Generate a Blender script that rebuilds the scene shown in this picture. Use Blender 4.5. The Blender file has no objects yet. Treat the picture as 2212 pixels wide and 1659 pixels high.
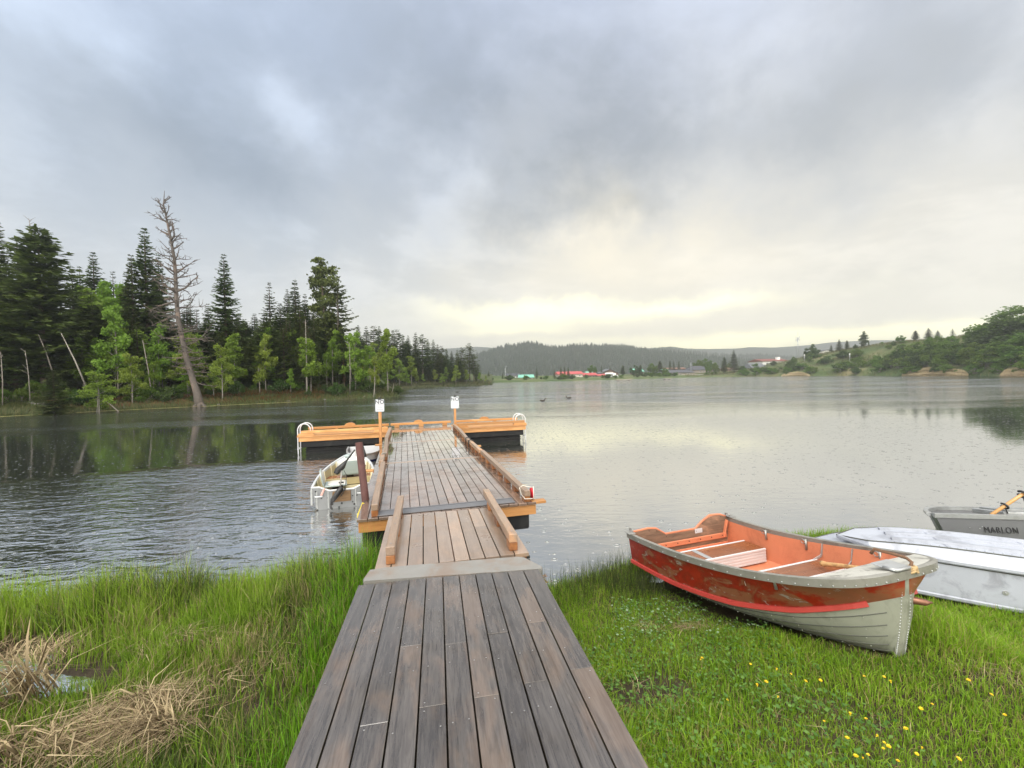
import bpy, math, random
import numpy as np
from mathutils import Matrix, Vector, Quaternion
R_ = math.radians
C = bpy.context.scene.collection
sc = bpy.context.scene

# ------------------------------------------------------------------ camera, sky, sun, exposure
FPX, CX, CY, HC = 890.0, 1106.0, 829.5, 2.5        # focal length and centre in 2212-px units, eye height over the water
PITCH, ROLL = R_(1.13), R_(1.15)
_F = np.array([0, math.cos(PITCH), -math.sin(PITCH)]); _r = np.array([1., 0, 0]); _u = np.cross(_r, _F)
_R = math.cos(ROLL) * _r - math.sin(ROLL) * _u
_U = math.sin(ROLL) * _r + math.cos(ROLL) * _u
cam_d = bpy.data.cameras.new('camera'); cam = bpy.data.objects.new('camera', cam_d); C.objects.link(cam)
cam_d.sensor_width = 36; cam_d.lens = 36 * FPX / 2212
cam_d.clip_start = 0.05; cam_d.clip_end = 9000
M = Matrix.Identity(4)
for i in range(3):
    M[i][0] = _R[i]; M[i][1] = _U[i]; M[i][2] = -_F[i]
M[2][3] = HC
cam.matrix_world = M
sc.camera = cam

def ray(px, py): return _F + _R * (px - CX) / FPX + _U * (CY - py) / FPX
def P(px, py, z):
    d = ray(px, py); return np.array([0, 0, HC]) + d * ((z - HC) / d[2])
def PD(px, py, Y):
    d = ray(px, py); return np.array([0, 0, HC]) + d * (Y / d[1])
def hor(px): return 812.0 - math.tan(ROLL) * (px - CX)
def zat(px, py, Y): return HC + (hor(px) - py) * Y / FPX
def xat(px, Y): return Y * (px - CX) / FPX

SUN_EL, SUN_ROT = R_(52), R_(200)
sc.view_settings.view_transform = 'Standard'; sc.view_settings.look = 'None'
sc.view_settings.gamma = 1; sc.view_settings.exposure = 0.32
sc.render.film_transparent = False

class NT:
    """small helper to write node trees"""
    def __init__(s, tree): s.t = tree; s.n = tree.nodes; s.l = tree.links
    def node(s, typ, **kw):
        n = s.n.new(typ)
        for k, v in kw.items(): setattr(n, k, v)
        return n
    def put(s, sock, v):
        if v is None: return
        if hasattr(v, 'is_output') or isinstance(v, bpy.types.NodeSocket): s.l.new(v, sock)
        else:
            if isinstance(v, (tuple, list)) and sock.type == 'RGBA' and len(v) == 3: v = (*v, 1)
            sock.default_value = v
    def m(s, op, a, b=None, c=None, clamp=False):
        n = s.node('ShaderNodeMath', operation=op, use_clamp=clamp)
        s.put(n.inputs[0], a); s.put(n.inputs[1], b); s.put(n.inputs[2], c)
        return n.outputs[0]
    def vm(s, op, a, b=None):
        n = s.node('ShaderNodeVectorMath', operation=op)
        s.put(n.inputs[0], a); s.put(n.inputs[1], b)
        return n.outputs[0]
    def mix(s, f, a, b, blend='MIX'):
        n = s.node('ShaderNodeMix', data_type='RGBA', blend_type=blend)
        s.put(n.inputs[0], f); s.put(n.inputs[6], a); s.put(n.inputs[7], b)
        return n.outputs[2]
    def noise(s, vec, scale, detail=3, rough=.55, dist=0.0):
        n = s.node('ShaderNodeTexNoise')
        if vec is not None: s.put(n.inputs['Vector'], vec)
        s.put(n.inputs['Scale'], scale); n.inputs['Detail'].default_value = detail
        n.inputs['Roughness'].default_value = rough; n.inputs['Distortion'].default_value = dist
        return n.outputs['Fac']
    def ramp(s, f, stops):
        n = s.node('ShaderNodeValToRGB'); e = n.color_ramp.elements
        while len(e) < len(stops): e.new(.5)
        for i, (p, c) in enumerate(stops):
            e[i].position = p
            e[i].color = (c, c, c, 1) if isinstance(c, (int, float)) else (*c, 1)
        s.put(n.inputs[0], f); return n.outputs[0]
    def smooth(s, v, a, b):
        n = s.node('ShaderNodeMapRange', interpolation_type='SMOOTHSTEP')
        s.put(n.inputs[0], v); s.put(n.inputs[1], a); s.put(n.inputs[2], b)
        return n.outputs[0]
    def xyz(s, v):
        n = s.node('ShaderNodeSeparateXYZ'); s.put(n.inputs[0], v); return n.outputs
    def comb(s, x, y, z):
        n = s.node('ShaderNodeCombineXYZ'); s.put(n.inputs[0], x); s.put(n.inputs[1], y); s.put(n.inputs[2], z)
        return n.outputs[0]
    def bump(s, h, strength, dist, nrm=None):
        n = s.node('ShaderNodeBump'); s.put(n.inputs['Height'], h)
        s.put(n.inputs['Strength'], strength); s.put(n.inputs['Distance'], dist); s.put(n.inputs['Normal'], nrm)
        return n.outputs[0]

def lin(r, g, b):
    f = lambda c: (c / 255 / 12.92) if c / 255 <= .04045 else ((c / 255 + .055) / 1.055) ** 2.4
    return (f(r), f(g), f(b))

def make_world():
    w = bpy.data.worlds.new('World'); sc.world = w; w.use_nodes = True
    k = NT(w.node_tree); k.n.clear()
    tc = k.node('ShaderNodeTexCoord').outputs['Generated']
    d = k.vm('NORMALIZE', tc)
    x, y, z = k.xyz(d)[:3]
    az = k.m('ARCTAN2', x, y); el = k.m('ARCSINE', z)
    # cloud noise, foreshortened as on a flat cloud deck
    zz = k.m('ADD', k.m('MAXIMUM', z, 0.0), .22)
    cx = k.m('DIVIDE', x, zz); cy = k.m('DIVIDE', y, zz)
    plane = k.comb(cx, cy, 0.0)
    n1 = k.noise(plane, 1.1, 6, .55, .4)
    n2 = k.noise(plane, 3.2, 6, .6, .2)
    wa = k.m('MULTIPLY', k.m('SUBTRACT', k.noise(d, 4.5, 5, .6), .5), .42)
    we = k.m('MULTIPLY', k.m('SUBTRACT', k.noise(k.vm('ADD', d, (7.3, 2.1, 4.4)), 5.5, 5, .6), .5), .22)
    lowf = k.smooth(el, 0.03, .30)
    az2 = k.m('ADD', az, k.m('MULTIPLY', wa, k.m('MULTIPLY_ADD', lowf, .75, .25)))
    el2 = k.m('ADD', el, k.m('MULTIPLY', we, k.m('MULTIPLY_ADD', lowf, .85, .15)))
    e01 = k.m('DIVIDE', el2, .78, clamp=True)
    left = k.ramp(e01, [(0, lin(226, 225, 216)), (.12, lin(208, 208, 204)), (.35, lin(184, 192, 200)), (.65, lin(168, 181, 198)), (1, lin(182, 196, 218))])
    right = k.ramp(e01, [(0, lin(250, 243, 220)), (.10, lin(232, 227, 212)), (.3, lin(218, 215, 206)), (.6, lin(194, 198, 203)), (1, lin(182, 192, 211))])
    side = k.smooth(az2, -.75, .35)
    col = k.mix(side, left, right)
    def blob(px, py, rx, ry, amp):
        v = ray(px, py); a0 = math.atan2(v[0], v[1]); e0 = math.asin(v[2] / np.linalg.norm(v))
        ca = math.cos(a0)
        ra = rx / FPX * ca * ca; re = ry / FPX * ca
        p = k.m('POWER', k.m('DIVIDE', k.m('SUBTRACT', az2, a0), ra), 2.0)
        q = k.m('POWER', k.m('DIVIDE', k.m('SUBTRACT', el2, e0), re), 2.0)
        return k.m('MULTIPLY', k.m('EXPONENT', k.m('MULTIPLY', k.m('ADD', p, q), -1.0)), amp)
    gain = None
    for b in SKY_BLOBS:
        g = blob(*b); gain = g if gain is None else k.m('ADD', gain, g)
    warm = None
    for b in WARM_BLOBS:
        g = blob(*b); warm = g if warm is None else k.m('ADD', warm, g)
    yel = None
    for b in YELLOW_BLOBS:
        g = blob(*b); yel = g if yel is None else k.m('ADD', yel, g)
    edge = k.smooth(k.m('ADD', n1, k.m('MULTIPLY', k.m('SUBTRACT', n2, .5), .35)), .44, .60)
    fine = k.m('ADD', k.m('ADD', k.m('MULTIPLY', k.m('SUBTRACT', n1, .5), .30), k.m('MULTIPLY', k.m('SUBTRACT', edge, .5), .17)), k.m('MULTIPLY', k.m('SUBTRACT', n2, .5), .12))
    fine = k.m('MULTIPLY', fine, k.m('MULTIPLY_ADD', lowf, .85, .15))
    g = k.m('ADD', k.m('ADD', 1.06, gain), fine)
    col = k.vm('MULTIPLY', col, k.comb(g, k.m('MULTIPLY_ADD', k.m('SUBTRACT', g, 1.0), .94, 1.0), k.m('MULTIPLY_ADD', k.m('SUBTRACT', g, 1.0), .90, 1.0)))
    col = k.mix(k.m('MINIMUM', warm, .9), col, tuple(1.1 * q for q in lin(252, 240, 212)))
    col = k.mix(k.m('MINIMUM', yel, .95), col, tuple(1.5 * q for q in lin(255, 248, 205)))
    # gain added to the unseen sky overhead and behind, to light the ground
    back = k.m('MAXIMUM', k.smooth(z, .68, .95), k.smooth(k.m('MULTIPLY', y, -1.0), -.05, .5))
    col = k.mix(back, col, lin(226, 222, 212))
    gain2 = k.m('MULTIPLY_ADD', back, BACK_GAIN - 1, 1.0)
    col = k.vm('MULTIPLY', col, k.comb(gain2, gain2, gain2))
    sky = k.node('ShaderNodeTexSky', sky_type='NISHITA'); sky.sun_disc = False
    sky.sun_elevation = SUN_EL; sky.sun_rotation = SUN_ROT
    bg0 = k.node('ShaderNodeBackground'); k.put(bg0.inputs[0], sky.outputs[0]); bg0.inputs[1].default_value = .08
    bg1 = k.node('ShaderNodeBackground'); k.put(bg1.inputs[0], col); bg1.inputs[1].default_value = 1.0
    ms = k.node('ShaderNodeMixShader'); ms.inputs[0].default_value = .94
    k.l.new(bg0.outputs[0], ms.inputs[1]); k.l.new(bg1.outputs[0], ms.inputs[2])
    o = k.node('ShaderNodeOutputWorld'); k.l.new(ms.outputs[0], o.inputs[0])
    w.cycles.sampling_method = 'MANUAL'; w.cycles.sample_map_resolution = 512

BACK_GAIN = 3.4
SKY_BLOBS = [  # px, py, rx, ry, gain
    (1240, 300, 420, 130, -.30), (1050, 110, 480, 120, -.17), (470, 270, 220, 110, -.20), (330, 300, 260, 70, -.08),
    (1335, 455, 60, 26, -.20), (1130, 430, 210, 70, -.16), (1720, 285, 110, 80, -.12), (2050, 120, 230, 120, -.12),
    (1900, 560, 420, 60, -.06), (60, 170, 160, 60, -.08), (150, 640, 300, 140, -.04),
    (200, 80, 190, 90, .34), (610, 235, 90, 55, .30), (700, 300, 160, 60, .12), (965, 395, 95, 55, .26), (1560, 400, 140, 70, .10),
    (1640, 80, 130, 80, .18), (1640, 225, 110, 50, .22), (2130, 270, 120, 80, .14), (1400, 20, 200, 60, .12)]
WARM_BLOBS = [(1330, 570, 330, 80, .42), (1300, 480, 70, 100, .22), (1650, 540, 380, 70, .10), (1250, 735, 480, 45, .32)]
YELLOW_BLOBS = [(1280, 668, 290, 20, .75), (1120, 690, 170, 22, .40), (1500, 655, 110, 10, .45), (1560, 742, 210, 17, 1.1),
                (1830, 722, 250, 17, 1.1), (2060, 712, 140, 13, .9), (1100, 715, 130, 10, .4), (1300, 735, 200, 10, .35)]
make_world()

sun_d = bpy.data.lights.new('sun', 'SUN'); sun = bpy.data.objects.new('sun', sun_d); C.objects.link(sun)
sun_d.energy = 1.5; sun_d.angle = R_(28); sun_d.color = (1.0, .97, .92)
_sd = Vector((math.sin(SUN_ROT) * math.cos(SUN_EL), math.cos(SUN_ROT) * math.cos(SUN_EL), math.sin(SUN_EL)))
sun.rotation_euler = _sd.to_track_quat('Z', 'Y').to_euler()

# ------------------------------------------------------------------ helpers
rng = np.random.default_rng(7)
random.seed(7)

def tag(o, label=None, cat=None, group=None, kind=None):
    if label: o['label'] = label
    if cat: o['category'] = cat
    if group: o['group'] = group
    if kind: o['kind'] = kind
    return o
def thing(name, label, cat, loc=(0, 0, 0), rz=0.0, group=None, rot=None):
    o = bpy.data.objects.new(name, None); C.objects.link(o); o.empty_display_size = .2
    o.location = loc; o.rotation_euler = rot if rot else (0, 0, rz)
    return tag(o, label, cat, group)
def copy_tree(o, parent=None):
    c = o.copy(); C.objects.link(c)
    if parent: c.parent = parent
    for ch in list(o.children): copy_tree(ch, c)
    return c

class MB:
    """collects boxes, tubes and lofts and links them as one mesh object"""
    def __init__(s): s.v = []; s.f = []; s.mi = []; s.tone = []; s.sm = []
    def add(s, vs, fs, mi=0, tone=None, smooth=False):
        o = len(s.v); s.v.extend([tuple(map(float, p)) for p in vs])
        t = random.random() if tone is None else tone
        for f in fs:
            s.f.append([o + i for i in f]); s.mi.append(mi); s.tone.append(t); s.sm.append(smooth)
        return s
    def box(s, x0, x1, y0, y1, z0, z1, mi=0, tone=None, bev=0.0, mat=None):
        b = min(bev, (x1 - x0) / 2.1, (y1 - y0) / 2.1, (z1 - z0) / 2.1)
        if b <= 0:
            vs = [(x, y, z) for z in (z0, z1) for y in (y0, y1) for x in (x0, x1)]
            fs = [(0, 2, 3, 1), (4, 5, 7, 6), (0, 1, 5, 4), (2, 6, 7, 3), (0, 4, 6, 2), (1, 3, 7, 5)]
        else:
            vs, idx = [], {}
            X, Y, Z = (x0, x1), (y0, y1), (z0, z1)
            for i in (0, 1):
                for j in (0, 1):
                    for q in (0, 1):
                        sx, sy, sz = (1 - 2 * i), (1 - 2 * j), (1 - 2 * q)
                        for a in range(3):
                            p = [X[i] + sx * b, Y[j] + sy * b, Z[q] + sz * b]
                            p[a] = (X[i], Y[j], Z[q])[a]
                            idx[i, j, q, a] = len(vs); vs.append(p)
            fs = []
            g = lambda i, j, q, a: idx[i, j, q, a]
            for i in (0, 1):
                fs.append([g(i, 0, 0, 0), g(i, 1, 0, 0), g(i, 1, 1, 0), g(i, 0, 1, 0)][::(1 if i else -1)])
                fs.append([g(0, i, 0, 1), g(1, i, 0, 1), g(1, i, 1, 1), g(0, i, 1, 1)][::(-1 if i else 1)])
                fs.append([g(0, 0, i, 2), g(1, 0, i, 2), g(1, 1, i, 2), g(0, 1, i, 2)][::(1 if i else -1)])
            for i in (0, 1):
                for j in (0, 1):
                    o1 = 1 if (i + j) % 2 == 0 else -1
                    fs.append([g(i, j, 0, 0), g(i, j, 1, 0), g(i, j, 1, 1), g(i, j, 0, 1)][::o1 * (1)])
                    fs.append([g(i, 0, j, 0), g(i, 1, j, 0), g(i, 1, j, 2), g(i, 0, j, 2)][::-o1])
                    fs.append([g(0, i, j, 1), g(1, i, j, 1), g(1, i, j, 2), g(0, i, j, 2)][::o1])
                    for q in (0, 1):
                        o2 = 1 if (i + j + q) % 2 == 1 else -1
                        fs.append([g(i, j, q, 0), g(i, j, q, 1), g(i, j, q, 2)][::o2])
        if mat is not None: vs = [tuple(mat @ Vector(p)) for p in vs]
        return s.add(vs, fs, mi, tone)
    def bar(s, a, b, w, h, mi=0, tone=None, bev=0.0, up=(0, 0, 1)):
        a, b = Vector(a), Vector(b); d = b - a; L = d.length; d.normalize()
        u = Vector(up); sd = d.cross(u).normalized(); u2 = sd.cross(d)
        m = Matrix(((sd.x, d.x, u2.x, a.x), (sd.y, d.y, u2.y, a.y), (sd.z, d.z, u2.z, a.z), (0, 0, 0, 1)))
        return s.box(-w / 2, w / 2, 0, L, -h / 2, h / 2, mi, tone, bev, m)
    def tube(s, pts, r, n=8, mi=0, tone=None, cap=True):
        pts = [Vector(p) for p in pts]; rs = r if isinstance(r, (list, tuple, np.ndarray)) else [r] * len(pts)
        T = [(pts[min(i + 1, len(pts) - 1)] - pts[max(i - 1, 0)]).normalized() for i in range(len(pts))]
        nrm = T[0].orthogonal().normalized(); vs = []; fs = []
        for i, p in enumerate(pts):
            if i:
                nrm = (nrm - T[i] * nrm.dot(T[i]))
                nrm = nrm.normalized() if nrm.length > 1e-6 else T[i].orthogonal().normalized()
            bn = T[i].cross(nrm)
            for k in range(n):
                a = 2 * math.pi * k / n
                vs.append(p + (nrm * math.cos(a) + bn * math.sin(a)) * rs[i])
        for i in range(len(pts) - 1):
            for k in range(n):
                k2 = (k + 1) % n
                fs.append((i * n + k, i * n + k2, (i + 1) * n + k2, (i + 1) * n + k))
        s.add(vs, fs, mi, tone, True)
        if cap:
            o = len(s.v) - len(vs)
            t = s.tone[-1]
            s.f.append([o + k for k in range(n)][::-1]); s.mi.append(mi); s.tone.append(t); s.sm.append(False)
            e = o + (len(pts) - 1) * n
            s.f.append([e + k for k in range(n)]); s.mi.append(mi); s.tone.append(t); s.sm.append(False)
        return s
    def sweep(s, pts, sec, up=(0, 0, 1), mi=0, tone=None, smooth=False, closed=True):
        """sweep a section [(side, up)] along pts"""
        pts = [Vector(p) for p in pts]; U0 = Vector(up); n = len(sec); vs = []; fs = []
        for i, p in enumerate(pts):
            t = (pts[min(i + 1, len(pts) - 1)] - pts[max(i - 1, 0)]).normalized()
            sd = t.cross(U0).normalized(); u = sd.cross(t)
            for a, b in sec: vs.append(p + sd * a + u * b)
        for i in range(len(pts) - 1):
            for k in range(n if closed else n - 1):
                k2 = (k + 1) % n
                fs.append((i * n + k, (i + 1) * n + k, (i + 1) * n + k2, i * n + k2))
        if closed:
            fs.append(tuple(range(n))); fs.append(tuple(range((len(pts) - 1) * n, len(pts) * n))[::-1])
        return s.add(vs, fs, mi, tone, smooth)
    def grid(s, rows, mi=0, tone=None, smooth=True, flip=False):
        n = len(rows[0]); vs = [p for r in rows for p in r]; fs = []
        for i in range(len(rows) - 1):
            for j in range(n - 1):
                f = (i * n + j, i * n + j + 1, (i + 1) * n + j + 1, (i + 1) * n + j)
                fs.append(f[::-1] if flip else f)
        return s.add(vs, fs, mi, tone, smooth)
    def prism(s, poly, y0, y1, mi=0, tone=None, ax='y'):
        """extrude a polygon of (x,z) between y0 and y1"""
        n = len(poly)
        vs = [(x, y0, z) for x, z in poly] + [(x, y1, z) for x, z in poly]
        if ax == 'x': vs = [(b, a, c) for a, b, c in vs]
        if ax == 'z': vs = [(a, c, b) for a, b, c in vs]
        fs = [tuple(range(n)), tuple(range(n, 2 * n))[::-1]] + [(i, n + i, n + (i + 1) % n, (i + 1) % n) for i in range(n)]
        return s.add(vs, fs, mi, tone)
    def ball(s, c, r, mi=0, nu=10, nv=7, tone=None):
        r = r if isinstance(r, (tuple, list)) else (r, r, r)
        rows = [[(c[0] + r[0] * math.sin(math.pi * i / nv) * math.cos(2 * math.pi * j / nu),
                  c[1] + r[1] * math.sin(math.pi * i / nv) * math.sin(2 * math.pi * j / nu),
                  c[2] + r[2] * math.cos(math.pi * i / nv)) for j in range(nu + 1)] for i in range(nv + 1)]
        return s.grid(rows, mi, tone, True, True)
    def build(s, name, mats, parent=None, loc=None, rot=None, recalc=True):
        me = bpy.data.meshes.new(name); me.from_pydata(s.v, [], s.f)
        mats = mats if isinstance(mats, (list, tuple)) else [mats]
        for m_ in mats: me.materials.append(m_)
        me.polygons.foreach_set('material_index', s.mi)
        me.polygons.foreach_set('use_smooth', s.sm)
        a = me.attributes.new('tone', 'FLOAT', 'FACE'); a.data.foreach_set('value', s.tone)
        me.update()
        if recalc:
            import bmesh
            bm = bmesh.new(); bm.from_mesh(me); bmesh.ops.recalc_face_normals(bm, faces=bm.faces); bm.to_mesh(me); bm.free()
        o = bpy.data.objects.new(name, me); C.objects.link(o)
        if parent: o.parent = parent
        if loc is not None: o.location = loc
        if rot is not None: o.rotation_euler = rot
        return o

def np_mesh(name, verts, quads=None, tris=None, mat=None, col=None, tone=None, parent=None, smooth=False):
    """fast mesh from arrays; col is a point colour"""
    me = bpy.data.meshes.new(name)
    nq = 0 if quads is None else len(quads); nt = 0 if tris is None else len(tris)
    me.vertices.add(len(verts)); me.vertices.foreach_set('co', np.asarray(verts, np.float32).ravel())
    loops = np.concatenate([a.ravel() for a in (quads, tris) if a is not None]).astype(np.int32)
    me.loops.add(len(loops)); me.loops.foreach_set('vertex_index', loops)
    me.polygons.add(nq + nt)
    st = np.concatenate([np.arange(nq) * 4, nq * 4 + np.arange(nt) * 3]).astype(np.int32)
    me.polygons.foreach_set('loop_start', st)
    try: me.polygons.foreach_set('loop_total', np.concatenate([np.full(nq, 4), np.full(nt, 3)]).astype(np.int32))
    except Exception: pass
    if smooth: me.polygons.foreach_set('use_smooth', np.ones(nq + nt, bool))
    if col is not None:
        a = me.attributes.new('col', 'FLOAT_COLOR', 'POINT')
        c4 = np.ones((len(verts), 4), np.float32); c4[:, :3] = col; a.data.foreach_set('color', c4.ravel())
    if tone is not None:
        a = me.attributes.new('tone', 'FLOAT', 'FACE'); a.data.foreach_set('value', np.asarray(tone, np.float32))
    me.update(calc_edges=True); me.validate()
    if mat: me.materials.append(mat)
    o = bpy.data.objects.new(name, me); C.objects.link(o)
    if parent: o.parent = parent
    return o

_perm = np.random.default_rng(3).random((256, 256))
def vnoise(x, y, s=1.0, oct=3):
    """value noise 0..1"""
    x = np.asarray(x, float) * s + 31.7; y = np.asarray(y, float) * s + 17.3; t = 0; a = 1; w = 0
    for _ in range(oct):
        xi = np.floor(x).astype(int); yi = np.floor(y).astype(int); fx = x - xi; fy = y - yi
        fx = fx * fx * (3 - 2 * fx); fy = fy * fy * (3 - 2 * fy)
        g = lambda i, j: _perm[(xi + i) & 255, (yi + j) & 255]
        t = t + a * ((g(0, 0) * (1 - fx) + g(1, 0) * fx) * (1 - fy) + (g(0, 1) * (1 - fx) + g(1, 1) * fx) * fy)
        w += a; a *= .5; x = x * 2.03 + 5; y = y * 2.03 + 9
    return t / w
def sstep(a, b, x):
    t = np.clip((np.asarray(x, float) - a) / (b - a), 0, 1); return t * t * (3 - 2 * t)

# ------------------------------------------------------------------ materials
def mat(name):
    m = bpy.data.materials.new(name); m.use_nodes = True
    k = NT(m.node_tree); b = k.n['Principled BSDF']
    return m, k, b
def simple(name, col, rough=.6, metal=0.0, var=.18, scale=14.0, spec=.5, bump=0.0, tonevar=.25, dirt=None, dirt_amt=.4, dirt_scale=4.0):
    """plain surface with uneven colour, per-piece tone and optional dirt patches"""
    m, k, b = mat(name)
    co = k.node('ShaderNodeTexCoord').outputs['Object']
    n = k.noise(co, scale, 5, .6)
    t = k.node('ShaderNodeAttribute', attribute_name='tone').outputs['Fac']
    v = k.m('MULTIPLY_ADD', k.m('SUBTRACT', n, .5), var * 2, 1.0)
    v = k.m('ADD', v, k.m('MULTIPLY', k.m('SUBTRACT', t, .5), tonevar))
    c = k.vm('MULTIPLY', col, k.comb(v, v, v))
    if dirt:
        f = k.m('MULTIPLY', k.smooth(k.noise(co, dirt_scale, 6, .65, .6), .48, .66), dirt_amt)
        c = k.mix(f, c, dirt)
    k.put(b.inputs['Base Color'], c)
    b.inputs['Roughness'].default_value = rough; b.inputs['Metallic'].default_value = metal
    b.inputs['Specular IOR Level'].default_value = spec
    if bump: k.put(b.inputs['Normal'], k.bump(n, .5, bump))
    return m
def wood(name, dark, mid, worn, axis='y', worn_amt=.5, rough=(.30, .5), grain=.5, puddle=0.0, bump=.0012, spec=.5, wet=None):
    """boards with grain along an axis, worn patches and wet gloss"""
    m, k, b = mat(name)
    co = k.node('ShaderNodeTexCoord').outputs['Object']
    t = k.node('ShaderNodeAttribute', attribute_name='tone').outputs['Fac']
    off = k.m('MULTIPLY', t, 61.0)
    co2 = k.vm('ADD', co, k.comb(off, k.m('MULTIPLY', off, .37), off))
    sc_ = {'x': (.07, 1, 1), 'y': (1, .07, 1), 'z': (1, 1, .07)}[axis]
    sp = {'x': (.35, 1, 1), 'y': (1, .35, 1), 'z': (1, 1, .35)}[axis]
    g = k.noise(k.vm('MULTIPLY', co2, sc_), 60, 5, .65, 1.2)
    g2 = k.noise(k.vm('MULTIPLY', co2, sc_), 14, 3, .5, 2.0)
    patch = k.noise(k.vm('MULTIPLY', co2, sp), 4.2, 6, .62, .5)
    gg = k.m('ADD', k.m('MULTIPLY', g, .6), k.m('MULTIPLY', g2, .4))
    base = k.mix(k.smooth(gg, .5 - .22 / max(grain, .1), .5 + .22 / max(grain, .1)), dark, mid)
    wf = k.m('MULTIPLY', k.smooth(k.m('ADD', patch, k.m('MULTIPLY', k.m('SUBTRACT', t, .5), .16)), .50, .68), worn_amt)
    c = k.mix(wf, base, worn)
    tv = k.m('MULTIPLY_ADD', t, .42, .79)
    c = k.vm('MULTIPLY', c, k.comb(tv, tv, tv))
    r = k.m('MULTIPLY_ADD', k.noise(co, 3.0, 4, .6), rough[1] - rough[0], rough[0])
    nb = k.bump(gg, .6, bump)
    if puddle:
        pn = k.noise(k.vm('MULTIPLY', co, (1.6, 1, 1)), 1.7, 5, .6)
        y = k.xyz(co)[1]
        lim = k.m('MULTIPLY', k.smooth(y, 1.2, 5.5), puddle)
        pf = k.smooth(k.m('ADD', pn, k.m('MULTIPLY', lim, .36)), .54, .62)
        c = k.mix(k.m('MULTIPLY', pf, .35), c, (.05, .045, .04))
        r = k.m('MULTIPLY', k.m('MULTIPLY', r, k.m('MULTIPLY_ADD', lim, -.55, 1.0)), k.m('MULTIPLY_ADD', pf, -.85, 1.0))
        nb = k.bump(gg, k.m('MULTIPLY_ADD', pf, -.58, .6), bump)
    k.put(b.inputs['Base Color'], c); k.put(b.inputs['Roughness'], r); k.put(b.inputs['Normal'], nb)
    b.inputs['Specular IOR Level'].default_value = spec
    if wet:                                   # a film of rain water on the boards
        k.put(b.inputs['Coat Weight'], k.m('MULTIPLY', k.smooth(k.noise(co, 2.3, 4, .6), .30, .55), wet))
        b.inputs['Coat Roughness'].default_value = .07; b.inputs['Coat IOR'].default_value = 1.6
    return m
def foliage(name, c1, c2, c3, trans=.35, hue_var=.12):
    """leaves: light and dark clumps, every tree a little different"""
    m, k, b = mat(name)
    geo = k.node('ShaderNodeNewGeometry').outputs['Position']
    t = k.node('ShaderNodeAttribute', attribute_name='tone').outputs['Fac']
    rnd = k.node('ShaderNodeObjectInfo').outputs['Random']
    n = k.noise(geo, .9, 3, .6)
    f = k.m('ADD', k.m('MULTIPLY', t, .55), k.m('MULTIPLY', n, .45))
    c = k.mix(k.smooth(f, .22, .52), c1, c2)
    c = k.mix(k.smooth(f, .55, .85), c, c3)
    v = k.m('MULTIPLY_ADD', rnd, hue_var * 2, 1 - hue_var)
    c = k.vm('MULTIPLY', c, k.comb(v, k.m('MULTIPLY_ADD', rnd, -hue_var * .6, 1 + hue_var * .3), k.m('MULTIPLY_ADD', rnd, hue_var, 1 - hue_var)))
    k.put(b.inputs['Base Color'], c); b.inputs['Roughness'].default_value = .65
    b.inputs['Specular IOR Level'].default_value = .25
    tr = k.node('ShaderNodeBsdfTranslucent'); k.put(tr.inputs[0], c)
    ms = k.node('ShaderNodeMixShader'); ms.inputs[0].default_value = trans
    k.l.new(b.outputs[0], ms.inputs[1]); k.l.new(tr.outputs[0], ms.inputs[2])
    k.l.new(ms.outputs[0], k.n['Material Output'].inputs[0])
    return m
def blade_mat(name, trans=.4, rough=.5, spec=.35):
    m, k, b = mat(name)
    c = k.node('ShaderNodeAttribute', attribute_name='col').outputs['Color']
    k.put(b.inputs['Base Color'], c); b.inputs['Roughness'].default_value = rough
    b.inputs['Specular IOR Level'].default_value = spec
    tr = k.node('ShaderNodeBsdfTranslucent'); k.put(tr.inputs[0], c)
    ms = k.node('ShaderNodeMixShader'); ms.inputs[0].default_value = trans
    k.l.new(b.outputs[0], ms.inputs[1]); k.l.new(tr.outputs[0], ms.inputs[2])
    k.l.new(ms.outputs[0], k.n['Material Output'].inputs[0])
    return m
def ground_mat(name, stops, scale=.35, fine=9.0, rough=.9, bump=.03):
    m, k, b = mat(name)
    co = k.node('ShaderNodeNewGeometry').outputs['Position']
    f = k.m('ADD', k.m('MULTIPLY', k.noise(co, scale, 6, .62, .4), .7), k.m('MULTIPLY', k.noise(co, fine, 4, .6), .3))
    k.put(b.inputs['Base Color'], k.ramp(f, stops)); b.inputs['Roughness'].default_value = rough
    b.inputs['Specular IOR Level'].default_value = .2
    k.put(b.inputs['Normal'], k.bump(k.noise(co, fine, 5, .65), .8, bump))
    return m

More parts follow.
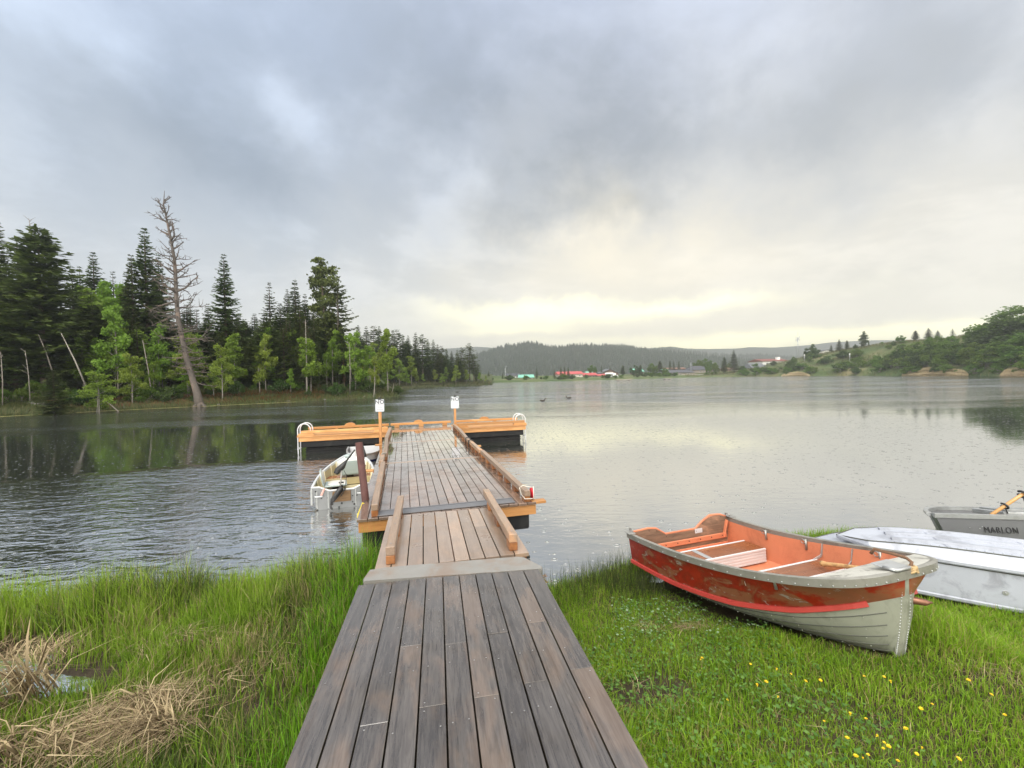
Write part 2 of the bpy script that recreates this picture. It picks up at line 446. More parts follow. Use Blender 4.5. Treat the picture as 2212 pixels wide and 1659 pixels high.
# ------------------------------------------------------------------ water
def make_water():
    m, k, b = mat('lake_water')
    pos = k.node('ShaderNodeNewGeometry').outputs['Position']
    x, y, z = k.xyz(pos)[:3]
    # lulls and wind streaks over the lake
    q = k.vm('MULTIPLY', pos, (.035, .16, 1))
    big = k.noise(q, 1.0, 4, .55, .3)
    gust = k.smooth(big, .40, .62)
    # a calm lane in front of the wooded shore, wind-ruffled on both sides of it
    dl = k.m('ADD', k.m('ADD', k.m('MULTIPLY', x, -.30), y), k.m('MULTIPLY', k.m('SUBTRACT', k.noise(pos, .12, 3), .5), 3.0))
    lane = k.m('MULTIPLY', k.smooth(dl, 14.2, 15.0), k.m('SUBTRACT', 1.0, k.smooth(dl, 27.5, 29.5)))
    lane2 = k.smooth(dl, 44.0, 47.0)
    leftside = k.smooth(k.m('MULTIPLY', k.m('ADD', x, k.m('MULTIPLY', y, .24)), -1.0), .4, 2.2)
    rightside = k.m('SUBTRACT', 1.0, k.smooth(k.m('MULTIPLY', x, -1.0), -2.0, 6.0))
    nearcalm = k.m('MULTIPLY', k.m('SUBTRACT', 1.0, k.smooth(y, 19.0, 40.0)), rightside)
    calm = k.m('MINIMUM', k.m('ADD', k.m('MULTIPLY', k.m('MAXIMUM', lane, 0), leftside), nearcalm), 1.0)
    shore_l = k.m('MULTIPLY', lane2, leftside)
    calm = k.m('MAXIMUM', calm, k.m('MULTIPLY', shore_l, .8))
    amp = k.m('MULTIPLY_ADD', gust, .75, .35)
    amp = k.m('MULTIPLY', amp, k.m('MULTIPLY_ADD', calm, -.93, 1.0))
    w1 = k.noise(k.vm('MULTIPLY', pos, (1.0, 1.7, 1)), 6.0, 3, .5, .6)
    w2 = k.noise(k.vm('MULTIPLY', pos, (.8, 1.9, 1)), 2.2, 2, .5, .4)
    w3 = k.noise(pos, 16.0, 2, .5)
    h = k.m('ADD', k.m('ADD', k.m('MULTIPLY', w1, .022), k.m('MULTIPLY', w2, .055)), k.m('MULTIPLY', w3, .006))
    w4 = k.noise(k.vm('MULTIPLY', pos, (.45, 1.2, 1)), .8, 2, .5, .5)
    h = k.m('ADD', h, k.m('MULTIPLY', k.m('MULTIPLY', w4, .16), k.smooth(y, 26.0, 44.0)))
    h = k.m('MULTIPLY', h, k.m('MULTIPLY', amp, k.m('MULTIPLY_ADD', k.smooth(y, 26.0, 46.0), .9, 1.0)))
    # raindrop rings
    def drops(scale, thr, fr, off):
        vn = k.node('ShaderNodeTexVoronoi', feature='F1', voronoi_dimensions='2D')
        k.put(vn.inputs['Vector'], k.vm('ADD', pos, off)); vn.inputs['Scale'].default_value = scale
        d = vn.outputs['Distance']; c = k.xyz(vn.outputs['Color'])
        on = k.m('GREATER_THAN', c[0], thr)
        rad = k.m('MULTIPLY_ADD', c[1], .10, .02)
        u = k.m('DIVIDE', k.m('SUBTRACT', d, rad), .035)
        ring = k.m('MULTIPLY', k.m('EXPONENT', k.m('MULTIPLY', k.m('MULTIPLY', u, u), -1.0)), k.m('COSINE', k.m('MULTIPLY', u, 2.2)))
        return k.m('MULTIPLY', k.m('MULTIPLY', ring, on), fr / scale)
    h = k.m('ADD', h, drops(3.0, .64, .011, (3.1, 7.7, 0)))
    h = k.m('ADD', h, drops(5.2, .64, .010, (9.1, 1.7, 0)))
    k.put(b.inputs['Normal'], k.bump(h, 1.0, 1.0))
    b.inputs['Base Color'].default_value = (.03, .034, .028, 1)
    b.inputs['Roughness'].default_value = .045
    b.inputs['IOR'].default_value = WATER_IOR
    k.put(b.inputs['Roughness'], k.m('MULTIPLY_ADD', amp, .07, .02))
    s = 4000
    mb = MB(); mb.add([(-s, -s, 0), (s, -s, 0), (s, s, 0), (-s, s, 0)], [(0, 1, 2, 3)])
    o = mb.build('lake_water', m); tag(o, kind='structure')
WATER_IOR = 11.0
make_water()

# ------------------------------------------------------------------ land
SH_A = [(-700, 17), (-300, 26), (0, 33.8), (430, 42.4), (640, 47.5), (845, 54.5), (862, 56.5)]
SH_B = [(740, 88), (850, 99), (950, 108), (1050, 117.5), (1064, 121)]
SH_F = [(985, 142), (1060, 157), (1220, 167), (1400, 190), (1500, 203), (1620, 190), (1760, 165), (1900, 139), (2050, 115), (2200, 97), (2500, 78), (2900, 60)]
RIDGE = [(985, 813), (1100, 813), (1220, 813), (1330, 811), (1420, 808), (1500, 805), (1560, 801), (1620, 794), (1690, 784), (1740, 772), (1790, 762), (1830, 755), (1870, 749), (1925, 741), (1990, 736), (2040, 734), (2075, 727), (2105, 719), (2212, 712), (2400, 700), (2900, 690)]
def tab(t, v): return np.interp(v, [a for a, _ in t], [b for _, b in t])
RD = 55.0          # depth from the far shore to the crest of the bank
def zA(px, Y):
    d = np.asarray(Y, float) - tab(SH_A, px)
    end = sstep(862, 800, px)
    d = np.maximum(d, 0)
    n = vnoise(np.asarray(px) * .03, np.asarray(Y, float) * .35, 1.0, 3)
    z = .22 * sstep(0, .5, d) + ((1.5 + .8 * n) * (1 - np.exp(-d / 4.5)) + .045 * d + .5 * (n - .5) * sstep(0, 4, d)) * (.03 + .97 * end)
    d0 = np.asarray(Y, float) - tab(SH_A, px)
    return np.where((d0 < 0) | (d0 > np.interp(px, [760, 862], [80, 1.5])), -.4, z)
def zB(px, Y):
    d = np.asarray(Y, float) - tab(SH_B, px)
    n = vnoise(np.asarray(px) * .03, np.asarray(Y, float) * .2, 1.0, 3)
    up = sstep(1064, 780, px)
    z = .3 * sstep(0, 1, d) + np.maximum(d, 0) * (.03 + .12 * up) + 1.0 * n * sstep(0, 5, d)
    return np.where(d < 0, -.4, z)
def zF(px, Y):
    px = np.asarray(px, float); Y = np.asarray(Y, float)
    s = tab(SH_F, px); t = (Y - s) / RD
    yr = tab(RIDGE, px); zr = HC + (hor_np(px) - yr) * (s + RD) / FPX
    n = vnoise(px * .018, Y * .06, 1.0, 4)
    tt = np.clip(t, 0, 1)
    prof = .16 * sstep(0, .06, tt) + .84 * (.55 * tt + .45 * sstep(.1, 1, tt))
    z = zr * prof + (n - .5) * np.minimum(zr * .45, 3.4) * np.sin(np.pi * np.clip(tt, 0, 1)) + .25 * sstep(0, .03, tt)
    z = z - np.maximum(t - 1, 0) * 1.5 * sstep(1500, 1800, px)
    return np.where(t < 0, -.5, z)
def hor_np(px): return 812.0 - math.tan(ROLL) * (np.asarray(px, float) - CX)

def polar_land(name, sh, zf, p0, p1, np_, ds, m, back=None):
    px = np.linspace(p0, p1, np_); rows = []
    V = []
    for d in ds:
        Y = tab(sh, px) + d
        z = zf(px, Y) if d >= 0 else np.full(np_, -.5)
        V.append(np.stack([Y * (px - CX) / FPX, Y, z], 1))
    V = np.concatenate(V); nr = len(ds)
    i = np.arange(nr - 1)[:, None] * np_ + np.arange(np_ - 1)[None]
    q = np.stack([i, i + 1, i + np_ + 1, i + np_], -1).reshape(-1, 4)
    o = np_mesh(name, V, q, mat=m, smooth=True)
    return tag(o, kind='structure')
M_forest_floor = ground_mat('forest_floor', [(.30, (.018, .016, .010)), (.45, (.055, .052, .022)), (.56, (.045, .075, .022)), (.68, (.10, .085, .040)), (.8, (.14, .11, .06))], .8, 6, bump=.08)
M_hill = ground_mat('hill_grass', [(.30, (.030, .055, .016)), (.44, (.052, .082, .026)), (.54, (.088, .108, .040)), (.62, (.17, .145, .075)), (.74, (.23, .19, .11))], .09, 1.6, bump=.10)
M_flat = ground_mat('far_land', [(.3, (.05, .07, .03)), (.6, (.09, .10, .05))], .02, .5)
dsA = [-.8, 0, .15, .4, .8, 1.3, 2, 3, 4.5, 6.5, 9, 13, 18, 25, 35, 50, 75]
polar_land('shore_ground', SH_A, zA, -700, 862, 500, dsA, M_forest_floor)
polar_land('far_wood_ground', SH_B, zB, 740, 1064, 120, [-1, 0, .4, 1, 2, 4, 7, 11, 17, 25, 40, 60, 90], M_forest_floor)
polar_land('hillside', SH_F, zF, 985, 2900, 640, [-1, 0, .4, 1, 2, 3.5, 5.5] + list(np.arange(8, 56, 2.4)) + [60, 70, 85, 110, 160], M_hill)

# hills beyond the lake
H1 = [(700, 800), (900, 790), (985, 783), (1031, 773), (1057, 765), (1099, 753), (1141, 748), (1162, 750), (1186, 756), (1209, 756.5), (1245, 753), (1275, 752), (1305, 754), (1349, 756.5), (1397, 762), (1438, 766), (1498, 773), (1557, 779), (1591, 783), (1700, 790), (2000, 795)]
H2 = [(1150, 775), (1250, 765), (1328, 750.5), (1343, 748), (1364, 752), (1391, 760), (1409, 758), (1438, 755), (1462, 757), (1498, 762.5), (1528, 766), (1557, 768.4), (1591, 771), (1640, 770), (1700, 774), (1850, 780), (2100, 780)]
H3 = [(600, 765), (800, 760), (962, 753.5), (1031, 749), (1090, 753), (1140, 760), (1191, 756), (1230, 747), (1260, 744.6), (1299, 747.6), (1322, 743), (1346, 747.6), (1373, 752), (1409, 752), (1453, 748.5), (1483, 753), (1528, 754), (1591, 753), (1621, 750), (1673, 751), (1750, 745.6), (1796, 739.5), (1887, 735), (1927, 735), (2000, 737), (2212, 740), (2600, 745)]
def hill(name, prof, Y0, depth, m, p0, p1, bumpy):
    px = np.linspace(p0, p1, 260); V = []
    ts = np.linspace(0, 1, 14)
    for t in ts:
        Y = Y0 - depth * (1 - t)
        zr = HC + (hor_np(px) - tab(prof, px)) * Y0 / FPX
        z = zr * (t ** 1.15) * (.75 + .25 * t) + (vnoise(px * .02, Y * .01 + 3, 1, 4) - .5) * bumpy * math.sin(math.pi * t)
        V.append(np.stack([xat(px, Y), np.full_like(px, Y), z - (.5 if t == 0 else 0)], 1))
    for t in (.3, 1.0):
        Y = Y0 + depth * t; zr = HC + (hor_np(px) - tab(prof, px)) * Y0 / FPX
        V.append(np.stack([xat(px, Y), np.full_like(px, Y), zr * (1 - t) - 1], 1))
    n = len(px); V = np.concatenate(V); nr = len(ts) + 2
    i = np.arange(nr - 1)[:, None] * n + np.arange(n - 1)[None]
    q = np.stack([i, i + 1, i + n + 1, i + n], -1).reshape(-1, 4)
    o = np_mesh(name, V, q, mat=m, smooth=True); tag(o, kind='structure')
    def at(p, t):
        Y = Y0 - depth * (1 - t); zr = HC + (hor_np(p) - tab(prof, p)) * Y0 / FPX
        return np.stack([xat(p, Y), Y, zr * (t ** 1.15) * (.75 + .25 * t) + (vnoise(p * .02, Y * .01 + 3, 1, 4) - .5) * bumpy * np.sin(np.pi * t)], 1)
    return at
M_hillf = ground_mat('wooded_hill', [(.35, (.026, .032, .026)), (.5, (.040, .046, .036)), (.7, (.060, .062, .048))], .03, .25, bump=.5)
at1 = hill('wooded_hill', H1, 700, 230, M_hillf, 700, 2000, 8)
at2 = hill('second_hill', H2, 1020, 200, M_hillf, 1150, 2100, 14)
at3 = hill('far_mountains', H3, 1420, 300, M_hillf, 600, 2600, 20)

def far_conifers(name, pts, hs, m):
    """a far wood read as one mass: a small ragged three-tier cone per tree"""
    N = len(pts); K = 7; V = []; T = []
    base = 0
    for (f0, f1, rr) in ((.08, .55, .20), (.32, .80, .145), (.58, 1.0, .085)):
        a = np.arange(K) * 2 * np.pi / K
        jit = rng.uniform(.65, 1.25, (N, K))
        ring = np.stack([np.cos(a)[None] * rr * jit * hs[:, None], np.sin(a)[None] * rr * jit * hs[:, None], np.repeat((f0 * hs)[:, None], K, 1) + rng.uniform(-.03, .03, (N, K)) * hs[:, None]], -1) + pts[:, None]
        top = pts + np.stack([np.zeros(N), np.zeros(N), f1 * hs], 1)
        V.append(np.concatenate([ring, top[:, None]], 1).reshape(-1, 3))
        i = np.arange(N)[:, None] * (K + 1) + np.arange(K)[None] + base
        j = np.arange(N)[:, None] * (K + 1) + (np.arange(K)[None] + 1) % K + base
        tp = np.repeat(np.arange(N)[:, None] * (K + 1) + K, K, 1) + base
        T.append(np.stack([i, j, tp], -1).reshape(-1, 3)); base += N * (K + 1)
    T = np.concatenate(T)
    o = np_mesh(name, np.concatenate(V), None, T, mat=m, tone=rng.random(len(T)))
    return o
M_farcon = foliage('far_conifer', (.020, .028, .022), (.032, .042, .032), (.045, .056, .040), .15)
def wood_on(name, at, p0, p1, n, h0, h1, label, prof=None):
    p = rng.uniform(p0, p1, n); t = rng.uniform(.02, 1.0, n) ** .8
    k = n // 5; t[:k] = rng.uniform(.985, 1.0, k)
    pts = at(p, t); hs = rng.uniform(h0, h1, n) * rng.uniform(.7, 1.15, n)
    o = far_conifers(name, pts, hs, M_farcon); tag(o, label, 'forest', kind='stuff')
wood_on('hill_forest', at1, 900, 1800, 7500, 6, 11, 'dark misty conifer forest covering the nearer hill across the lake')
wood_on('ridge_forest', at2, 1250, 1900, 3600, 6, 10, 'paler conifer forest on the second ridge behind the nearer hill')

# ------------------------------------------------------------------ trees
M_spruce = foliage('spruce_needles', (.034, .050, .014), (.072, .104, .028), (.13, .16, .044), .28)
M_fir = foliage('fir_needles', (.036, .050, .014), (.080, .104, .026), (.14, .16, .042), .28)
M_larch = foliage('larch_needles', (.046, .068, .016), (.090, .128, .030), (.145, .185, .048), .35)
M_rust = foliage('rusty_needles', (.05, .022, .010), (.12, .050, .022), (.16, .08, .035), .2)
M_aspen = foliage('aspen_leaves', (.085, .140, .018), (.185, .275, .040), (.29, .40, .085), .5)
M_aspen2 = foliage('birch_leaves', (.075, .115, .014), (.165, .235, .030), (.27, .35, .065), .5)
M_bush = foliage('bush_leaves', (.042, .080, .012), (.095, .165, .024), (.16, .235, .042), .5)
M_bushd = foliage('dark_bush_leaves', (.022, .044, .012), (.050, .090, .020), (.090, .140, .034), .4)
M_bark = simple('bark', (.10, .075, .055), .9, var=.5, scale=7, bump=.03)
M_bark_pale = simple('pale_bark', (.21, .19, .165), .8, var=.45, scale=9, dirt=(.06, .05, .045), dirt_amt=.8, dirt_scale=6)
M_bark_grey = simple('grey_bark', (.20, .175, .15), .9, var=.4, scale=8, bump=.02)
M_snag = simple('weathered_snag_wood', (.075, .062, .053), .85, var=.45, scale=5, bump=.03, dirt=(.19, .135, .10), dirt_amt=.6, dirt_scale=.8)

def kites(cen, ax, sd, L, W):
    """leaf-shaped quads: base, side, tip, side"""
    b = cen; t = cen + ax * L[:, None]; mid = cen + ax * (L * .5)[:, None]
    return np.stack([b, mid + sd * (W * .5)[:, None], t, mid - sd * (W * .5)[:, None]], 1)
def quad_mesh(name, Q, m, parent=None, tone=None):
    n = len(Q); return np_mesh(name, Q.reshape(-1, 3), np.arange(n * 4).reshape(n, 4), mat=m, tone=rng.random(n) if tone is None else tone, parent=parent)

def trunk_mesh(name, h, r0, m, parent, lean=(0, 0), bend=.0, limbs=None, n=9, seed=0):
    rg = random.Random(seed); mb = MB(); pts = []; rs = []
    for i in range(11):
        t = i / 10
        pts.append((lean[0] * t + bend * math.sin(t * 5 + seed) * t, lean[1] * t + bend * math.cos(t * 4 + seed) * t, h * t - .2 * (i == 0)))
        rs.append(r0 * (1 - t) ** .8 * (1.25 if i == 0 else 1) + .012)
    mb.tube(pts, rs, n)
    for l in (limbs or []): mb.tube(l[0], l[1], 5)
    return mb.build(name, m, parent)

def conifer_crown(name, h, R, m, parent, base=.12, whorls=34, per=9, power=.85, droop=.25, gap=0.0, rag=.25, clump=.42, seed=0, top_bulge=0.0):
    """sprays of needle-covered twigs on drooping boughs"""
    g = np.random.default_rng(seed); QS = []; TO = []
    for w in range(whorls):
        t = base + (1 - base) * ((w + g.uniform(-.35, .35)) / whorls)
        t = min(max(t, .02), .985); z = t * h
        prof = (1 - (t - base) / (1 - base + 1e-6)) ** power * sstep(-.02, .18, t - base) ** .5
        prof = prof + top_bulge * math.exp(-((t - .9) / .07) ** 2)
        rl = R * max(float(prof), .03)
        k = max(4, int(per * (.55 + .45 * prof)))
        ph = g.uniform(0, 6.28)
        for b in range(k):
            if g.random() < gap: continue
            a = ph + 6.283 * b / k + g.uniform(-.3, .3)
            L = rl * g.uniform(1 - rag * 1.6, 1 + rag); 
            up = .35 * (t ** 2) - droop * (1 - t) + g.uniform(-.12, .12)
            n = max(2, int(L / (clump * .40)) + 1)
            s = (np.arange(n) + .6) / n
            dirv = np.array([math.cos(a), math.sin(a), 0]); side = np.array([-math.sin(a), math.cos(a), 0])
            tl = g.random()
            p = dirv[None] * (s * L)[:, None]; p[:, 2] += z + up * L * s + .14 * L * s ** 3
            for sg in (-1, 1, 0):
                ang = sg * g.uniform(.5, 1.0, n)
                ax = dirv[None] * np.cos(ang)[:, None] + side[None] * np.sin(ang)[:, None]
                ax[:, 2] += g.uniform(-.35, .18, n) + up * .6
                ax /= np.linalg.norm(ax, axis=1)[:, None]
                sd = np.cross(ax, [0, 0, 1.]) + g.normal(0, .35, (n, 3)); sd /= np.linalg.norm(sd, axis=1)[:, None]
                ln = clump * g.uniform(.65, 1.25, n) * (1.15 - .4 * s) * (.55 + .45 * min(1, rl / (R * .35)))
                QS.append(kites(p + g.normal(0, .03, (n, 3)), ax, sd, ln, ln * g.uniform(.42, .62, n)))
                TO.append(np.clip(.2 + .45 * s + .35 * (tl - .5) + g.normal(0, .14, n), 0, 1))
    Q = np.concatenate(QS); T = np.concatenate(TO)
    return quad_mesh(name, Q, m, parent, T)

def leaf_crown(name, blobs, n, size, m, parent, seed=0, shell=.55):
    """many small leaves in uneven clumps; blobs are (x,y,z,rx,ry,rz)"""
    g = np.random.default_rng(seed)
    vol = np.array([(b[3] * b[4] * b[5]) ** .72 for b in blobs]); cnt = (vol / vol.sum() * n).astype(int) + 8
    QS = []; TO = []
    for b, c in zip(blobs, cnt):
        v = g.normal(size=(c, 3)); v /= np.linalg.norm(v, axis=1)[:, None]
        r = g.random(c) ** shell
        # sub-clumps: pull leaves to a few centres on the blob
        kc = max(3, c // 45); cc = g.normal(size=(kc, 3)); cc /= np.linalg.norm(cc, axis=1)[:, None]
        cc *= (g.random(kc) ** .45)[:, None]
        own = g.integers(0, kc, c)
        pos = np.where((g.random(c) < .78)[:, None], cc[own] + g.normal(0, .20, (c, 3)), v * r[:, None])
        ctone = g.random(kc)[own]
        p = pos * np.array(b[3:6]) + np.array(b[:3])
        ax = g.normal(size=(c, 3)); ax[:, 2] -= .3; ax /= np.linalg.norm(ax, axis=1)[:, None]
        sd = np.cross(ax, g.normal(size=(c, 3))); sd /= np.linalg.norm(sd, axis=1)[:, None]
        ln = size * g.uniform(.6, 1.35, c)
        QS.append(kites(p, ax, sd, ln, ln * g.uniform(.6, .9, c)))
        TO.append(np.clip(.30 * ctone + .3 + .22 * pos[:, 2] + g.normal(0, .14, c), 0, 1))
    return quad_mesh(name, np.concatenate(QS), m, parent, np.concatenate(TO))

PROTO = {}
def proto(kind, h, build):
    o = thing(kind, None, 'tree', (0, -300, 0)); build(o); PROTO[kind] = (o, h, [False]); return o
def mk_spruce(o, seed, R, m=None, **kw):
    trunk_mesh('trunk', 14.6, .20, M_bark, o, seed=seed)
    conifer_crown('crown', 15.0, R, m or M_spruce, o, seed=seed, **kw)
proto('spruce_tree', 15, lambda o: mk_spruce(o, 1, 2.6, whorls=46, per=12, base=.06, rag=.3))
proto('slender_spruce', 15, lambda o: mk_spruce(o, 2, 1.9, whorls=44, per=10, base=.05, power=.75, rag=.3))
proto('open_spruce', 15, lambda o: mk_spruce(o, 3, 2.4, whorls=34, per=9, base=.12, gap=.12, rag=.4, power=.9))
proto('dense_fir', 15, lambda o: mk_spruce(o, 4, 3.3, M_fir, whorls=44, per=14, base=.10, power=.62, rag=.38, droop=.12, clump=.62))
proto('ragged_fir', 15, lambda o: mk_spruce(o, 5, 2.7, M_fir, whorls=30, per=9, base=.22, power=.5, rag=.55, gap=.28, droop=.02, clump=.6))
proto('larch_tree', 15, lambda o: mk_spruce(o, 6, 1.9, M_larch, whorls=36, per=9, base=.14, power=.7, droop=.1))
proto('rusty_spruce', 15, lambda o: mk_spruce(o, 7, 1.5, M_rust, whorls=26, per=7, base=.2, gap=.3, rag=.4))
def mk_crooked(o):
    trunk_mesh('trunk', 15, .26, M_bark, o, bend=.25, seed=3)
    g = np.random.default_rng(5); bl = []
    for t, a, r, L in [(.97, 2.6, .9, .7), (.93, .4, 1.1, .9), (.90, 3.3, 1.3, 1.0), (.84, .3, 1.5, 1.6), (.80, 3.3, 1.4, 2.3), (.74, .2, 1.5, 1.3), (.66, 3.2, 1.5, 1.8), (.62, .1, 1.6, 2.0), (.52, 3.0, 1.5, 1.5), (.50, .2, 1.6, 2.3), (.42, .5, 1.5, 1.7), (.40, 3.6, 1.2, 1.6), (.32, .1, 1.2, 1.2), (.86, 1.5, .9, .5), (.7, 4.6, 1.0, 1.0), (.6, 1.6, 1.0, 1.2), (.48, 4.7, 1.1, 1.1)]:
        bl.append((math.cos(a) * L, math.sin(a) * L, 15 * t, r * 1.0, r * .8, r * .42))
    leaf_crown('crown', bl, 6500, .34, M_fir, o, 8, .5)
proto('crooked_fir', 15, mk_crooked)
def mk_aspen(o, seed, m, spread, low):
    g = np.random.default_rng(seed); limbs = []; bl = []
    for i in range(13):
        t = low + (1 - low) * (i + .5) / 13; a = g.uniform(0, 6.28); L = spread * (1.05 - .75 * t) * g.uniform(.5, 1.1) * (1 if t > low + .08 else .7)
        e = np.array([math.cos(a) * L, math.sin(a) * L, 10 * t + .5])
        s = np.array([0, 0, 10 * t - .6])
        limbs.append(([s, (s + e) / 2 + [0, 0, .1], e], [.035, .025, .012]))
        r = spread * g.uniform(.42, .66) * (1.15 - .6 * t)
        bl.append((*e, r, r, r * g.uniform(.7, 1.0)))
    bl.append((0, 0, 9.7, .45, .45, .7)); bl.append((.2, 0, 9.0, .6, .6, .7))
    trunk_mesh('trunk', 9.8, .09, M_bark_pale, o, bend=.10, limbs=limbs, seed=seed, n=7)
    leaf_crown('crown', bl, 4200, .30, m, o, seed, .6)
proto('aspen_tree', 10, lambda o: mk_aspen(o, 11, M_aspen, 1.7, .25))
proto('young_aspen', 10, lambda o: mk_aspen(o, 12, M_aspen, 2.1, .18))
proto('birch_tree', 10, lambda o: mk_aspen(o, 13, M_aspen2, 1.6, .34))
def mk_bush(o, seed, m, n=2600, tall=1.0):
    g = np.random.default_rng(seed); bl = []; mb = MB()
    for i in range(15):
        a = g.uniform(0, 6.28); L = g.uniform(.1, 1.35); z = g.uniform(.5, 2.1) * tall * (1.15 - .35 * L)
        r = g.uniform(.45, .8)
        bl.append((math.cos(a) * L, math.sin(a) * L, z, r, r, r * .75))
        mb.tube([(0, 0, -.1), (math.cos(a) * L * .4, math.sin(a) * L * .4, z * .5), (math.cos(a) * L, math.sin(a) * L, z)], [.04, .03, .012], 5)
    mb.build('trunk', M_bark_grey, o)
    leaf_crown('crown', bl, n, .22, m, o, seed, .6)
proto('bush', 3, lambda o: mk_bush(o, 21, M_bush))
proto('dark_bush', 3, lambda o: mk_bush(o, 22, M_bushd))
def mk_broad(o, seed, m, n=8500):
    g = np.random.default_rng(seed); bl = []; limbs = []
    for i in range(26):
        a = g.uniform(0, 6.28); L = 3.3 * math.sqrt(g.random()); z = 1.0 + 8.2 * g.random() * (1 - .45 * (L / 3.3) ** 2)
        r = g.uniform(.8, 1.5)
        bl.append((math.cos(a) * L, math.sin(a) * L, z, r, r, r * 1.0))
        if i % 2 == 0: limbs.append(([(0, 0, 1.2 + z * .2), (math.cos(a) * L * .5, math.sin(a) * L * .5, z * .7), (math.cos(a) * L, math.sin(a) * L, z)], [.10, .07, .02]))
    trunk_mesh('trunk', 6, .22, M_bark_grey, o, limbs=limbs, seed=seed, bend=.1)
    leaf_crown('crown', bl, n, .36, m, o, seed, .6)
proto('broadleaf_tree', 10, lambda o: mk_broad(o, 31, M_bush))
proto('spreading_tree', 10, lambda o: mk_broad(o, 32, M_bushd))
def mk_poplar(o):
    g = np.random.default_rng(41); bl = []
    for i in range(16):
        t = (i + .5) / 16; r = .95 * math.sin(math.pi * (t * .85 + .12)) + .25
        bl.append((g.normal(0, .3), g.normal(0, .3), 1 + 9 * t, r, r, .9))
    trunk_mesh('trunk', 9.5, .2, M_bark_grey, o, seed=4)
    leaf_crown('crown', bl, 3600, .30, M_bushd, o, 41, .6)
proto('poplar_tree', 10, mk_poplar)

def plant(kind, px, Y, h, zf, label, group=None, cat='tree', rz=None, sx=1.0, lean=(0, 0), name=None, dz=0.0):
    o, hp, used = PROTO[kind]
    c = o if not used[0] else copy_tree(o)
    used[0] = True
    s = h / hp
    c.location = (xat(px, Y), Y, float(zf(px, Y)) - .05 + dz)
    c.rotation_euler = (lean[0], lean[1], random.uniform(0, 6.28) if rz is None else rz)
    c.scale = (s * sx, s * sx, s)
    c['label'] = label; c['category'] = cat
    if group: c['group'] = group
    if name: c.name = name
    return c
def plant_top(kind, px, ytop, Y, zf, label, **kw):
    h = zat(px, ytop, Y) - float(zf(px, Y))
    return plant(kind, px, Y, max(h, .5), zf, label, **kw)

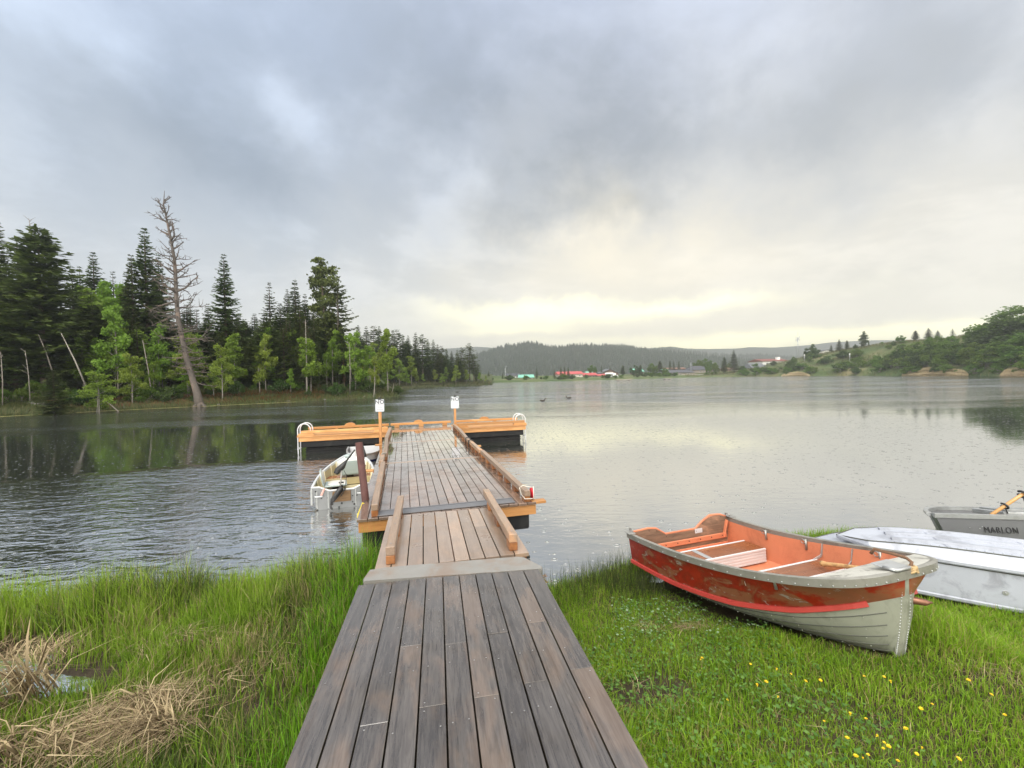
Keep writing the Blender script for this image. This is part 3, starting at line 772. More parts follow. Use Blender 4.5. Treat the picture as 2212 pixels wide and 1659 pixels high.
# trees that stand out on the wooded shore: kind, px, top py, depth, width factor, label
HERO_A = [
    ('spruce_tree', 8, 478, 41, 1.0, 'tall dark spruce at the left end of the wooded shore'),
    ('open_spruce', 50, 505, 44, 1.0, 'thin dark spruce just left of the bushy giant fir'),
    ('dense_fir', 96, 490, 40, 1.25, 'bushy giant dark fir with a broad ragged crown and bare spike beside it'),
    ('spruce_tree', 35, 590, 39, 1.1, 'shorter dark spruce in front of the thin one at the left end'),
    ('spruce_tree', 165, 574, 50, .9, 'narrow grey-green spruce right of the bushy giant fir'),
    ('slender_spruce', 182, 572, 52, .9, 'slim spruce squeezed between the grey-green spruce and the pointed one'),
    ('spruce_tree', 212, 544, 52, 1.0, 'pointed spruce standing alone above the pale aspens'),
    ('open_spruce', 253, 581, 54, .9, 'small open spruce top between the pointed spruce and the dark cluster'),
    ('spruce_tree', 324, 492, 47, 1.0, 'tall black-green spruce, centre of the dark cluster behind the bare snag'),
    ('slender_spruce', 294, 546, 46, 1.0, 'slim side spire left in the dark cluster behind the bare snag'),
    ('slender_spruce', 283, 600, 48, .95, 'lowest spire at the left edge of the dark cluster'),
    ('spruce_tree', 352, 549, 49, .9, 'spire right in the dark cluster, half behind the bare snag'),
    ('open_spruce', 417, 640, 66, 1.0, 'faint distant spruce top seen right behind the bare snag'),
    ('spruce_tree', 492, 548, 50, 1.0, 'tall cone-shaped dark spruce standing free right of the snag'),
    ('open_spruce', 588, 605, 58, 1.05, 'see-through spruce with even tiers, left of the three close spires'),
    ('spruce_tree', 626, 624, 60, .9, 'left one of three close spires before the crooked fir'),
    ('slender_spruce', 643, 602, 58, 1.15, 'tallest of three close spires before the crooked fir'),
    ('slender_spruce', 664, 632, 58, 1.0, 'right one of three close spires before the crooked fir'),
    ('crooked_fir', 706, 563, 58, 1.0, 'tall crooked fir with a bent flat top and gaps in its crown'),
    ('ragged_fir', 735, 597, 57, .85, 'ragged fir with long boughs to the right of the crooked fir'),
    ('larch_tree', 560, 694, 50, 1.15, 'lighter green larch with a bare lower trunk at the water'),
    ('spruce_tree', 516, 695, 50, .9, 'middle-sized spruce at the foot of the free-standing cone-shaped one'),
    ('rusty_spruce', 621, 703, 52, 1.0, 'spruce with a rusty brown dying top'),
    ('spruce_tree', 660, 700, 51, 1.5, 'full blue-green spruce with skirts down to the bank, under the three spires'),
    ('rusty_spruce', 664, 690, 53, 1.3, 'reddish dying treetop behind the full blue-green spruce'),
    ('rusty_spruce', 744, 772, 54, .8, 'small rust-red dead spruce near the tip of the wooded point'),
    ('rusty_spruce', 772, 790, 55, .8, 'rust-red dead spruce next to the pale birch trunk at the point'),
    ('larch_tree', 395, 690, 48, 1.3, 'yellow-green larch behind the trunk of the bare snag'),
    ('larch_tree', 300, 700, 43, 1.6, 'olive larch in front of the dark cluster'),
    ('larch_tree', 455, 655, 54, 1.2, 'olive larch between the snag and the free-standing spruce'),
    ('aspen_tree', 198, 632, 46, 1.0, 'tall pale green aspen below the pointed spruce'),
    ('aspen_tree', 228, 619, 49, .9, 'thin pale aspen behind, rising just right of the tall pale one'),
    ('young_aspen', 255, 672, 41, .9, 'bright full aspen in the middle of the pale aspens'),
    ('aspen_tree', 268, 624, 48, 1.0, 'aspen top under the small open spruce'),
    ('young_aspen', 345, 710, 44, .95, 'aspen close to the left side of the snag trunk'),
    ('young_aspen', 425, 730, 47, .9, 'aspen close to the right side of the snag trunk'),
    ('young_aspen', 480, 752, 44.2, .9, 'fresh bright green aspen at the water right of the snag'),
    ('young_aspen', 212, 808, 36.8, 1.5, 'small leaning bright aspen on a thin stem at the water'),
    ('birch_tree', 719, 739, 54, 1.0, 'yellow-green birch below the crooked fir'),
    ('birch_tree', 809, 776, 53.4, .9, 'leaning birch with white stem at the tip of the point'),
    ('spruce_tree', 116, 797, 34.6, 2.2, 'low wide dark spruce hanging over the bank'),
    ('young_aspen', 285, 770, 40, 1.1, 'low aspen thicket tree with thin stems in front of the olive larch'),
    ('larch_tree', 585, 735, 50.5, 1.2, 'olive young larch right of the bare-trunked one'),
    ('spruce_tree', 690, 735, 53, 1.2, 'short spruce in front of the crooked fir'),
]
for kd, px, yt, Y, sx, lb in HERO_A:
    plant_top(kd, px, yt, Y, zA, lb, sx=sx, cat='tree')
# the wood behind them
def skyline(px):
    return np.interp(px, [-500, -100, 0, 60, 100, 140, 190, 260, 330, 400, 450, 500, 560, 620, 700, 745, 790, 850], [470, 500, 560, 560, 560, 640, 640, 650, 610, 700, 690, 650, 720, 690, 660, 690, 770, 820])
kinds = ['spruce_tree', 'slender_spruce', 'open_spruce', 'dense_fir', 'spruce_tree', 'larch_tree']
for i in range(105):
    px = -260 + 1060 * ((i * .6180339) % 1.0)
    Y0 = float(tab(SH_A, px)); d = 3.5 + 24 * ((i * .7548777) % 1.0)
    if px > 700: d = min(d, 9)
    Y = Y0 + d
    yt = skyline(px) + random.uniform(0, 110)
    plant_top(random.choice(kinds), px, min(yt, 800), Y, zA, 'green conifer packed deep in the wood behind the near shore trees', group='conifers packed in the near wood', sx=random.uniform(.9, 1.35))
for i in range(64):
    px = 150 + 640 * ((i * .6180339 + .13) % 1.0); d = 3 + 14 * ((i * .7548777 + .4) % 1.0)
    if px > 700: d = min(d, 9)
    plant_top(random.choice(kinds), px, np.interp(px, [150, 230, 300, 450, 560, 700, 790], [650, 660, 680, 700, 705, 700, 790]) + random.uniform(-15, 60), float(tab(SH_A, px)) + d, zA, 'green conifer packed deep in the wood behind the near shore trees', group='conifers packed in the near wood', sx=random.uniform(1.1, 1.7))
for i in range(34):
    px = 370 + 380 * ((i * .6180339 + .27) % 1.0); d = 5 + 12 * ((i * .7548777 + .1) % 1.0)
    if px > 700: d = min(d, 8)
    plant_top(random.choice(kinds), px, np.interp(px, [370, 460, 560, 640, 700, 750], [660, 690, 690, 660, 670, 740]) + random.uniform(-20, 40), float(tab(SH_A, px)) + d, zA, 'green conifer packed deep in the wood behind the near shore trees', group='conifers packed in the near wood', sx=random.uniform(1.2, 1.7))
for i in range(44):
    px = random.uniform(150, 840); Y = float(tab(SH_A, px)) + random.uniform(1.2, 6)
    plant_top(random.choice(['aspen_tree', 'young_aspen', 'birch_tree']), px, random.uniform(715, 800), Y, zA, 'young light green aspen sapling in the thicket along the wooded bank', group='aspen saplings along the wooded bank', sx=random.uniform(.8, 1.2))
for i in range(46):
    px = -200 + 1060 * ((i * .6180339 + .31) % 1.0); Y = float(tab(SH_A, px)) + random.uniform(.5, 3.5)
    plant(random.choice(['bush', 'dark_bush', 'dark_bush']), px, Y, random.uniform(.8, 2.0), zA, 'low green bush at the foot of the trees on the wooded bank', group='low bushes on the wooded bank', cat='bush', sx=random.uniform(.8, 1.3))

# the wood on the far side of the bay
RB = [(777, 702), (794, 703), (810, 704), (822, 704), (836, 712), (851, 711), (860, 712), (872, 722), (884, 724), (900, 717), (914, 722), (926, 732), (938, 733), (947, 742), (955, 747), (966, 752), (977, 757), (989, 754), (999, 750), (1015, 741), (1024, 765), (1033, 785)]
for i, (px, yt) in enumerate(RB):
    Y = float(tab(SH_B, px)) + 5 + (i * 7 % 5) * 2.0
    plant_top(['spruce_tree', 'slender_spruce', 'ragged_fir', 'spruce_tree'][i % 4] if px < 990 else 'ragged_fir', px, yt, Y, zB, 'dark conifer on the skyline of the wood across the bay', group='skyline conifers across the bay', sx=1.25)
for i in range(60):
    px = random.uniform(745, 1030); Y = float(tab(SH_B, px)) + random.uniform(2.5, 14)
    yt = np.interp(px, [745, 850, 950, 1040], [715, 722, 756, 790]) + random.uniform(2, 45)
    plant_top(random.choice(['spruce_tree', 'slender_spruce', 'dense_fir']), px, yt, Y, zB, 'dark conifer standing in the wood across the bay below its skyline', group='conifers inside the wood across the bay', sx=1.25)
for i, (px, yt) in enumerate([(802, 748), (819, 764), (840, 785), (863, 778), (889, 773), (914, 808), (878, 800), (940, 800), (965, 795), (985, 792), (1008, 800), (1036, 806), (830, 800), (900, 805), (1050, 812), (955, 808)]):
    plant_top(['young_aspen', 'birch_tree', 'aspen_tree'][i % 3], px, yt, float(tab(SH_B, px)) + 1.2 + (i % 3) * .8, zB, 'light green aspen at the water edge across the bay', group='aspens along the bay', sx=1.3)

# ------------------------------------------------------------------ the bare snag and dead stems
def make_snag():
    Y = 42.6
    b = np.array([xat(430, Y), Y, float(zA(430, Y)) - .3])
    o = thing('dead_tree', 'tall bare dead snag with a leaning trunk and dry branches standing on the wooded bank', 'tree', tuple(b))
    prof = [(430, 880), (422, 850), (412, 815), (405, 775), (400, 730), (394, 690), (389, 640), (385, 590), (382, 555), (379, 520), (376, 480), (372, 448), (373, 417)]
    pts = [np.array([xat(px, Y), Y + .25 * math.sin(i), zat(px, py, Y)]) - b for i, (px, py) in enumerate(prof)]
    pts[0] = np.array([0, 0, -.3])
    rad = [.52, .34, .28, .245, .22, .20, .18, .16, .14, .115, .085, .055, .02]
    mb = MB(); mb.tube(pts, rad, 12)
    # root flare
    for i in range(6):
        a = i * 1.05; mb.tube([pts[0] + [0, 0, .8], pts[0] + [.45 * math.cos(a), .45 * math.sin(a), .45], pts[0] + [.95 * math.cos(a), .95 * math.sin(a), .0]], [.22, .18, .05], 6)
    tr = mb.build('trunk', M_snag, o)
    g = np.random.default_rng(12)
    zs = [p[2] for p in pts]
    mb = MB()
    def limb(t, a, L, up, r):
        z = zs[0] + t * (zs[-1] - zs[0]); j = np.searchsorted(zs, z) - 1; j = min(max(j, 0), len(pts) - 2)
        f = (z - zs[j]) / (zs[j + 1] - zs[j]); p0 = pts[j] * (1 - f) + pts[j + 1] * f
        d = np.array([math.cos(a), math.sin(a) * .8, up]); path = [p0]; n = 6
        for i in range(n):
            d = d + g.normal(0, .16, 3) + [0, 0, .05]; d /= np.linalg.norm(d)
            path.append(path[-1] + d * L / n)
        r *= 1.35; rr = list(np.linspace(r, .014, n + 1)); mb.tube(path, rr, 5)
        for q in range(int(3 + L * 2.2)):
            i = g.integers(1, n); s0 = path[i] * (1 - .5) + path[i + 1] * .5 if i < n else path[i]
            d2 = d + g.normal(0, .75, 3); d2 /= np.linalg.norm(d2); l2 = L * g.uniform(.12, .34)
            m1 = s0 + d2 * l2 * .5 + g.normal(0, .05, 3); mb.tube([s0, m1, s0 + d2 * l2 + g.normal(0, .1, 3)], [r * .38, r * .25, .008], 4)
    for i in range(130):
        t = .16 + .80 * ((i + g.random()) / 130)
        L = np.interp(t, [.1, .3, .5, .62, .8, .95, 1], [1.7, 2.3, 2.5, 2.3, 1.6, 1.0, .5]) * g.uniform(.45, 1.15)
        limb(t, g.uniform(0, 6.28), L, np.interp(t, [.1, .35, .6, 1], [-.25, -.05, .15, .75]) + g.normal(0, .15), np.interp(t, [.1, .6, 1], [.05, .055, .035]))
    limb(.545, .15, 3.0, .35, .10); limb(.63, .1, 2.3, .5, .09); limb(.78, -.1, 2.1, .7, .08); limb(.90, 3.1, 1.8, .8, .07); limb(.86, 3.2, 1.9, .25, .06); limb(.5, 3.3, 3.0, .1, .08); limb(.44, 3.0, 3.2, .0, .07); limb(.40, 2.9, 2.6, -.1, .06); limb(.60, 3.3, 2.0, .2, .07)
    limb(.33, .2, 3.2, -.05, .05); limb(.30, .1, 3.6, .0, .05); limb(.2, 3.3, 2.0, -.2, .05); limb(.13, .0, 2.4, -.1, .05)
    mb.build('branches', M_snag, o)
make_snag()
def dead_stem(a, b, Y, r, label, name='bare_tree', m=None, Y2=None, twigs=3):
    """a bare stem seen from pixel a (foot) to pixel b (tip)"""
    Y2 = Y2 or Y
    p = np.array([xat(a[0], Y), Y, zat(a[0], a[1], Y)]); q = np.array([xat(b[0], Y2), Y2, zat(b[0], b[1], Y2)])
    mb = MB(); mid = (p + q) / 2 + [.08, 0, .05]
    r *= .72
    mb.tube([p - p, mid - p, q - p], [r, r * .75, r * .35], 7)
    for i in range(twigs):
        t = random.uniform(.5, .98); s = (q - p) * t; d = np.array([random.uniform(-.6, .6), random.uniform(-.3, .3), random.uniform(-.1, .5)])
        mb.tube([s, s + d * .6, s + d], [.02, .014, .006], 4)
    o = mb.build(name, m or M_bark_grey, loc=tuple(p)); tag(o, label, 'dead tree')
dead_stem((189, 843), (137, 720), 37.0, .10, 'bare grey dead trunk leaning steeply to the left over the bank', m=M_bark_pale)
dead_stem((114, 800), (88, 723), 38.0, .08, 'thin dead stem leaning left behind the low wide spruce')
dead_stem((255, 890), (212, 857), 37.4, .07, 'fallen grey pole slanting from the bank down to the water')
dead_stem((64, 866), (58, 757), 35.6, .055, 'thin upright bare stem with a white foot near the left end', m=M_bark_pale, twigs=6)
dead_stem((4, 876), (5, 760), 34.8, .06, 'bare grey stem at the far left end of the bank', twigs=6)
dead_stem((207, 893), (209, 846), 36.7, .05, 'short pale stem rising from the water edge under the leaning aspen', m=M_bark_pale)
dead_stem((328, 868), (312, 735), 41.2, .08, 'slanting dead trunk with a thick foot beside the low aspen thicket')
dead_stem((560, 866), (559, 795), 47.4, .07, 'bare brown lower stem in front of the larch foot', m=M_bark_grey)
dead_stem((661, 858), (664, 690), 49.4, .08, 'tall whitish dead stem before the full blue-green spruce', m=M_bark_pale, twigs=8)
dead_stem((755, 856), (757, 742), 52.4, .075, 'leafless white birch trunk with fine twigs near the point', m=M_bark_pale, twigs=14)
dead_stem((806, 858), (811, 800), 53.2, .065, 'white leaning birch trunk at the tip of the point', m=M_bark_pale)
dead_stem((78, 505), (78, 474), 40.0, .05, 'bare spike sticking up at the top of the bushy giant fir', twigs=4)
dead_stem((846, 848), (850, 828), 55.0, .06, 'short broken stem leaning at the very tip of the point', twigs=1)
dead_stem((733, 712), (732, 640), 56.5, .10, 'bare pale trunk section showing below the ragged fir', m=M_bark_grey, twigs=5)
M_stone = simple('stone', (.16, .155, .14), .9, var=.3, scale=3, bump=.02)
for i in range(9):
    px = [66, 74, 88, 268, 470, 622, 786, 700, 96][i]; Y = float(tab(SH_A, px)) + [1.6, 1.3, 1.5, .2, .1, .1, .2, .1, 1.2][i]
    mb = MB(); f_ = 1 if i in (0, 1, 2, 8) else .55; mb.ball((0, 0, 0), (f_ * (.28 + .05 * (i % 3)), f_ * .22, f_ * .15), nu=8, nv=5); v = mb.v
    mb.v = [(x + random.gauss(0, .03), y + random.gauss(0, .03), z + random.gauss(0, .02)) for x, y, z in v]
    tag(mb.build('boulder', M_stone, loc=(xat(px, Y), Y, float(zA(px, Y)) + .05)), 'pale boulder half sunk in the wooded bank', 'rock', 'boulders on the wooded bank')

# ------------------------------------------------------------------ right-hand hillside
def F(px, ytop, dd, kind, label, **kw):
    Y = float(tab(SH_F, px)) + dd
    return plant_top(kind, px, ytop, Y, zF, label, **kw)
HERO_F = [
    ('spruce_tree', 1586, 755, 22, 1.5, 'tall dark spruce at the left end of the grassy hillside'),
    ('dense_fir', 1565, 771, 18, 1.0, 'shorter broad spruce left of the tall one at the hillside foot'),
    ('broadleaf_tree', 1546, 783, 14, .9, 'round green tree beside the broad spruce at the hillside foot'),
    ('broadleaf_tree', 1530, 785, 8, .7, 'light green round tree left of the hillside spruces'),
    ('spreading_tree', 1756, 740, 46, 1.1, 'dark clump of trees with pointed tops below the mast'),
    ('dense_fir', 1738, 758, 44, .9, 'low dark tree left under the mast clump'),
    ('spruce_tree', 1796, 744, 50, 1.5, 'small dark spruce alone on the hill crest right of the mast'),
    ('spruce_tree', 1813, 732, 50, 1.7, 'middle spruce of the crest group right of the mast'),
    ('dense_fir', 1830, 735, 50, 1.1, 'broad spruce of the crest group beside the poplar'),
    ('spreading_tree', 1848, 742, 48, 1.0, 'low round tree filling between broad spruce and poplar'),
    ('poplar_tree', 1867, 717, 50, 1.7, 'tall columnar poplar cluster on the hill crest'),
    ('poplar_tree', 1877, 738, 48, .9, 'thin poplar spire right of the tall poplar cluster'),
    ('bush', 1905, 738, 54, 2.0, 'low dark bush alone on the crest line'),
    ('broadleaf_tree', 1946, 724, 44, 1.4, 'dense dark green tree on the upper slope right of the open meadow'),
    ('spreading_tree', 1930, 735, 40, 1.0, 'ragged tree at the left edge of the upper slope group'),
    ('dense_fir', 1978, 714, 50, 1.5, 'brownish pointed tree on the crest next to the dark spruces'),
    ('spruce_tree', 2006, 708, 53, 2.2, 'larger of two black spruces on the crest'),
    ('spruce_tree', 2026, 713, 54, 2.2, 'smaller of two black spruces on the crest'),
    ('open_spruce', 2058, 709, 54, 1.9, 'lone open spruce on the crest before the skyline meadow'),
    ('broadleaf_tree', 1716, 770, 30, 1.0, 'round bush-like tree on the slope left of the mast clump'),
    ('bush', 1668, 792, 2, 1.5, 'round bush at the water left of the small reed bed'),
    ('broadleaf_tree', 1850, 752, 24, 1.3, 'dark green tree in the middle of the open meadow slope'),
    ('broadleaf_tree', 1915, 765, 22, 1.2, 'pale flowering tree in the meadow hollow'),
    ('broadleaf_tree', 1975, 752, 20, 1.6, 'large green tree above the pale reed bed'),
    ('spreading_tree', 2010, 745, 26, 1.6, 'darker large tree behind the reed bed trees'),
    ('broadleaf_tree', 2050, 745, 16, 1.6, 'bright green large tree above the middle of the pale reed bed'),
    ('broadleaf_tree', 1955, 775, 6, 1.3, 'yellow-green low tree at the left end of the pale reed bed'),
    ('broadleaf_tree', 2000, 778, 6, 1.4, 'yellow-green low tree right behind the pale reed bed'),
    ('broadleaf_tree', 2045, 778, 6, 1.4, 'fresh green low tree at the middle of the reed bed'),
    ('broadleaf_tree', 2085, 765, 8, 1.5, 'green low tree at the right end of the reed bed'),
    ('broadleaf_tree', 2095, 735, 22, 1.5, 'green tree climbing the slope left of the big tree mass'),
    ('spreading_tree', 2130, 705, 18, 1.7, 'left shoulder of the big tree mass at the right edge'),
    ('broadleaf_tree', 2165, 683, 16, 1.9, 'tall tree of the big mass at the right edge with a feathery top'),
    ('broadleaf_tree', 2200, 660, 18, 2.0, 'tallest tree of the big mass at the right edge'),
    ('spreading_tree', 2240, 645, 16, 2.0, 'huge tree cut by the right edge of the view'),
    ('broadleaf_tree', 2120, 755, 4, 1.6, 'front bush-like tree at the water below the big mass'),
    ('broadleaf_tree', 2160, 735, 5, 1.9, 'overhanging tree at the water below the tall feathery one'),
    ('broadleaf_tree', 2205, 730, 5, 1.9, 'overhanging tree at the water by the right edge'),
    ('spreading_tree', 2185, 700, 10, 1.8, 'middle tree of the big mass between front and top'),
    ('spreading_tree', 2140, 725, 11, 1.6, 'inner dark tree of the big mass left of its middle'),
    ('broadleaf_tree', 2270, 690, 8, 2.0, 'outermost tree beyond the right edge of the big mass'),
]
for kd, px, yt, dd, sx, lb in HERO_F:
    F(px, yt, dd, kd, lb, sx=sx, cat='bush' if kd == 'bush' else 'tree')
for i in range(26):
    px = 1925 + 190 * ((i * .6180339) % 1.0); dd = 3 + 20 * ((i * .7548777) % 1.0)
    plant('broadleaf_tree' if i % 3 else 'spreading_tree', px, float(tab(SH_F, px)) + dd, random.uniform(2.4, 7.5), zF, 'light green leafy tree in the thicket behind the pale reed bed', group='leafy thicket behind the pale reed bed', sx=random.uniform(1.1, 1.5))
for i in range(95):
    px = random.uniform(1600, 2110); dd = random.choice([random.uniform(.8, 6), random.uniform(4, 40)])
    plant(random.choice(['bush', 'bush', 'dark_bush']), px, float(tab(SH_F, px)) + dd, random.uniform(1.6, 4.2), zF, 'green shrub scattered on the grassy hillside', group='shrubs on the grassy hillside', cat='bush', sx=random.uniform(1, 1.7))
for i in range(30):
    px = random.uniform(1060, 1500); dd = random.uniform(4, 16)
    plant(random.choice(['bush', 'dark_bush']), px, float(tab(SH_F, px)) + dd, random.uniform(1.2, 2.6), zF, 'small bush along the flat far shore', group='bushes along the flat far shore', cat='bush', sx=random.uniform(1.0, 1.8))
FAR = [('slender_spruce', 1160, 793, 14, 'lone dark spruce before the turquoise roof'), ('slender_spruce', 1198, 797, 14, 'dark spruce right of the turquoise roof'),
       ('slender_spruce', 1212, 790, 20, 'left of two tall spruces beside the red-roofed hall'), ('slender_spruce', 1220, 791, 20, 'right of two tall spruces beside the red-roofed hall'),
       ('spruce_tree', 1228, 792, 14, 'spruce next to the end wall of the red-roofed hall'), ('broadleaf_tree', 1215, 806, 10, 'round light bush under the two tall spruces'),
       ('spruce_tree', 1056, 800, 12, 'small spruce at the tip of the left wood on the flat shore'), ('spruce_tree', 1086, 804, 14, 'small spruce left of the dark-roofed house'),
       ('broadleaf_tree', 1280, 788, 40, 'round tree behind the low red roofs'), ('slender_spruce', 1318, 790, 52, 'spruce left behind the low grey gable'), ('slender_spruce', 1300, 789, 52, 'spruce behind the low red roofs'),
       ('dense_fir', 1346, 789, 30, 'dark tree between grey gable and small green roof'), ('spreading_tree', 1372, 786, 34, 'grey-green tree left of the small green roof'), ('dense_fir', 1384, 788, 30, 'dark conifer touching the small green roof'),
       ('broadleaf_tree', 1410, 784, 26, 'green tree right of the small green roof'), ('dense_fir', 1426, 779, 36, 'dark broad conifer left of the long dark-roofed lodge'),
       ('broadleaf_tree', 1438, 794, 14, 'bright green tree in front of the lodge end'), ('slender_spruce', 1448, 777, 44, 'left of three spruce tips behind the lodge'), ('slender_spruce', 1456, 779, 46, 'middle one of three spruce tips behind the lodge'), ('slender_spruce', 1467, 778, 44, 'right of three spruce tips behind the lodge'),
       ('broadleaf_tree', 1575, 784, 46, 'yellow-green crown behind the two hillside spruces'), ('broadleaf_tree', 1508, 777, 52, 'light green tree behind the lodge right wing'), ('broadleaf_tree', 1524, 774, 54, 'bigger light green tree behind the lodge right wing'), ('broadleaf_tree', 1537, 778, 54, 'third light green tree behind the lodge'),
       ('broadleaf_tree', 1605, 792, 34, 'bare-looking tree right of the tall hillside spruce'), ('spreading_tree', 1622, 794, 30, 'dark round tree before the grey house roof'), ('broadleaf_tree', 1640, 800, 22, 'pale bush in front of the grey house'), ('slender_spruce', 1652, 786, 36, 'dark spruce between grey house and red-brown roof'),
       ('broadleaf_tree', 1662, 795, 28, 'green bush under the red-brown roof'), ('broadleaf_tree', 1680, 790, 30, 'green bush right of centre below the red-brown roof'), ('spreading_tree', 1674, 772, 62, 'round dark tree behind the red-brown roof'), ('broadleaf_tree', 1700, 780, 44, 'dense trees right of the red-brown roof')]
for kd, px, yt, dd, lb in FAR:
    F(px, yt, dd, kd, lb, sx=1.2)

for i in range(16):
    px = 2105 + 13 * i; plant('bush', px, float(tab(SH_F, px)) + .8 + (i % 4) * .9, random.uniform(2.6, 5.0), zF, 'overhanging shrub at the water under the big tree mass', group='shrubs under the big tree mass', cat='bush', sx=random.uniform(1.1, 1.6))
for kd, (o, h, used) in PROTO.items():
    if not used[0]:
        for ch in list(o.children): bpy.data.objects.remove(ch)
        bpy.data.objects.remove(o)
# reeds along the right shore
M_blade = blade_mat('grass_blade')
M_dry = blade_mat('dry_straw', .25, .7, .2)
def blades(name, X, Y, Z, H, W, col, m, lean=.35, seed=0, curl=.6, label=None, cat=None, kind='stuff', az=None, dirlean=None):
    """two-segment curved blades; all inputs are arrays"""
    g = np.random.default_rng(seed); n = len(X)
    a = g.uniform(0, 2 * np.pi, n) if az is None else az
    f = g.uniform(0, 2 * np.pi, n)
    ln = np.abs(g.normal(0, lean, n)) if dirlean is None else dirlean
    d = np.stack([np.cos(a), np.sin(a), np.zeros(n)], 1); s = np.stack([np.cos(f), np.sin(f), np.zeros(n)], 1)
    b = np.stack([X, Y, Z], 1)
    up = np.zeros((n, 3)); up[:, 2] = 1
    m1 = b + d * (H * ln * .30)[:, None] + up * (H * .55 * np.sqrt(np.maximum(1 - (ln * .5) ** 2, .1)))[:, None]
    t = m1 + d * (H * ln * (.35 + curl * .6))[:, None] + up * (H * .45 * np.maximum(1 - ln * curl * 1.2, -.6))[:, None]
    w = (W * .5)[:, None]
    V = np.stack([b - s * w, b + s * w, m1 + s * w * .75, m1 - s * w * .75, t], 1).reshape(-1, 3)
    i = np.arange(n)[:, None] * 5
    q = np.concatenate([i, i + 1, i + 2, i + 3], 1); tr = np.concatenate([i + 3, i + 2, i + 4], 1)
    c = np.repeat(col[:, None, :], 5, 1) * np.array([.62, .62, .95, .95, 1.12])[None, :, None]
    o = np_mesh(name, V, q, tr, m, c.reshape(-1, 3))
    if label: o['label'] = label
    if cat: o['category'] = cat
    if kind: o['kind'] = kind
    return o
def cmix(a, b, t): return np.array(a)[None] * (1 - t[:, None]) + np.array(b)[None] * t[:, None]
def shore_blades(name, sh, zf, p0, p1, n, d0, d1, h0, h1, w, ca, cb, m, seed, label, cat='grass', pw=1.6):
    g = np.random.default_rng(seed); px = g.uniform(p0, p1, n); q = g.random(n); e_ = np.sin(np.pi * (px - p0) / (p1 - p0)) ** .3 * (.7 + .5 * vnoise(px * .05, px * 0 + seed, 1, 3)) if 'reed' in name else 1.0
    Y = tab(sh, px) + d0 + (d1 - d0) * e_ * q ** pw
    return blades(name, xat(px, Y), Y, zf(px, Y) - .03, g.uniform(h0, h1, n) * (e_ ** .6 if 'reed' in name else 1), np.full(n, w), cmix(ca, cb, g.random(n)), m, .4, seed, label=label, cat=cat)
shore_blades('reed_bed', SH_F, zF, 1948, 2092, 9000, -.3, 2.2, .6, 1.15, .06, (.42, .33, .19), (.62, .51, .33), M_dry, 51, 'pale tan reed bed along the foot of the hillside', 'reeds', 1)
shore_blades('small_reed_bed', SH_F, zF, 1688, 1750, 4000, -.3, 2.0, .5, 1.0, .07, (.42, .33, .19), (.62, .51, .33), M_dry, 52, 'small pale reed bed at the water left of the meadow mound', 'reeds', 1)
shore_blades('right_edge_reeds', SH_F, zF, 2160, 2300, 5000, -.3, 1.6, .7, 1.5, .06, (.34, .26, .15), (.50, .40, .25), M_dry, 53, 'pale reeds under the big tree mass by the right edge', 'reeds', 1)
shore_blades('hill_grass', SH_F, zF, 1480, 2150, 26000, 0, 56, .4, 1.0, .10, (.06, .10, .025), (.24, .20, .10), M_blade, 54, 'rough meadow grass covering the hillside', 'grass', .9)
shore_blades('bank_grass', SH_A, zA, -260, 858, 26000, -.05, 7, .25, .6, .045, (.05, .085, .02), (.15, .14, .05), M_blade, 55, 'rough grass and moss on the wooded bank', 'grass', 1.5)
shore_blades('bank_rust_plants', SH_A, zA, 100, 700, 5000, .2, 3.5, .25, .5, .06, (.11, .05, .02), (.16, .09, .035), M_dry, 56, 'rusty brown undergrowth on the wooded bank', 'undergrowth', 1.2)
shore_blades('bay_grass', SH_B, zB, 745, 1062, 5000, -.1, 4, .4, .9, .10, (.06, .09, .03), (.16, .14, .07), M_blade, 57, 'rough grass along the bay', 'grass', 1.4)
# pollen line drifting along the wooded shore
M_pollen = simple('pollen', (.34, .30, .10), .9, var=.5, scale=3)
px = np.linspace(-200, 640, 160); w_ = .10 + .35 * vnoise(px * .05, px * 0, 1, 3)
Yp = tab(SH_A, px)
V = np.concatenate([np.stack([xat(px, Yp - w_), Yp - w_, np.full_like(px, .004)], 1), np.stack([xat(px, Yp + .1), Yp + .1, np.full_like(px, .004)], 1)])
n_ = len(px); i_ = np.arange(n_ - 1)
tag(np_mesh('pollen_line', V, np.stack([i_, i_ + 1, i_ + n_ + 1, i_ + n_], 1), mat=M_pollen, tone=rng.random(n_ - 1)), 'yellow pollen line floating along the wooded shore', 'pollen', kind='stuff')

# ------------------------------------------------------------------ buildings on the far shore
M_wall_cream = simple('cream_wall', (.42, .38, .32), .85, var=.08, scale=.6)
M_wall_tan = simple('tan_wall', (.30, .26, .22), .85, var=.1, scale=.6)
M_wall_white = simple('white_wall', (.72, .71, .68), .8, var=.06, scale=.6)
M_wall_brown = simple('brown_wall', (.16, .11, .09), .85, var=.1, scale=.6)
M_roof_red = simple('red_roof', (.42, .060, .060), .55, var=.12, scale=.8)
M_roof_green = simple('turquoise_roof', (.16, .42, .32), .5, var=.12, scale=.8)
M_roof_dark = simple('dark_roof', (.045, .046, .055), .6, var=.15, scale=.8)
M_roof_grey = simple('grey_roof', (.10, .105, .115), .7, var=.12, scale=.8)
M_roof_brown = simple('brown_roof', (.17, .085, .055), .7, var=.12, scale=.8)
M_glass = simple('window_glass', (.02, .022, .025), .1, var=.05)
M_trim = simple('white_trim', (.75, .75, .73), .6, var=.05)
M_steel = simple('galvanised_steel', (.45, .46, .47), .4, .6, var=.1)
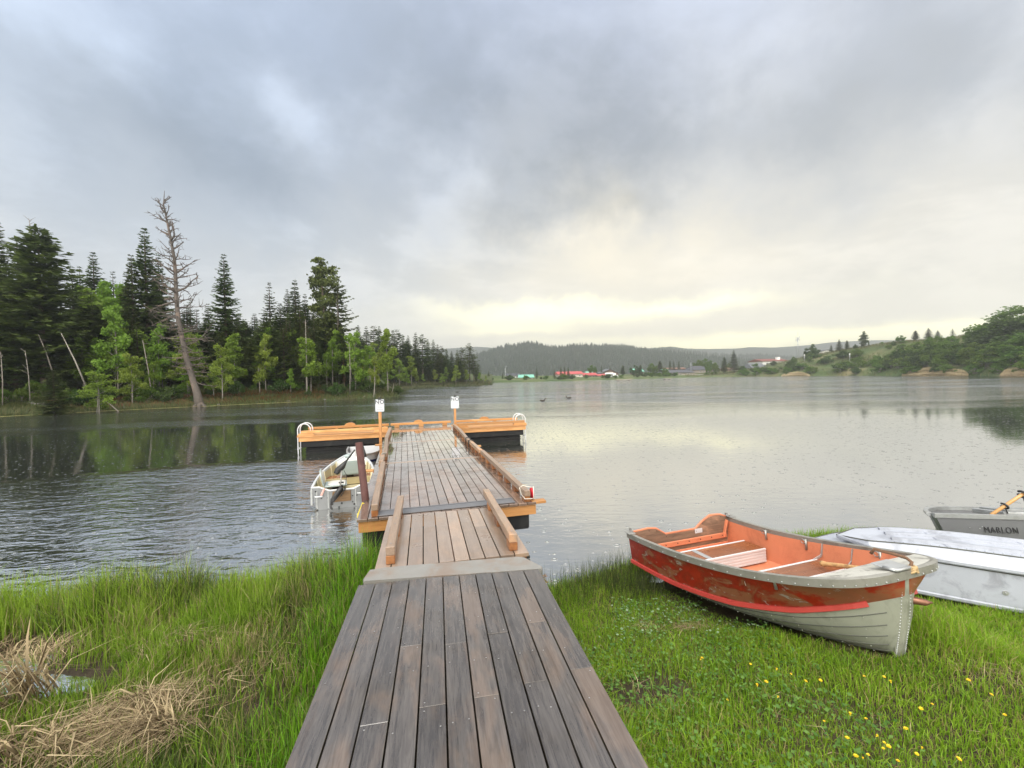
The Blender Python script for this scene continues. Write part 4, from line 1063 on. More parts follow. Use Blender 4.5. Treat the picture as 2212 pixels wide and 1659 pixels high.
def house(name, px0, px1, ybase, yeave, yridge, Y, depth, wallm, roofm, label, gable='x', wins=(), door=None, over=.5, parent=None, cat='building', hip=0.0, base_drop=1.5):
    """pixel box of a far building turned into a real house at depth Y"""
    x0, x1 = xat(px0, Y), xat(px1, Y); pm = (px0 + px1) / 2
    zb, ze, zr = zat(pm, ybase, Y), zat(pm, yeave, Y), zat(pm, yridge, Y)
    o = parent or thing(name, label, cat, ((x0 + x1) / 2, Y, zb))
    w = (x1 - x0) / 2; cx = (x0 + x1) / 2 - o.location.x; oy = Y - o.location.y; oz = zb - o.location.z
    H = ze - zb; T = zr - zb
    mb = MB(); mb.box(cx - w, cx + w, oy, oy + depth, oz - base_drop, oz + H)
    if gable == 'y': mb.prism([(cx - w, oz + H), (cx + w, oz + H), (cx, oz + T - .15)], oy + .003, oy + depth - .003)
    mb.build('wall', wallm, o)
    mb = MB(); t = .18
    if gable == 'x':
        e = over; ym = oy + depth / 2; ins = hip * 2 * w
        a = [(cx - w - e, oy - e, oz + H - .1), (cx + w + e, oy - e, oz + H - .1), (cx + w + e - ins, ym, oz + T), (cx - w - e + ins, ym, oz + T)]
        b = [(cx - w - e, oy + depth + e, oz + H - .1), (cx + w + e, oy + depth + e, oz + H - .1)]
        up = lambda p: (p[0], p[1], p[2] + t)
        vs = a + b; n = len(vs); vs = vs + [up(p) for p in vs]
        fs = [(0, 1, 2, 3), (5, 4, 3, 2), (6, 7, 8, 9), (11, 10, 9, 8), (0, 1, 7, 6), (4, 5, 11, 10), (0, 3, 9, 6), (3, 4, 10, 9), (1, 2, 8, 7), (2, 5, 11, 8), (0, 3, 4), (1, 5, 2)]
        mb.add(vs, fs)
    else:
        e = over
        mb.prism([(cx - w - e, oz + H - .1), (cx, oz + T), (cx + w + e, oz + H - .1), (cx + w + e, oz + H + t - .1), (cx, oz + T + t), (cx - w - e, oz + H + t - .1)], oy - e, oy + depth + e)
    mb.build('roof', roofm, o)
    for (u0, u1, v0, v1) in wins:
        fx0, fx1 = cx - w + 2 * w * u0, cx - w + 2 * w * u1; fz0, fz1 = oz + H * v0, oz + H * v1
        mb = MB(); mb.box(fx0 - .08, fx1 + .08, oy - .08, oy + .02, fz0 - .08, fz1 + .08); f = mb.build('window', M_trim, o)
        mb = MB(); mb.box(fx0, fx1, oy - .10, oy - .02, fz0, fz1); mb.build('pane', M_glass, f)
    if door:
        u0, u1, v1 = door
        mb = MB(); mb.box(cx - w + 2 * w * u0, cx - w + 2 * w * u1, oy - .09, oy + .02, oz, oz + H * v1); mb.build('door', M_wall_brown, o)
    return o
def shY(px, d): return float(tab(SH_F, px)) + d
wr = lambda n, a, b, v0, v1, f=.5: [(a + (b - a) * (i + .5 - f / 2) / n, a + (b - a) * (i + .5 + f / 2) / n, v0, v1) for i in range(n)]
house('hall', 1207, 1259, 820, 808, 803, 198, 14, M_wall_cream, M_roof_red, 'long cream two-storey hall with a red metal roof', wins=wr(4, .35, .98, .22, .42, .35) + wr(3, .35, .98, .60, .78, .3), door=(.06, .13, .5))
o = house('low_building', 1259, 1289, 817, 810.5, 806, 204, 10, M_wall_brown, M_roof_red, 'low open building with a bright red roof joined to the red-roofed hall', wins=wr(3, .15, .9, .2, .7, .6))
house('low_building', 1288, 1318, 817, 811.5, 808.5, 206, 8, M_wall_tan, M_roof_red, 'low tan building with small windows right of the red roofs', wins=wr(5, .1, .95, .35, .65, .4), door=(.02, .07, .7))
house('cabin', 1269, 1283, 808, 806.5, 803, 222, 8, M_wall_tan, M_roof_green, 'pale green roof peeking out behind the low red roofs', wins=wr(2, .2, .8, .2, .6))
house('gabled_house', 1300, 1336, 817, 806, 797.5, 226, 12, M_wall_brown, M_roof_grey, 'grey gabled house with white trim behind the white camper', gable='y', wins=wr(3, .2, .8, .45, .75, .4), door=(.45, .53, .4))
house('cabin', 1122, 1152, 819, 815.5, 810, 184, 9, M_wall_cream, M_roof_green, 'low cabin with a turquoise roof among the left shore spruces', wins=wr(3, .15, .9, .3, .7, .4), door=(.47, .53, .8))
house('dark_house', 1095, 1122, 817, 811.5, 807.5, 188, 10, M_wall_white, M_roof_dark, 'white house with a dark roof at the left end of the far shore', wins=wr(4, .08, .92, .25, .7, .45), door=(.45, .52, .8))
house('cabin', 1370, 1390, 812, 803, 797, 232, 8, M_wall_brown, M_roof_green, 'steep mint green roof among the trees left of the lodge', wins=wr(2, .2, .8, .3, .6))
house('cabin', 1433, 1445, 804, 800, 797.5, 246, 8, M_wall_white, M_roof_green, 'small mint green gable left behind the lodge', gable='y', wins=[(.4, .6, .3, .6)])
L = house('lodge', 1422, 1500, 812, 805, 799.5, 226, 14, M_wall_tan, M_roof_dark, 'long tan lodge with several dark roofs and a terrace above the far shore', wins=wr(4, .10, .95, .30, .62, .35), door=(.02, .05, .7), hip=.08)
house('x', 1498, 1535, 806, 799, 790.5, 236, 14, M_wall_tan, M_roof_dark, None, wins=wr(3, .3, .9, .3, .6, .3), parent=L, hip=.3)
house('x', 1440, 1482, 805, 797, 794.5, 248, 10, M_wall_brown, M_roof_brown, None, wins=wr(4, .1, .9, .3, .6, .4), parent=L)
house('x', 1535, 1575, 804, 797, 793.5, 240, 10, M_wall_brown, M_roof_dark, None, wins=wr(4, .1, .9, .2, .75, .6), parent=L)
mb = MB()
for i in range(13):
    xx = xat(1430 + i * 6, 219); mb.box(xx - .35, xx + .35, 218.6, 219.2, zat(1460, 815, 219), zat(1460, 809, 219))
mb.build('terrace_pillar', M_wall_cream, L, loc=tuple(-np.array(L.location)))
mb = MB(); mb.box(xat(1500, 222), xat(1545, 222), 221.8, 222.2, zat(1520, 811.5, 222), zat(1520, 808.5, 222)); mb.build('terrace_wall', M_wall_white, L, loc=tuple(-np.array(L.location)))
house('grey_house', 1625, 1658, 799, 794, 785, 226, 10, M_wall_cream, M_roof_grey, 'cream house with a wide grey roof under the hillside', wins=wr(4, .08, .92, .3, .7, .35), door=(.48, .53, .8), hip=.1)
house('garage', 1572, 1600, 801, 797, 794.5, 232, 8, M_wall_brown, M_roof_brown, 'low brown shed with a reddish roof behind the two hillside spruces', wins=wr(2, .2, .8, .3, .7))
o = house('red_brown_house', 1648, 1702, 791, 780, 775, 236, 14, M_wall_white, simple('red_brown_roof', (.15, .045, .035), .7), 'white house under a long red-brown roof with a white chimney', wins=wr(5, .1, .95, .35, .65, .5), door=(.5, .54, .6))
mb = MB(); x_ = xat(1690, 236); mb.box(x_ - .8, x_ + .8, 239, 241, zat(1690, 781, 236), zat(1690, 771, 236)); mb.build('chimney', M_wall_white, o, loc=tuple(-np.array(o.location)))
house('cabin', 1775, 1800, 764, 759, 756, 218, 8, M_wall_white, M_roof_grey, 'small white house with a grey roof half hidden on the hill crest', gable='y', wins=[(.4, .6, .3, .7)])
house('cabin', 2030, 2052, 741, 735, 731.5, 172, 8, M_wall_tan, M_roof_grey, 'flat grey-roofed house between the black crest spruces and the lone one', wins=wr(2, .2, .8, .3, .7))

# mast with antennas
def make_mast():
    Y = 224; zb, zt = zat(1724, 770, Y), zat(1724, 716, Y); x = xat(1724, Y)
    o = thing('radio_mast', 'thin lattice radio mast with antenna panels above the hillside', 'mast', (x, Y, zb)); h = zt - zb
    mb = MB()
    for i in range(3):
        a = i * 2.094; mb.tube([(.55 * math.cos(a), .55 * math.sin(a), 0), (.28 * math.cos(a), .28 * math.sin(a), h * .78)], .055, 5)
    for j in range(16):
        z0, z1 = h * .78 * j / 16, h * .78 * (j + 1) / 16; r0, r1 = .55 - .27 * j / 16, .55 - .27 * (j + 1) / 16
        for i in range(3):
            a, b = i * 2.094, (i + 1) * 2.094
            mb.tube([(r0 * math.cos(a), r0 * math.sin(a), z0), (r1 * math.cos(b), r1 * math.sin(b), z1)], .03, 4)
    mb.tube([(0, 0, h * .7), (0, 0, h)], .06, 5); mb.build('lattice', M_steel, o)
    for dx, z0, z1 in ((-.95, .60, .80), (.95, .62, .82), (-.3, .60, .72), (.35, .64, .74), (.0, .58, .68)):
        mb = MB(); mb.box(dx - .14, dx + .14, -.1, .12, h * z0, h * z1, bev=.03)
        mb.tube([(dx, 0, h * (z0 + z1) / 2), (0, 0, h * (z0 + z1) / 2)], .05, 5); mb.build('antenna', M_steel, o)
make_mast()
# lamp poles and a sign on the hillside
for px, yb, yt, d, lb in ((1836, 773, 766, 10, 'thin pole with a small white box on the lower meadow'), (1738, 775, 768, 12, 'thin pole with a pale square plate on the lower left meadow'), (1694, 806, 782, 3, 'brown wooden pole at the foot of the hillside'), (1092, 817, 795, 30, 'curved lamp pole rising above the dark-roofed white house'), (1493, 806, 783, 26, 'thin flag pole before the lodge')):
    Y = shY(px, d); mb = MB(); h = (yb - yt) * Y / FPX
    mb.tube([(0, 0, -1), (0, 0, h)], .09, 6); o = mb.build('pole', M_bark if 'wooden' in lb else M_steel, loc=(xat(px, Y), Y, zat(px, yb, Y))); tag(o, lb, 'pole')
    if 'plate' in lb or 'box' in lb:
        mb = MB(); mb.box(-.22, .22, -.08, .08, h, h + .4, bev=.03); mb.build('plate', M_trim, o)
    if 'lamp' in lb:
        mb = MB(); mb.tube([(0, 0, h), (.15, 0, h + .6), (.8, 0, h + .8)], .06, 6); mb.build('lamp_arm', M_steel, o)
# white camper
Y = 200; o = thing('camper', 'white camper van parked on the far shore before the grey gabled house', 'camper', (xat(1321, Y), Y, zat(1321, 818, Y)))
mb = MB(); mb.box(-2.4, 2.2, 0, 2.1, .55, 2.6, bev=.2); mb.box(-2.8, 1.2, .05, 2.05, 1.9, 2.9, bev=.25); mb.build('body', simple('camper_white', (.75, .75, .74), .35, var=.03), o)
mb = MB(); mb.box(2.05, 3.3, .1, 2.0, .5, 1.7, bev=.25); mb.build('cab', simple('camper_cab', (.72, .72, .72), .35, var=.03), o)
for x in (-1.4, 2.4):
    mb = MB(); mb.tube([(x, -.02, .38), (x, .25, .38)], .38, 14); mb.build('wheel', simple('tyre', (.03, .03, .03), .8), o)
for x0, x1, z0, z1 in ((-1.8, -.8, 1.5, 2.1), (-.2, .8, 1.5, 2.1), (2.3, 3.0, 1.15, 1.55)):
    mb = MB(); mb.box(x0, x1, -.02 if x0 < 2 else .07, .06 if x0 < 2 else .15, z0, z1); mb.build('window', M_glass, o)
# far swim rafts
for px, py, w, lb in ((1347, 822.5, 5.2, 'larger low grey raft floating off the far shore'), (1441, 820, 2.4, 'small low grey raft floating right of the larger one')):
    Y = HC * FPX / (py - hor(px)); Y = min(Y, 165); mb = MB()
    mb.box(-w / 2, w / 2, -1, 1, .12, .42, bev=.05); o = mb.build('raft', M_bark_grey, loc=(xat(px, Y), Y, 0)); tag(o, lb, 'raft')
    mb = MB()
    for sx in (-.35, .35): mb.tube([(sx * w, -.95, .05), (sx * w, .95, .05)], .15, 8)
    mb.build('float', simple('raft_float', (.05, .05, .05), .6), o)
# ducks
M_duck = simple('duck_feathers', (.045, .038, .03), .8, var=.3, scale=20)
for px, py, hd, lb in ((1172, 867, 1, 'small dark duck swimming on the open lake, nearer the dock'), (1229, 861, -1, 'small dark duck swimming on the open lake, farther right'), (988, 848, 1, 'tiny dark duck near the end of the wooded point')):
    p = P(px, py, 0); o = thing('duck', lb, 'duck', tuple(p), .4 if hd > 0 else 3.3)
    mb = MB(); rows = []
    for i in range(11):
        t = i / 10; r = .13 * math.sin(math.pi * min(1, t * .93 + .05)) ** .7; zc = .07 + .06 * max(0, .25 - t) * 4 * .5
        rows.append([(.30 - .58 * t if False else -.30 + .56 * t, r * math.cos(a), zc + r * .75 * math.sin(a) + (.05 * (1 - t) ** 3)) for a in np.linspace(0, 2 * math.pi, 11)])
    mb.grid(rows); mb.tube([(.20, 0, .10), (.27, 0, .18), (.28, 0, .25)], [.06, .045, .05], 8); mb.ball((.30, 0, .28), (.065, .05, .055), nu=8, nv=6)
    mb.build('body', M_duck, o)
    mb = MB(); mb.tube([(.355, 0, .275), (.42, 0, .265)], [.022, .012], 6); mb.build('bill', simple('bill', (.25, .17, .04), .6), o)

# ------------------------------------------------------------------ damp air over the lake
def make_haze():
    m = bpy.data.materials.new('haze'); m.use_nodes = True; k = NT(m.node_tree); k.n.clear()
    v = k.node('ShaderNodeVolumePrincipled'); v.inputs['Color'].default_value = (.92, .95, .99, 1)
    v.inputs['Density'].default_value = HAZE; v.inputs['Anisotropy'].default_value = .78
    o = k.node('ShaderNodeOutputMaterial'); k.l.new(v.outputs[0], o.inputs['Volume'])
    mb = MB(); mb.box(-2600, 3000, -200, 1750, -3, 124)
    h = mb.build('haze', m); tag(h, 'pale damp haze hanging over the lake', 'haze', kind='stuff')
HAZE = .00055
sc.cycles.volume_bounces = 1
make_haze()

# ------------------------------------------------------------------ near bank
def walk_x(y): return -.235 - .181 * (y - 1.75)          # centre line of the boardwalk
def shore_y(x): return np.interp(x, [-16, -10, -8, -6, -4.5, -3, -2, -1.2, .3, 1.0, 1.6, 3, 5, 7, 12, 16], [1.5, 2.8, 3.4, 4.15, 4.55, 4.75, 4.9, 4.75, 4.75, 5.05, 5.45, 6.0, 6.25, 6.1, 5.2, 4.5])
def near_z(x, y):
    x = np.asarray(x, float); y = np.asarray(y, float)
    d = shore_y(x) - y
    n = vnoise(x, y, 1.3, 3) - .5; n2 = vnoise(x + 9, y - 4, 5, 2) - .5
    right = np.interp(x, [3.1, 4.4], [.46, .24]) * sstep(-.15, 3.5, d) + .05 * n + .02 * n2
    rx_, ry_ = x - 2.064, y - 5.116; s_, t_ = rx_ * .2809 - ry_ * .9597, rx_ * .9597 + ry_ * .2809
    right = right - .05 * np.exp(-((t_ + .35) / .55) ** 2) * sstep(-.3, .2, s_) * sstep(2.1, 1.3, s_)
    left = .085 + .13 * n + .03 * n2 + .10 * sstep(2.6, .6, walk_x(y) - x) - .12 * np.exp(-(((x + 4.55) / .55) ** 2 + ((y - 3.72) / .30) ** 2)) - .10 * np.exp(-(((x + 3.75) / .5) ** 2 + ((y - 3.35) / .18) ** 2))
    left = left * sstep(-.05, .5, d) + .0
    w = sstep(-.5, .5, x - walk_x(y))
    z = left * (1 - w) + right * w
    return np.where(d < 0, np.maximum(-.5, .35 * d) - .01, z)
nx, ny = 420, 170
gx = np.linspace(-16, 16, nx); gy = np.linspace(-5, 6.6, ny)
X, Yg = np.meshgrid(gx, gy); Z = near_z(X, Yg)
i_ = np.arange(ny - 1)[:, None] * nx + np.arange(nx - 1)[None]
M_mud = ground_mat('bank_soil', [(.32, (.020, .015, .010)), (.5, (.045, .034, .020)), (.62, (.070, .060, .028)), (.78, (.11, .09, .05))], 1.6, 12, .75, .02)
tag(np_mesh('bank_ground', np.stack([X, Yg, Z], -1).reshape(-1, 3), np.stack([i_, i_ + 1, i_ + nx + 1, i_ + nx], -1).reshape(-1, 4), mat=M_mud, smooth=True), kind='structure')

# ------------------------------------------------------------------ timber
WD = lin(47, 42, 38); WM = lin(90, 84, 79); WW = lin(128, 104, 84)
M_deck = wood('weathered_deck', WD, WM, WW, 'y', .26, (.12, .34), .95, spec=.7, wet=.7)
M_float_deck = wood('wet_float_deck', lin(84, 68, 59), lin(122, 103, 92), lin(146, 114, 92), 'y', .3, (.08, .24), .5, puddle=1.0, spec=1.0, wet=1.0)
M_ramp_deck = wood('ramp_deck', lin(110, 92, 78), lin(150, 131, 115), lin(178, 142, 112), 'y', .25, (.20, .40), .5, spec=.7, wet=.8)
M_cedar = wood('cedar_rail', lin(92, 55, 30), lin(140, 90, 52), lin(168, 116, 70), 'y', .5, (.28, .48), .5)
M_cedar_top = wood('weathered_rail_top', lin(112, 90, 74), lin(160, 140, 122), lin(190, 140, 96), 'y', .45, (.25, .45), .5)
M_cedar_x = wood('cedar_beam', lin(146, 98, 54), lin(188, 138, 82), lin(204, 158, 104), 'x', .5, (.35, .55), .5)
M_cedar_z = wood('cedar_post', lin(150, 100, 58), lin(190, 138, 84), lin(206, 158, 104), 'z', .5, (.4, .6), .5)
M_black = simple('black_float', (.007, .007, .008), .6, var=.3, scale=5, spec=.25, dirt=(.03, .03, .028), dirt_amt=.4, dirt_scale=3)
M_screw = simple('screw_steel', (.34, .33, .32), .35, .8, var=.1)
M_black_plastic = simple('black_plastic', (.018, .018, .019), .38, var=.15)
M_conc = simple('wet_concrete', lin(126, 124, 120), .38, var=.16, scale=7, bump=.004, dirt=lin(120, 96, 78), dirt_amt=.55, dirt_scale=2.2)
M_rubber = simple('rubber_strip', lin(92, 92, 96), .28, var=.12, scale=6)
M_alu = simple('bare_aluminium', (.42, .43, .43), .42, .55, var=.16, scale=9, dirt=(.20, .20, .19), dirt_amt=.4)
M_white_metal = simple('white_tube', (.60, .61, .62), .3, .2, var=.04)

def plank_run(mb, x0, x1, y0, y1, z, n, gap=.007, t=.038, joints=(), seed=0, bev=.0014):
    """boards side by side along y, butt joints at given y per board"""
    g = random.Random(seed); w = (x1 - x0) / n
    for i in range(n):
        a, b = x0 + i * w + gap / 2, x0 + (i + 1) * w - gap / 2
        cuts = [y0] + sorted(j for k, j in joints if k == i) + [y1]
        for c0, c1 in zip(cuts[:-1], cuts[1:]):
            dz = g.uniform(-.0015, .0015)
            mb.box(a, b, c0 + (.0012 if c0 > y0 else 0), c1 - (.0012 if c1 < y1 else 0), z - t + dz, z + dz, 0, g.random(), bev)
def screws(mb, pts, r=.0048):
    for x, y, z in pts:
        a = [(x + r * math.cos(q * 1.0472), y + r * math.sin(q * 1.0472), z + .0022) for q in range(6)]
        mb.add(a + [(x, y, z + .0032)], [(q, (q + 1) % 6, 6) for q in range(6)])

# boardwalk
WY = math.atan(.181)
bw = thing('boardwalk', 'dark weathered plank boardwalk leading from the grass down to the concrete sill', 'boardwalk', (walk_x(1.75), 1.75, .75), WY, rot=(R_(-1.5), 0, WY))
g = random.Random(4); J = []
for k_, ys in enumerate([(-1.9,), (-.9,), (.40, -2.0), (-1.0, 1.02), (.46,), (.98, -1.1), (.47, -2.2), (1.03, -.8), (.52, -1.6), (1.10, -.6), (.57, -1.4)]):
    for y in ys: J.append((k_, y))
mb = MB(); plank_run(mb, -.805, .805, -3.3, 1.99, 0, 11, .009, .038, J, 3); mb.build('deck', M_deck, bw)
mb = MB(); pts = []
for k_ in range(11):
    for y in [-2.6, -2.0, -1.4, -.8, -.2, .33, .78, 1.25, 1.62]:
        for dx in (.035, .108): pts.append((-.805 + k_ * .1464 + dx + g.uniform(-.008, .008), y + g.uniform(-.02, .02), .0))
    for kk, y in J:
        if kk == k_:
            for dy in (-.03, .03):
                for dx in (.03, .115): pts.append((-.805 + k_ * .1464 + dx, y + dy, .0))
screws(mb, [p for p in pts if g.random() < .42]); mb.build('screw_heads', M_screw, bw)
mb = MB()
for x in (-.76, 0, .76): mb.box(x - .02, x + .02, -3.25, 1.86, -.19, -.041, bev=.004)
mb.build('joist', M_cedar, bw)
mb = MB()
for y in (-2.5, -.8, .7):
    for x in (-.70, .70): mb.box(x - .045, x + .045, y - .045, y + .045, -.75, -.042)
mb.build('support_post', M_cedar, bw)
# a few stains: a muddy shoe print and a pale mark are wear in the boards themselves

# concrete sill
mb = MB()
sill = [tuple(P(*c, .70)[:2]) for c in ((786, 1256), (1170, 1229), (1172, 1224), (1135, 1205), (1120, 1203), (835, 1226), (797, 1232), (784, 1250))]
n = len(sill); top = [(x, y, .692) for x, y in sill]; ins = [(x * .985 - .008, y * .995 + .018, .705) for x, y in sill]
bot = [(x, y, -.2) for x, y in sill]
mb.add(bot + top + ins, [tuple(range(n))[::-1], tuple(range(2 * n, 3 * n))] + [(i, (i + 1) % n, n + (i + 1) % n, n + i) for i in range(n)] + [(n + i, n + (i + 1) % n, 2 * n + (i + 1) % n, 2 * n + i) for i in range(n)])
tag(mb.build('concrete_sill', M_conc), 'pale wet concrete sill with chipped corners between boardwalk and ramp', 'sill')

# gangway ramp
GY = math.atan2(.42, 1.95)
gw = thing('ramp', 'short plank ramp with a low rail on each side, bridging sill and floating dock', 'ramp', (-.60, 4.02, .70), 0, rot=(R_(-1.2), 0, GY))
mb = MB(); plank_run(mb, -.755, .755, -.02, 1.62, 0, 10, .011, .038, [(4, 1.1), (7, .9)], 8); mb.build('deck', M_ramp_deck, gw)
mb = MB()
for x in (-.70, 0, .70): mb.box(x - .03, x + .03, 0, 1.60, -.16, -.041, bev=.004)
mb.build('joist', M_cedar, gw)
for sx in (-1, 1):
    x = sx * .61
    mb = MB(); mb.box(x - .043, x + .043, .06, 1.98, .086, .172, 0, None, .006); rl = mb.build('rail', M_cedar_top, gw)
    for y0, y1 in ((.06, .22), (.80, 1.0), (1.46, 1.6)):
        mb = MB(); mb.box(x - .043, x + .043, y0, y1, .001, .085, 0, None, .005); mb.build('block', M_cedar, rl)
    mb = MB(); screws(mb, [(x, y, .172) for y in (.15, .75, .95, 1.8)], .013); mb.build('bolt_heads', M_screw, rl)
mb = MB(); pts = [(-.755 + k_ * .151 + dx, y, .0) for k_ in range(10) for y in (.25, .95, 1.7) for dx in (.035, .115) if random.random() < .7]
screws(mb, pts, .005); mb.build('screw_heads', M_screw, gw)

# floating dock
DY = R_(14.7); DO = np.array([-.89, 5.77, 0.])
fd = thing('floating_dock', 'long wet plank floating dock with low rails, running out into the lake', 'dock', tuple(DO), DY)
def dock_w(x, y, z=0.0):
    c, s = math.cos(DY), math.sin(DY); return (DO[0] + x * c - y * s, DO[1] + x * s + y * c, z)
ZD = .62; g = random.Random(9)
J = [(k_, g.uniform(.7, 3.1)) for k_ in range(0, 18, 2)] + [(k_, g.uniform(4.2, 6.2)) for k_ in range(1, 18, 4)]
mb = MB()
for y0, y1 in ((0, 3.66), (3.75, 6.62), (6.71, 9.28)):
    plank_run(mb, -1.26, 1.26, y0, y1, ZD, 18, .008, .038, [(k_, y) for k_, y in J if y0 + .3 < y < y1 - .3], int(y0 * 7), .003)
mb.build('deck', M_float_deck, fd)
mb = MB()
for y in (3.66, 6.62):
    mb = MB(); mb.box(-1.20, 1.20, y + .003, y + .087, ZD - .03, ZD + .006, 0, .7, .004); mb.build('seam_board', M_ramp_deck, fd)
mb = MB(); mb.box(-1.24, 1.26, .03, .07, ZD - .19, ZD - .041, 0, .6, .004); mb.box(-1.24, -1.20, .073, 9.2, ZD - .19, ZD - .041, 0, .4, .004); mb.box(1.20, 1.24, .073, 9.2, ZD - .19, ZD - .041, 0, .4, .004)
mb.build('fascia', M_cedar_x, fd)
mb = MB(); mb.box(1.20, 1.42, .02, .14, ZD - .038, ZD + .001, 0, .3, .004); mb.box(1.24, 1.33, 4.9, 5.0, ZD + .02, ZD + .06, 0, .6, .004); mb.box(-1.42, -1.24, 2.96, 3.08, ZD - .01, ZD + .03, 0, .5, .004); mb.box(-1.43, -1.24, 6.30, 6.42, ZD - .01, ZD + .03, 0, .5, .004)
mb.build('cleat_board', M_cedar_x, fd)
for y0, y1 in ((.08, 3.6), (3.8, 6.55), (6.8, 9.2)):
    mb = MB(); mb.box(-1.20, 1.17, y0, y1, ZD - .42, ZD - .191, 0, .5, .02); mb.box(-.95, .85, y0 + .1, y1 - .1, -.3, ZD - .421, 0, .3, .03)
    for k_ in range(5): mb.box(-1.215, 1.185, y0 + .3 + k_ * .6, y0 + .36 + k_ * .6, ZD - .41, ZD - .2, 0, .4, .01)
    mb.build('pontoon', M_black, fd)
# low rails on blocks
def rail(x0, y0, x1, y1, nb, blocks=True, top=M_cedar_top):
    a, b = Vector((x0, y0, 0)), Vector((x1, y1, 0)); d = (b - a); L_ = d.length; d.normalize(); ang = math.atan2(-d.x, d.y)
    m_ = Matrix.Translation((x0, y0, 0)) @ Matrix.Rotation(ang, 4, 'Z')
    mb = MB(); mb.box(-.044, .044, 0, L_, ZD + .088, ZD + .172, 0, None, .006, m_); r = mb.build('rail', top, fd)
    for i in range(nb):
        y = .09 + (L_ - .18) * i / max(nb - 1, 1)
        mb = MB(); mb.box(-.044, .044, y - .085, y + .085, ZD + .0025, ZD + .087, 0, None, .005, m_); mb.build('block', M_cedar, r)
    mb = MB(); screws(mb, [tuple(m_ @ Vector((0, .09 + (L_ - .18) * i / max(nb - 1, 1), ZD + .172))) for i in range(nb)], .012); mb.build('bolt_heads', M_screw, r)
rail(1.13, .02, 1.12, 3.62, 7); rail(1.10, 3.68, 1.08, 5.35, 4); rail(1.07, 5.40, 1.12, 7.3, 4); rail(1.13, 7.34, 1.12, 9.2, 4)
rail(-1.03, .05, -1.06, 3.05, 6); rail(-1.10, 3.12, -1.10, 3.9, 2); rail(-1.06, 4.0, -1.12, 6.6, 5); rail(-1.14, 6.7, -1.10, 9.2, 5)
mb = MB()
for dx in np.linspace(-1.0, .93, 2): pass
mb.box(-1.0, .95, .05, .27, ZD + .003, ZD + .016, 0, .5, .005); mb.box(-1.0, .95, .235, .262, ZD + .0162, ZD + .022, 0, .9, .002)
mb.build('flap_strip', M_rubber, fd)

# cross platform at the end: two arms
def arm(label, x0, x1, xin):
    o = thing('swim_platform', label, 'dock', dock_w((x0 + x1) / 2, 9.9), DY); w = (x1 - x0) / 2
    mb = MB(); n = 9
    for i in range(n):
        y0 = -.62 + i * 1.24 / n; mb.box(-w, w, y0 + .004, y0 + 1.24 / n - .004, ZD - .038, ZD, 0, None, .003)
    mb.build('deck', M_cedar_x, o)
    mb = MB(); mb.box(-w + .05, w - .02, -.57, -.53, ZD - .19, ZD - .041, 0, .7, .004); mb.box(-w + .05, w - .02, .53, .57, ZD - .19, ZD - .041, 0, .5, .004)
    for s in (-1, 1): mb.box(s * (w - .05) - .02, s * (w - .05) + .02, -.525, .525, ZD - .19, ZD - .041, 0, .5, .004)
    mb.build('fascia', M_cedar_x, o)
    mb = MB(); mb.box(-w + .1, w - .1, -.52, .52, .22, ZD - .195, 0, .6, .02); mb.build('pontoon', M_black, o)
    mb = MB(); mb.box(-w + .22, w - .2, -.42, .42, -.3, .219, 0, .2, .04)
    for z in (.06, .14): mb.box(-w + .2, w - .18, -.44, .44, z - .012, z + .012, 0, .5, .01)
    mb.build('float_tub', M_black, o)
    for y, nm in ((-.53, 'front'), (.53, 'back')):
        mb = MB(); mb.box(-w + .12, w - .06, y - .044, y + .044, ZD + .088, ZD + .172, 0, None, .006); r = mb.build('rail', M_cedar_x, o)
        for t in ((.06, .36, .64, .93) if nm == 'back' else (.09, .91)):
            x = -w + 2 * w * t; hw = .09 if nm == 'back' else .28
            mb = MB(); mb.prism([(x - hw, ZD + .003), (x + hw, ZD + .003), (x + hw - .06, ZD + .087), (x - hw + .06, ZD + .087)], y - .044, y + .044); mb.build('block', M_cedar_x, r)
    for x in xin:
        mb = MB(); mb.prism([(x + .19 * math.cos(a), ZD + .172 + .10 * math.sin(a)) for a in np.linspace(0, math.pi, 13)], .49, .57); mb.build('half_round_board', M_cedar_x, o)
    return o
arm('left arm of the bright cedar swim platform across the end of the dock', -4.10, -1.13, [.05])
arm('right arm of the bright cedar swim platform across the end of the dock', 1.15, 3.90, [-.05])
o = thing('end_platform', 'middle section of the cedar platform closing the end of the dock', 'dock', dock_w(0, 9.9), DY)
mb = MB()
for i in range(9): mb.box(-1.125, 1.145, -.60 + i * .136 + .004, -.60 + (i + 1) * .136 - .004, ZD - .038, ZD + .001, 0, None, .003)
mb.build('deck', M_float_deck, o)
mb = MB(); mb.box(-1.1, 1.12, -.52, .55, .1, ZD - .04, 0, .4, .02); mb.build('pontoon', M_black, o)
mb = MB(); mb.box(-1.125, 1.145, .486, .574, ZD + .088, ZD + .172, 0, None, .006); r = mb.build('rail', M_cedar_x, o)
for x in (-.9, 0, .9):
    mb = MB(); mb.box(x - .09, x + .09, .486, .574, ZD + .003, ZD + .087, 0, None, .005); mb.build('block', M_cedar_x, r)
mb = MB(); mb.prism([(-.1 + .17 * math.cos(a), ZD + .172 + .09 * math.sin(a)) for a in np.linspace(0, math.pi, 13)], .49, .57); mb.build('half_round_board', M_cedar_x, o)

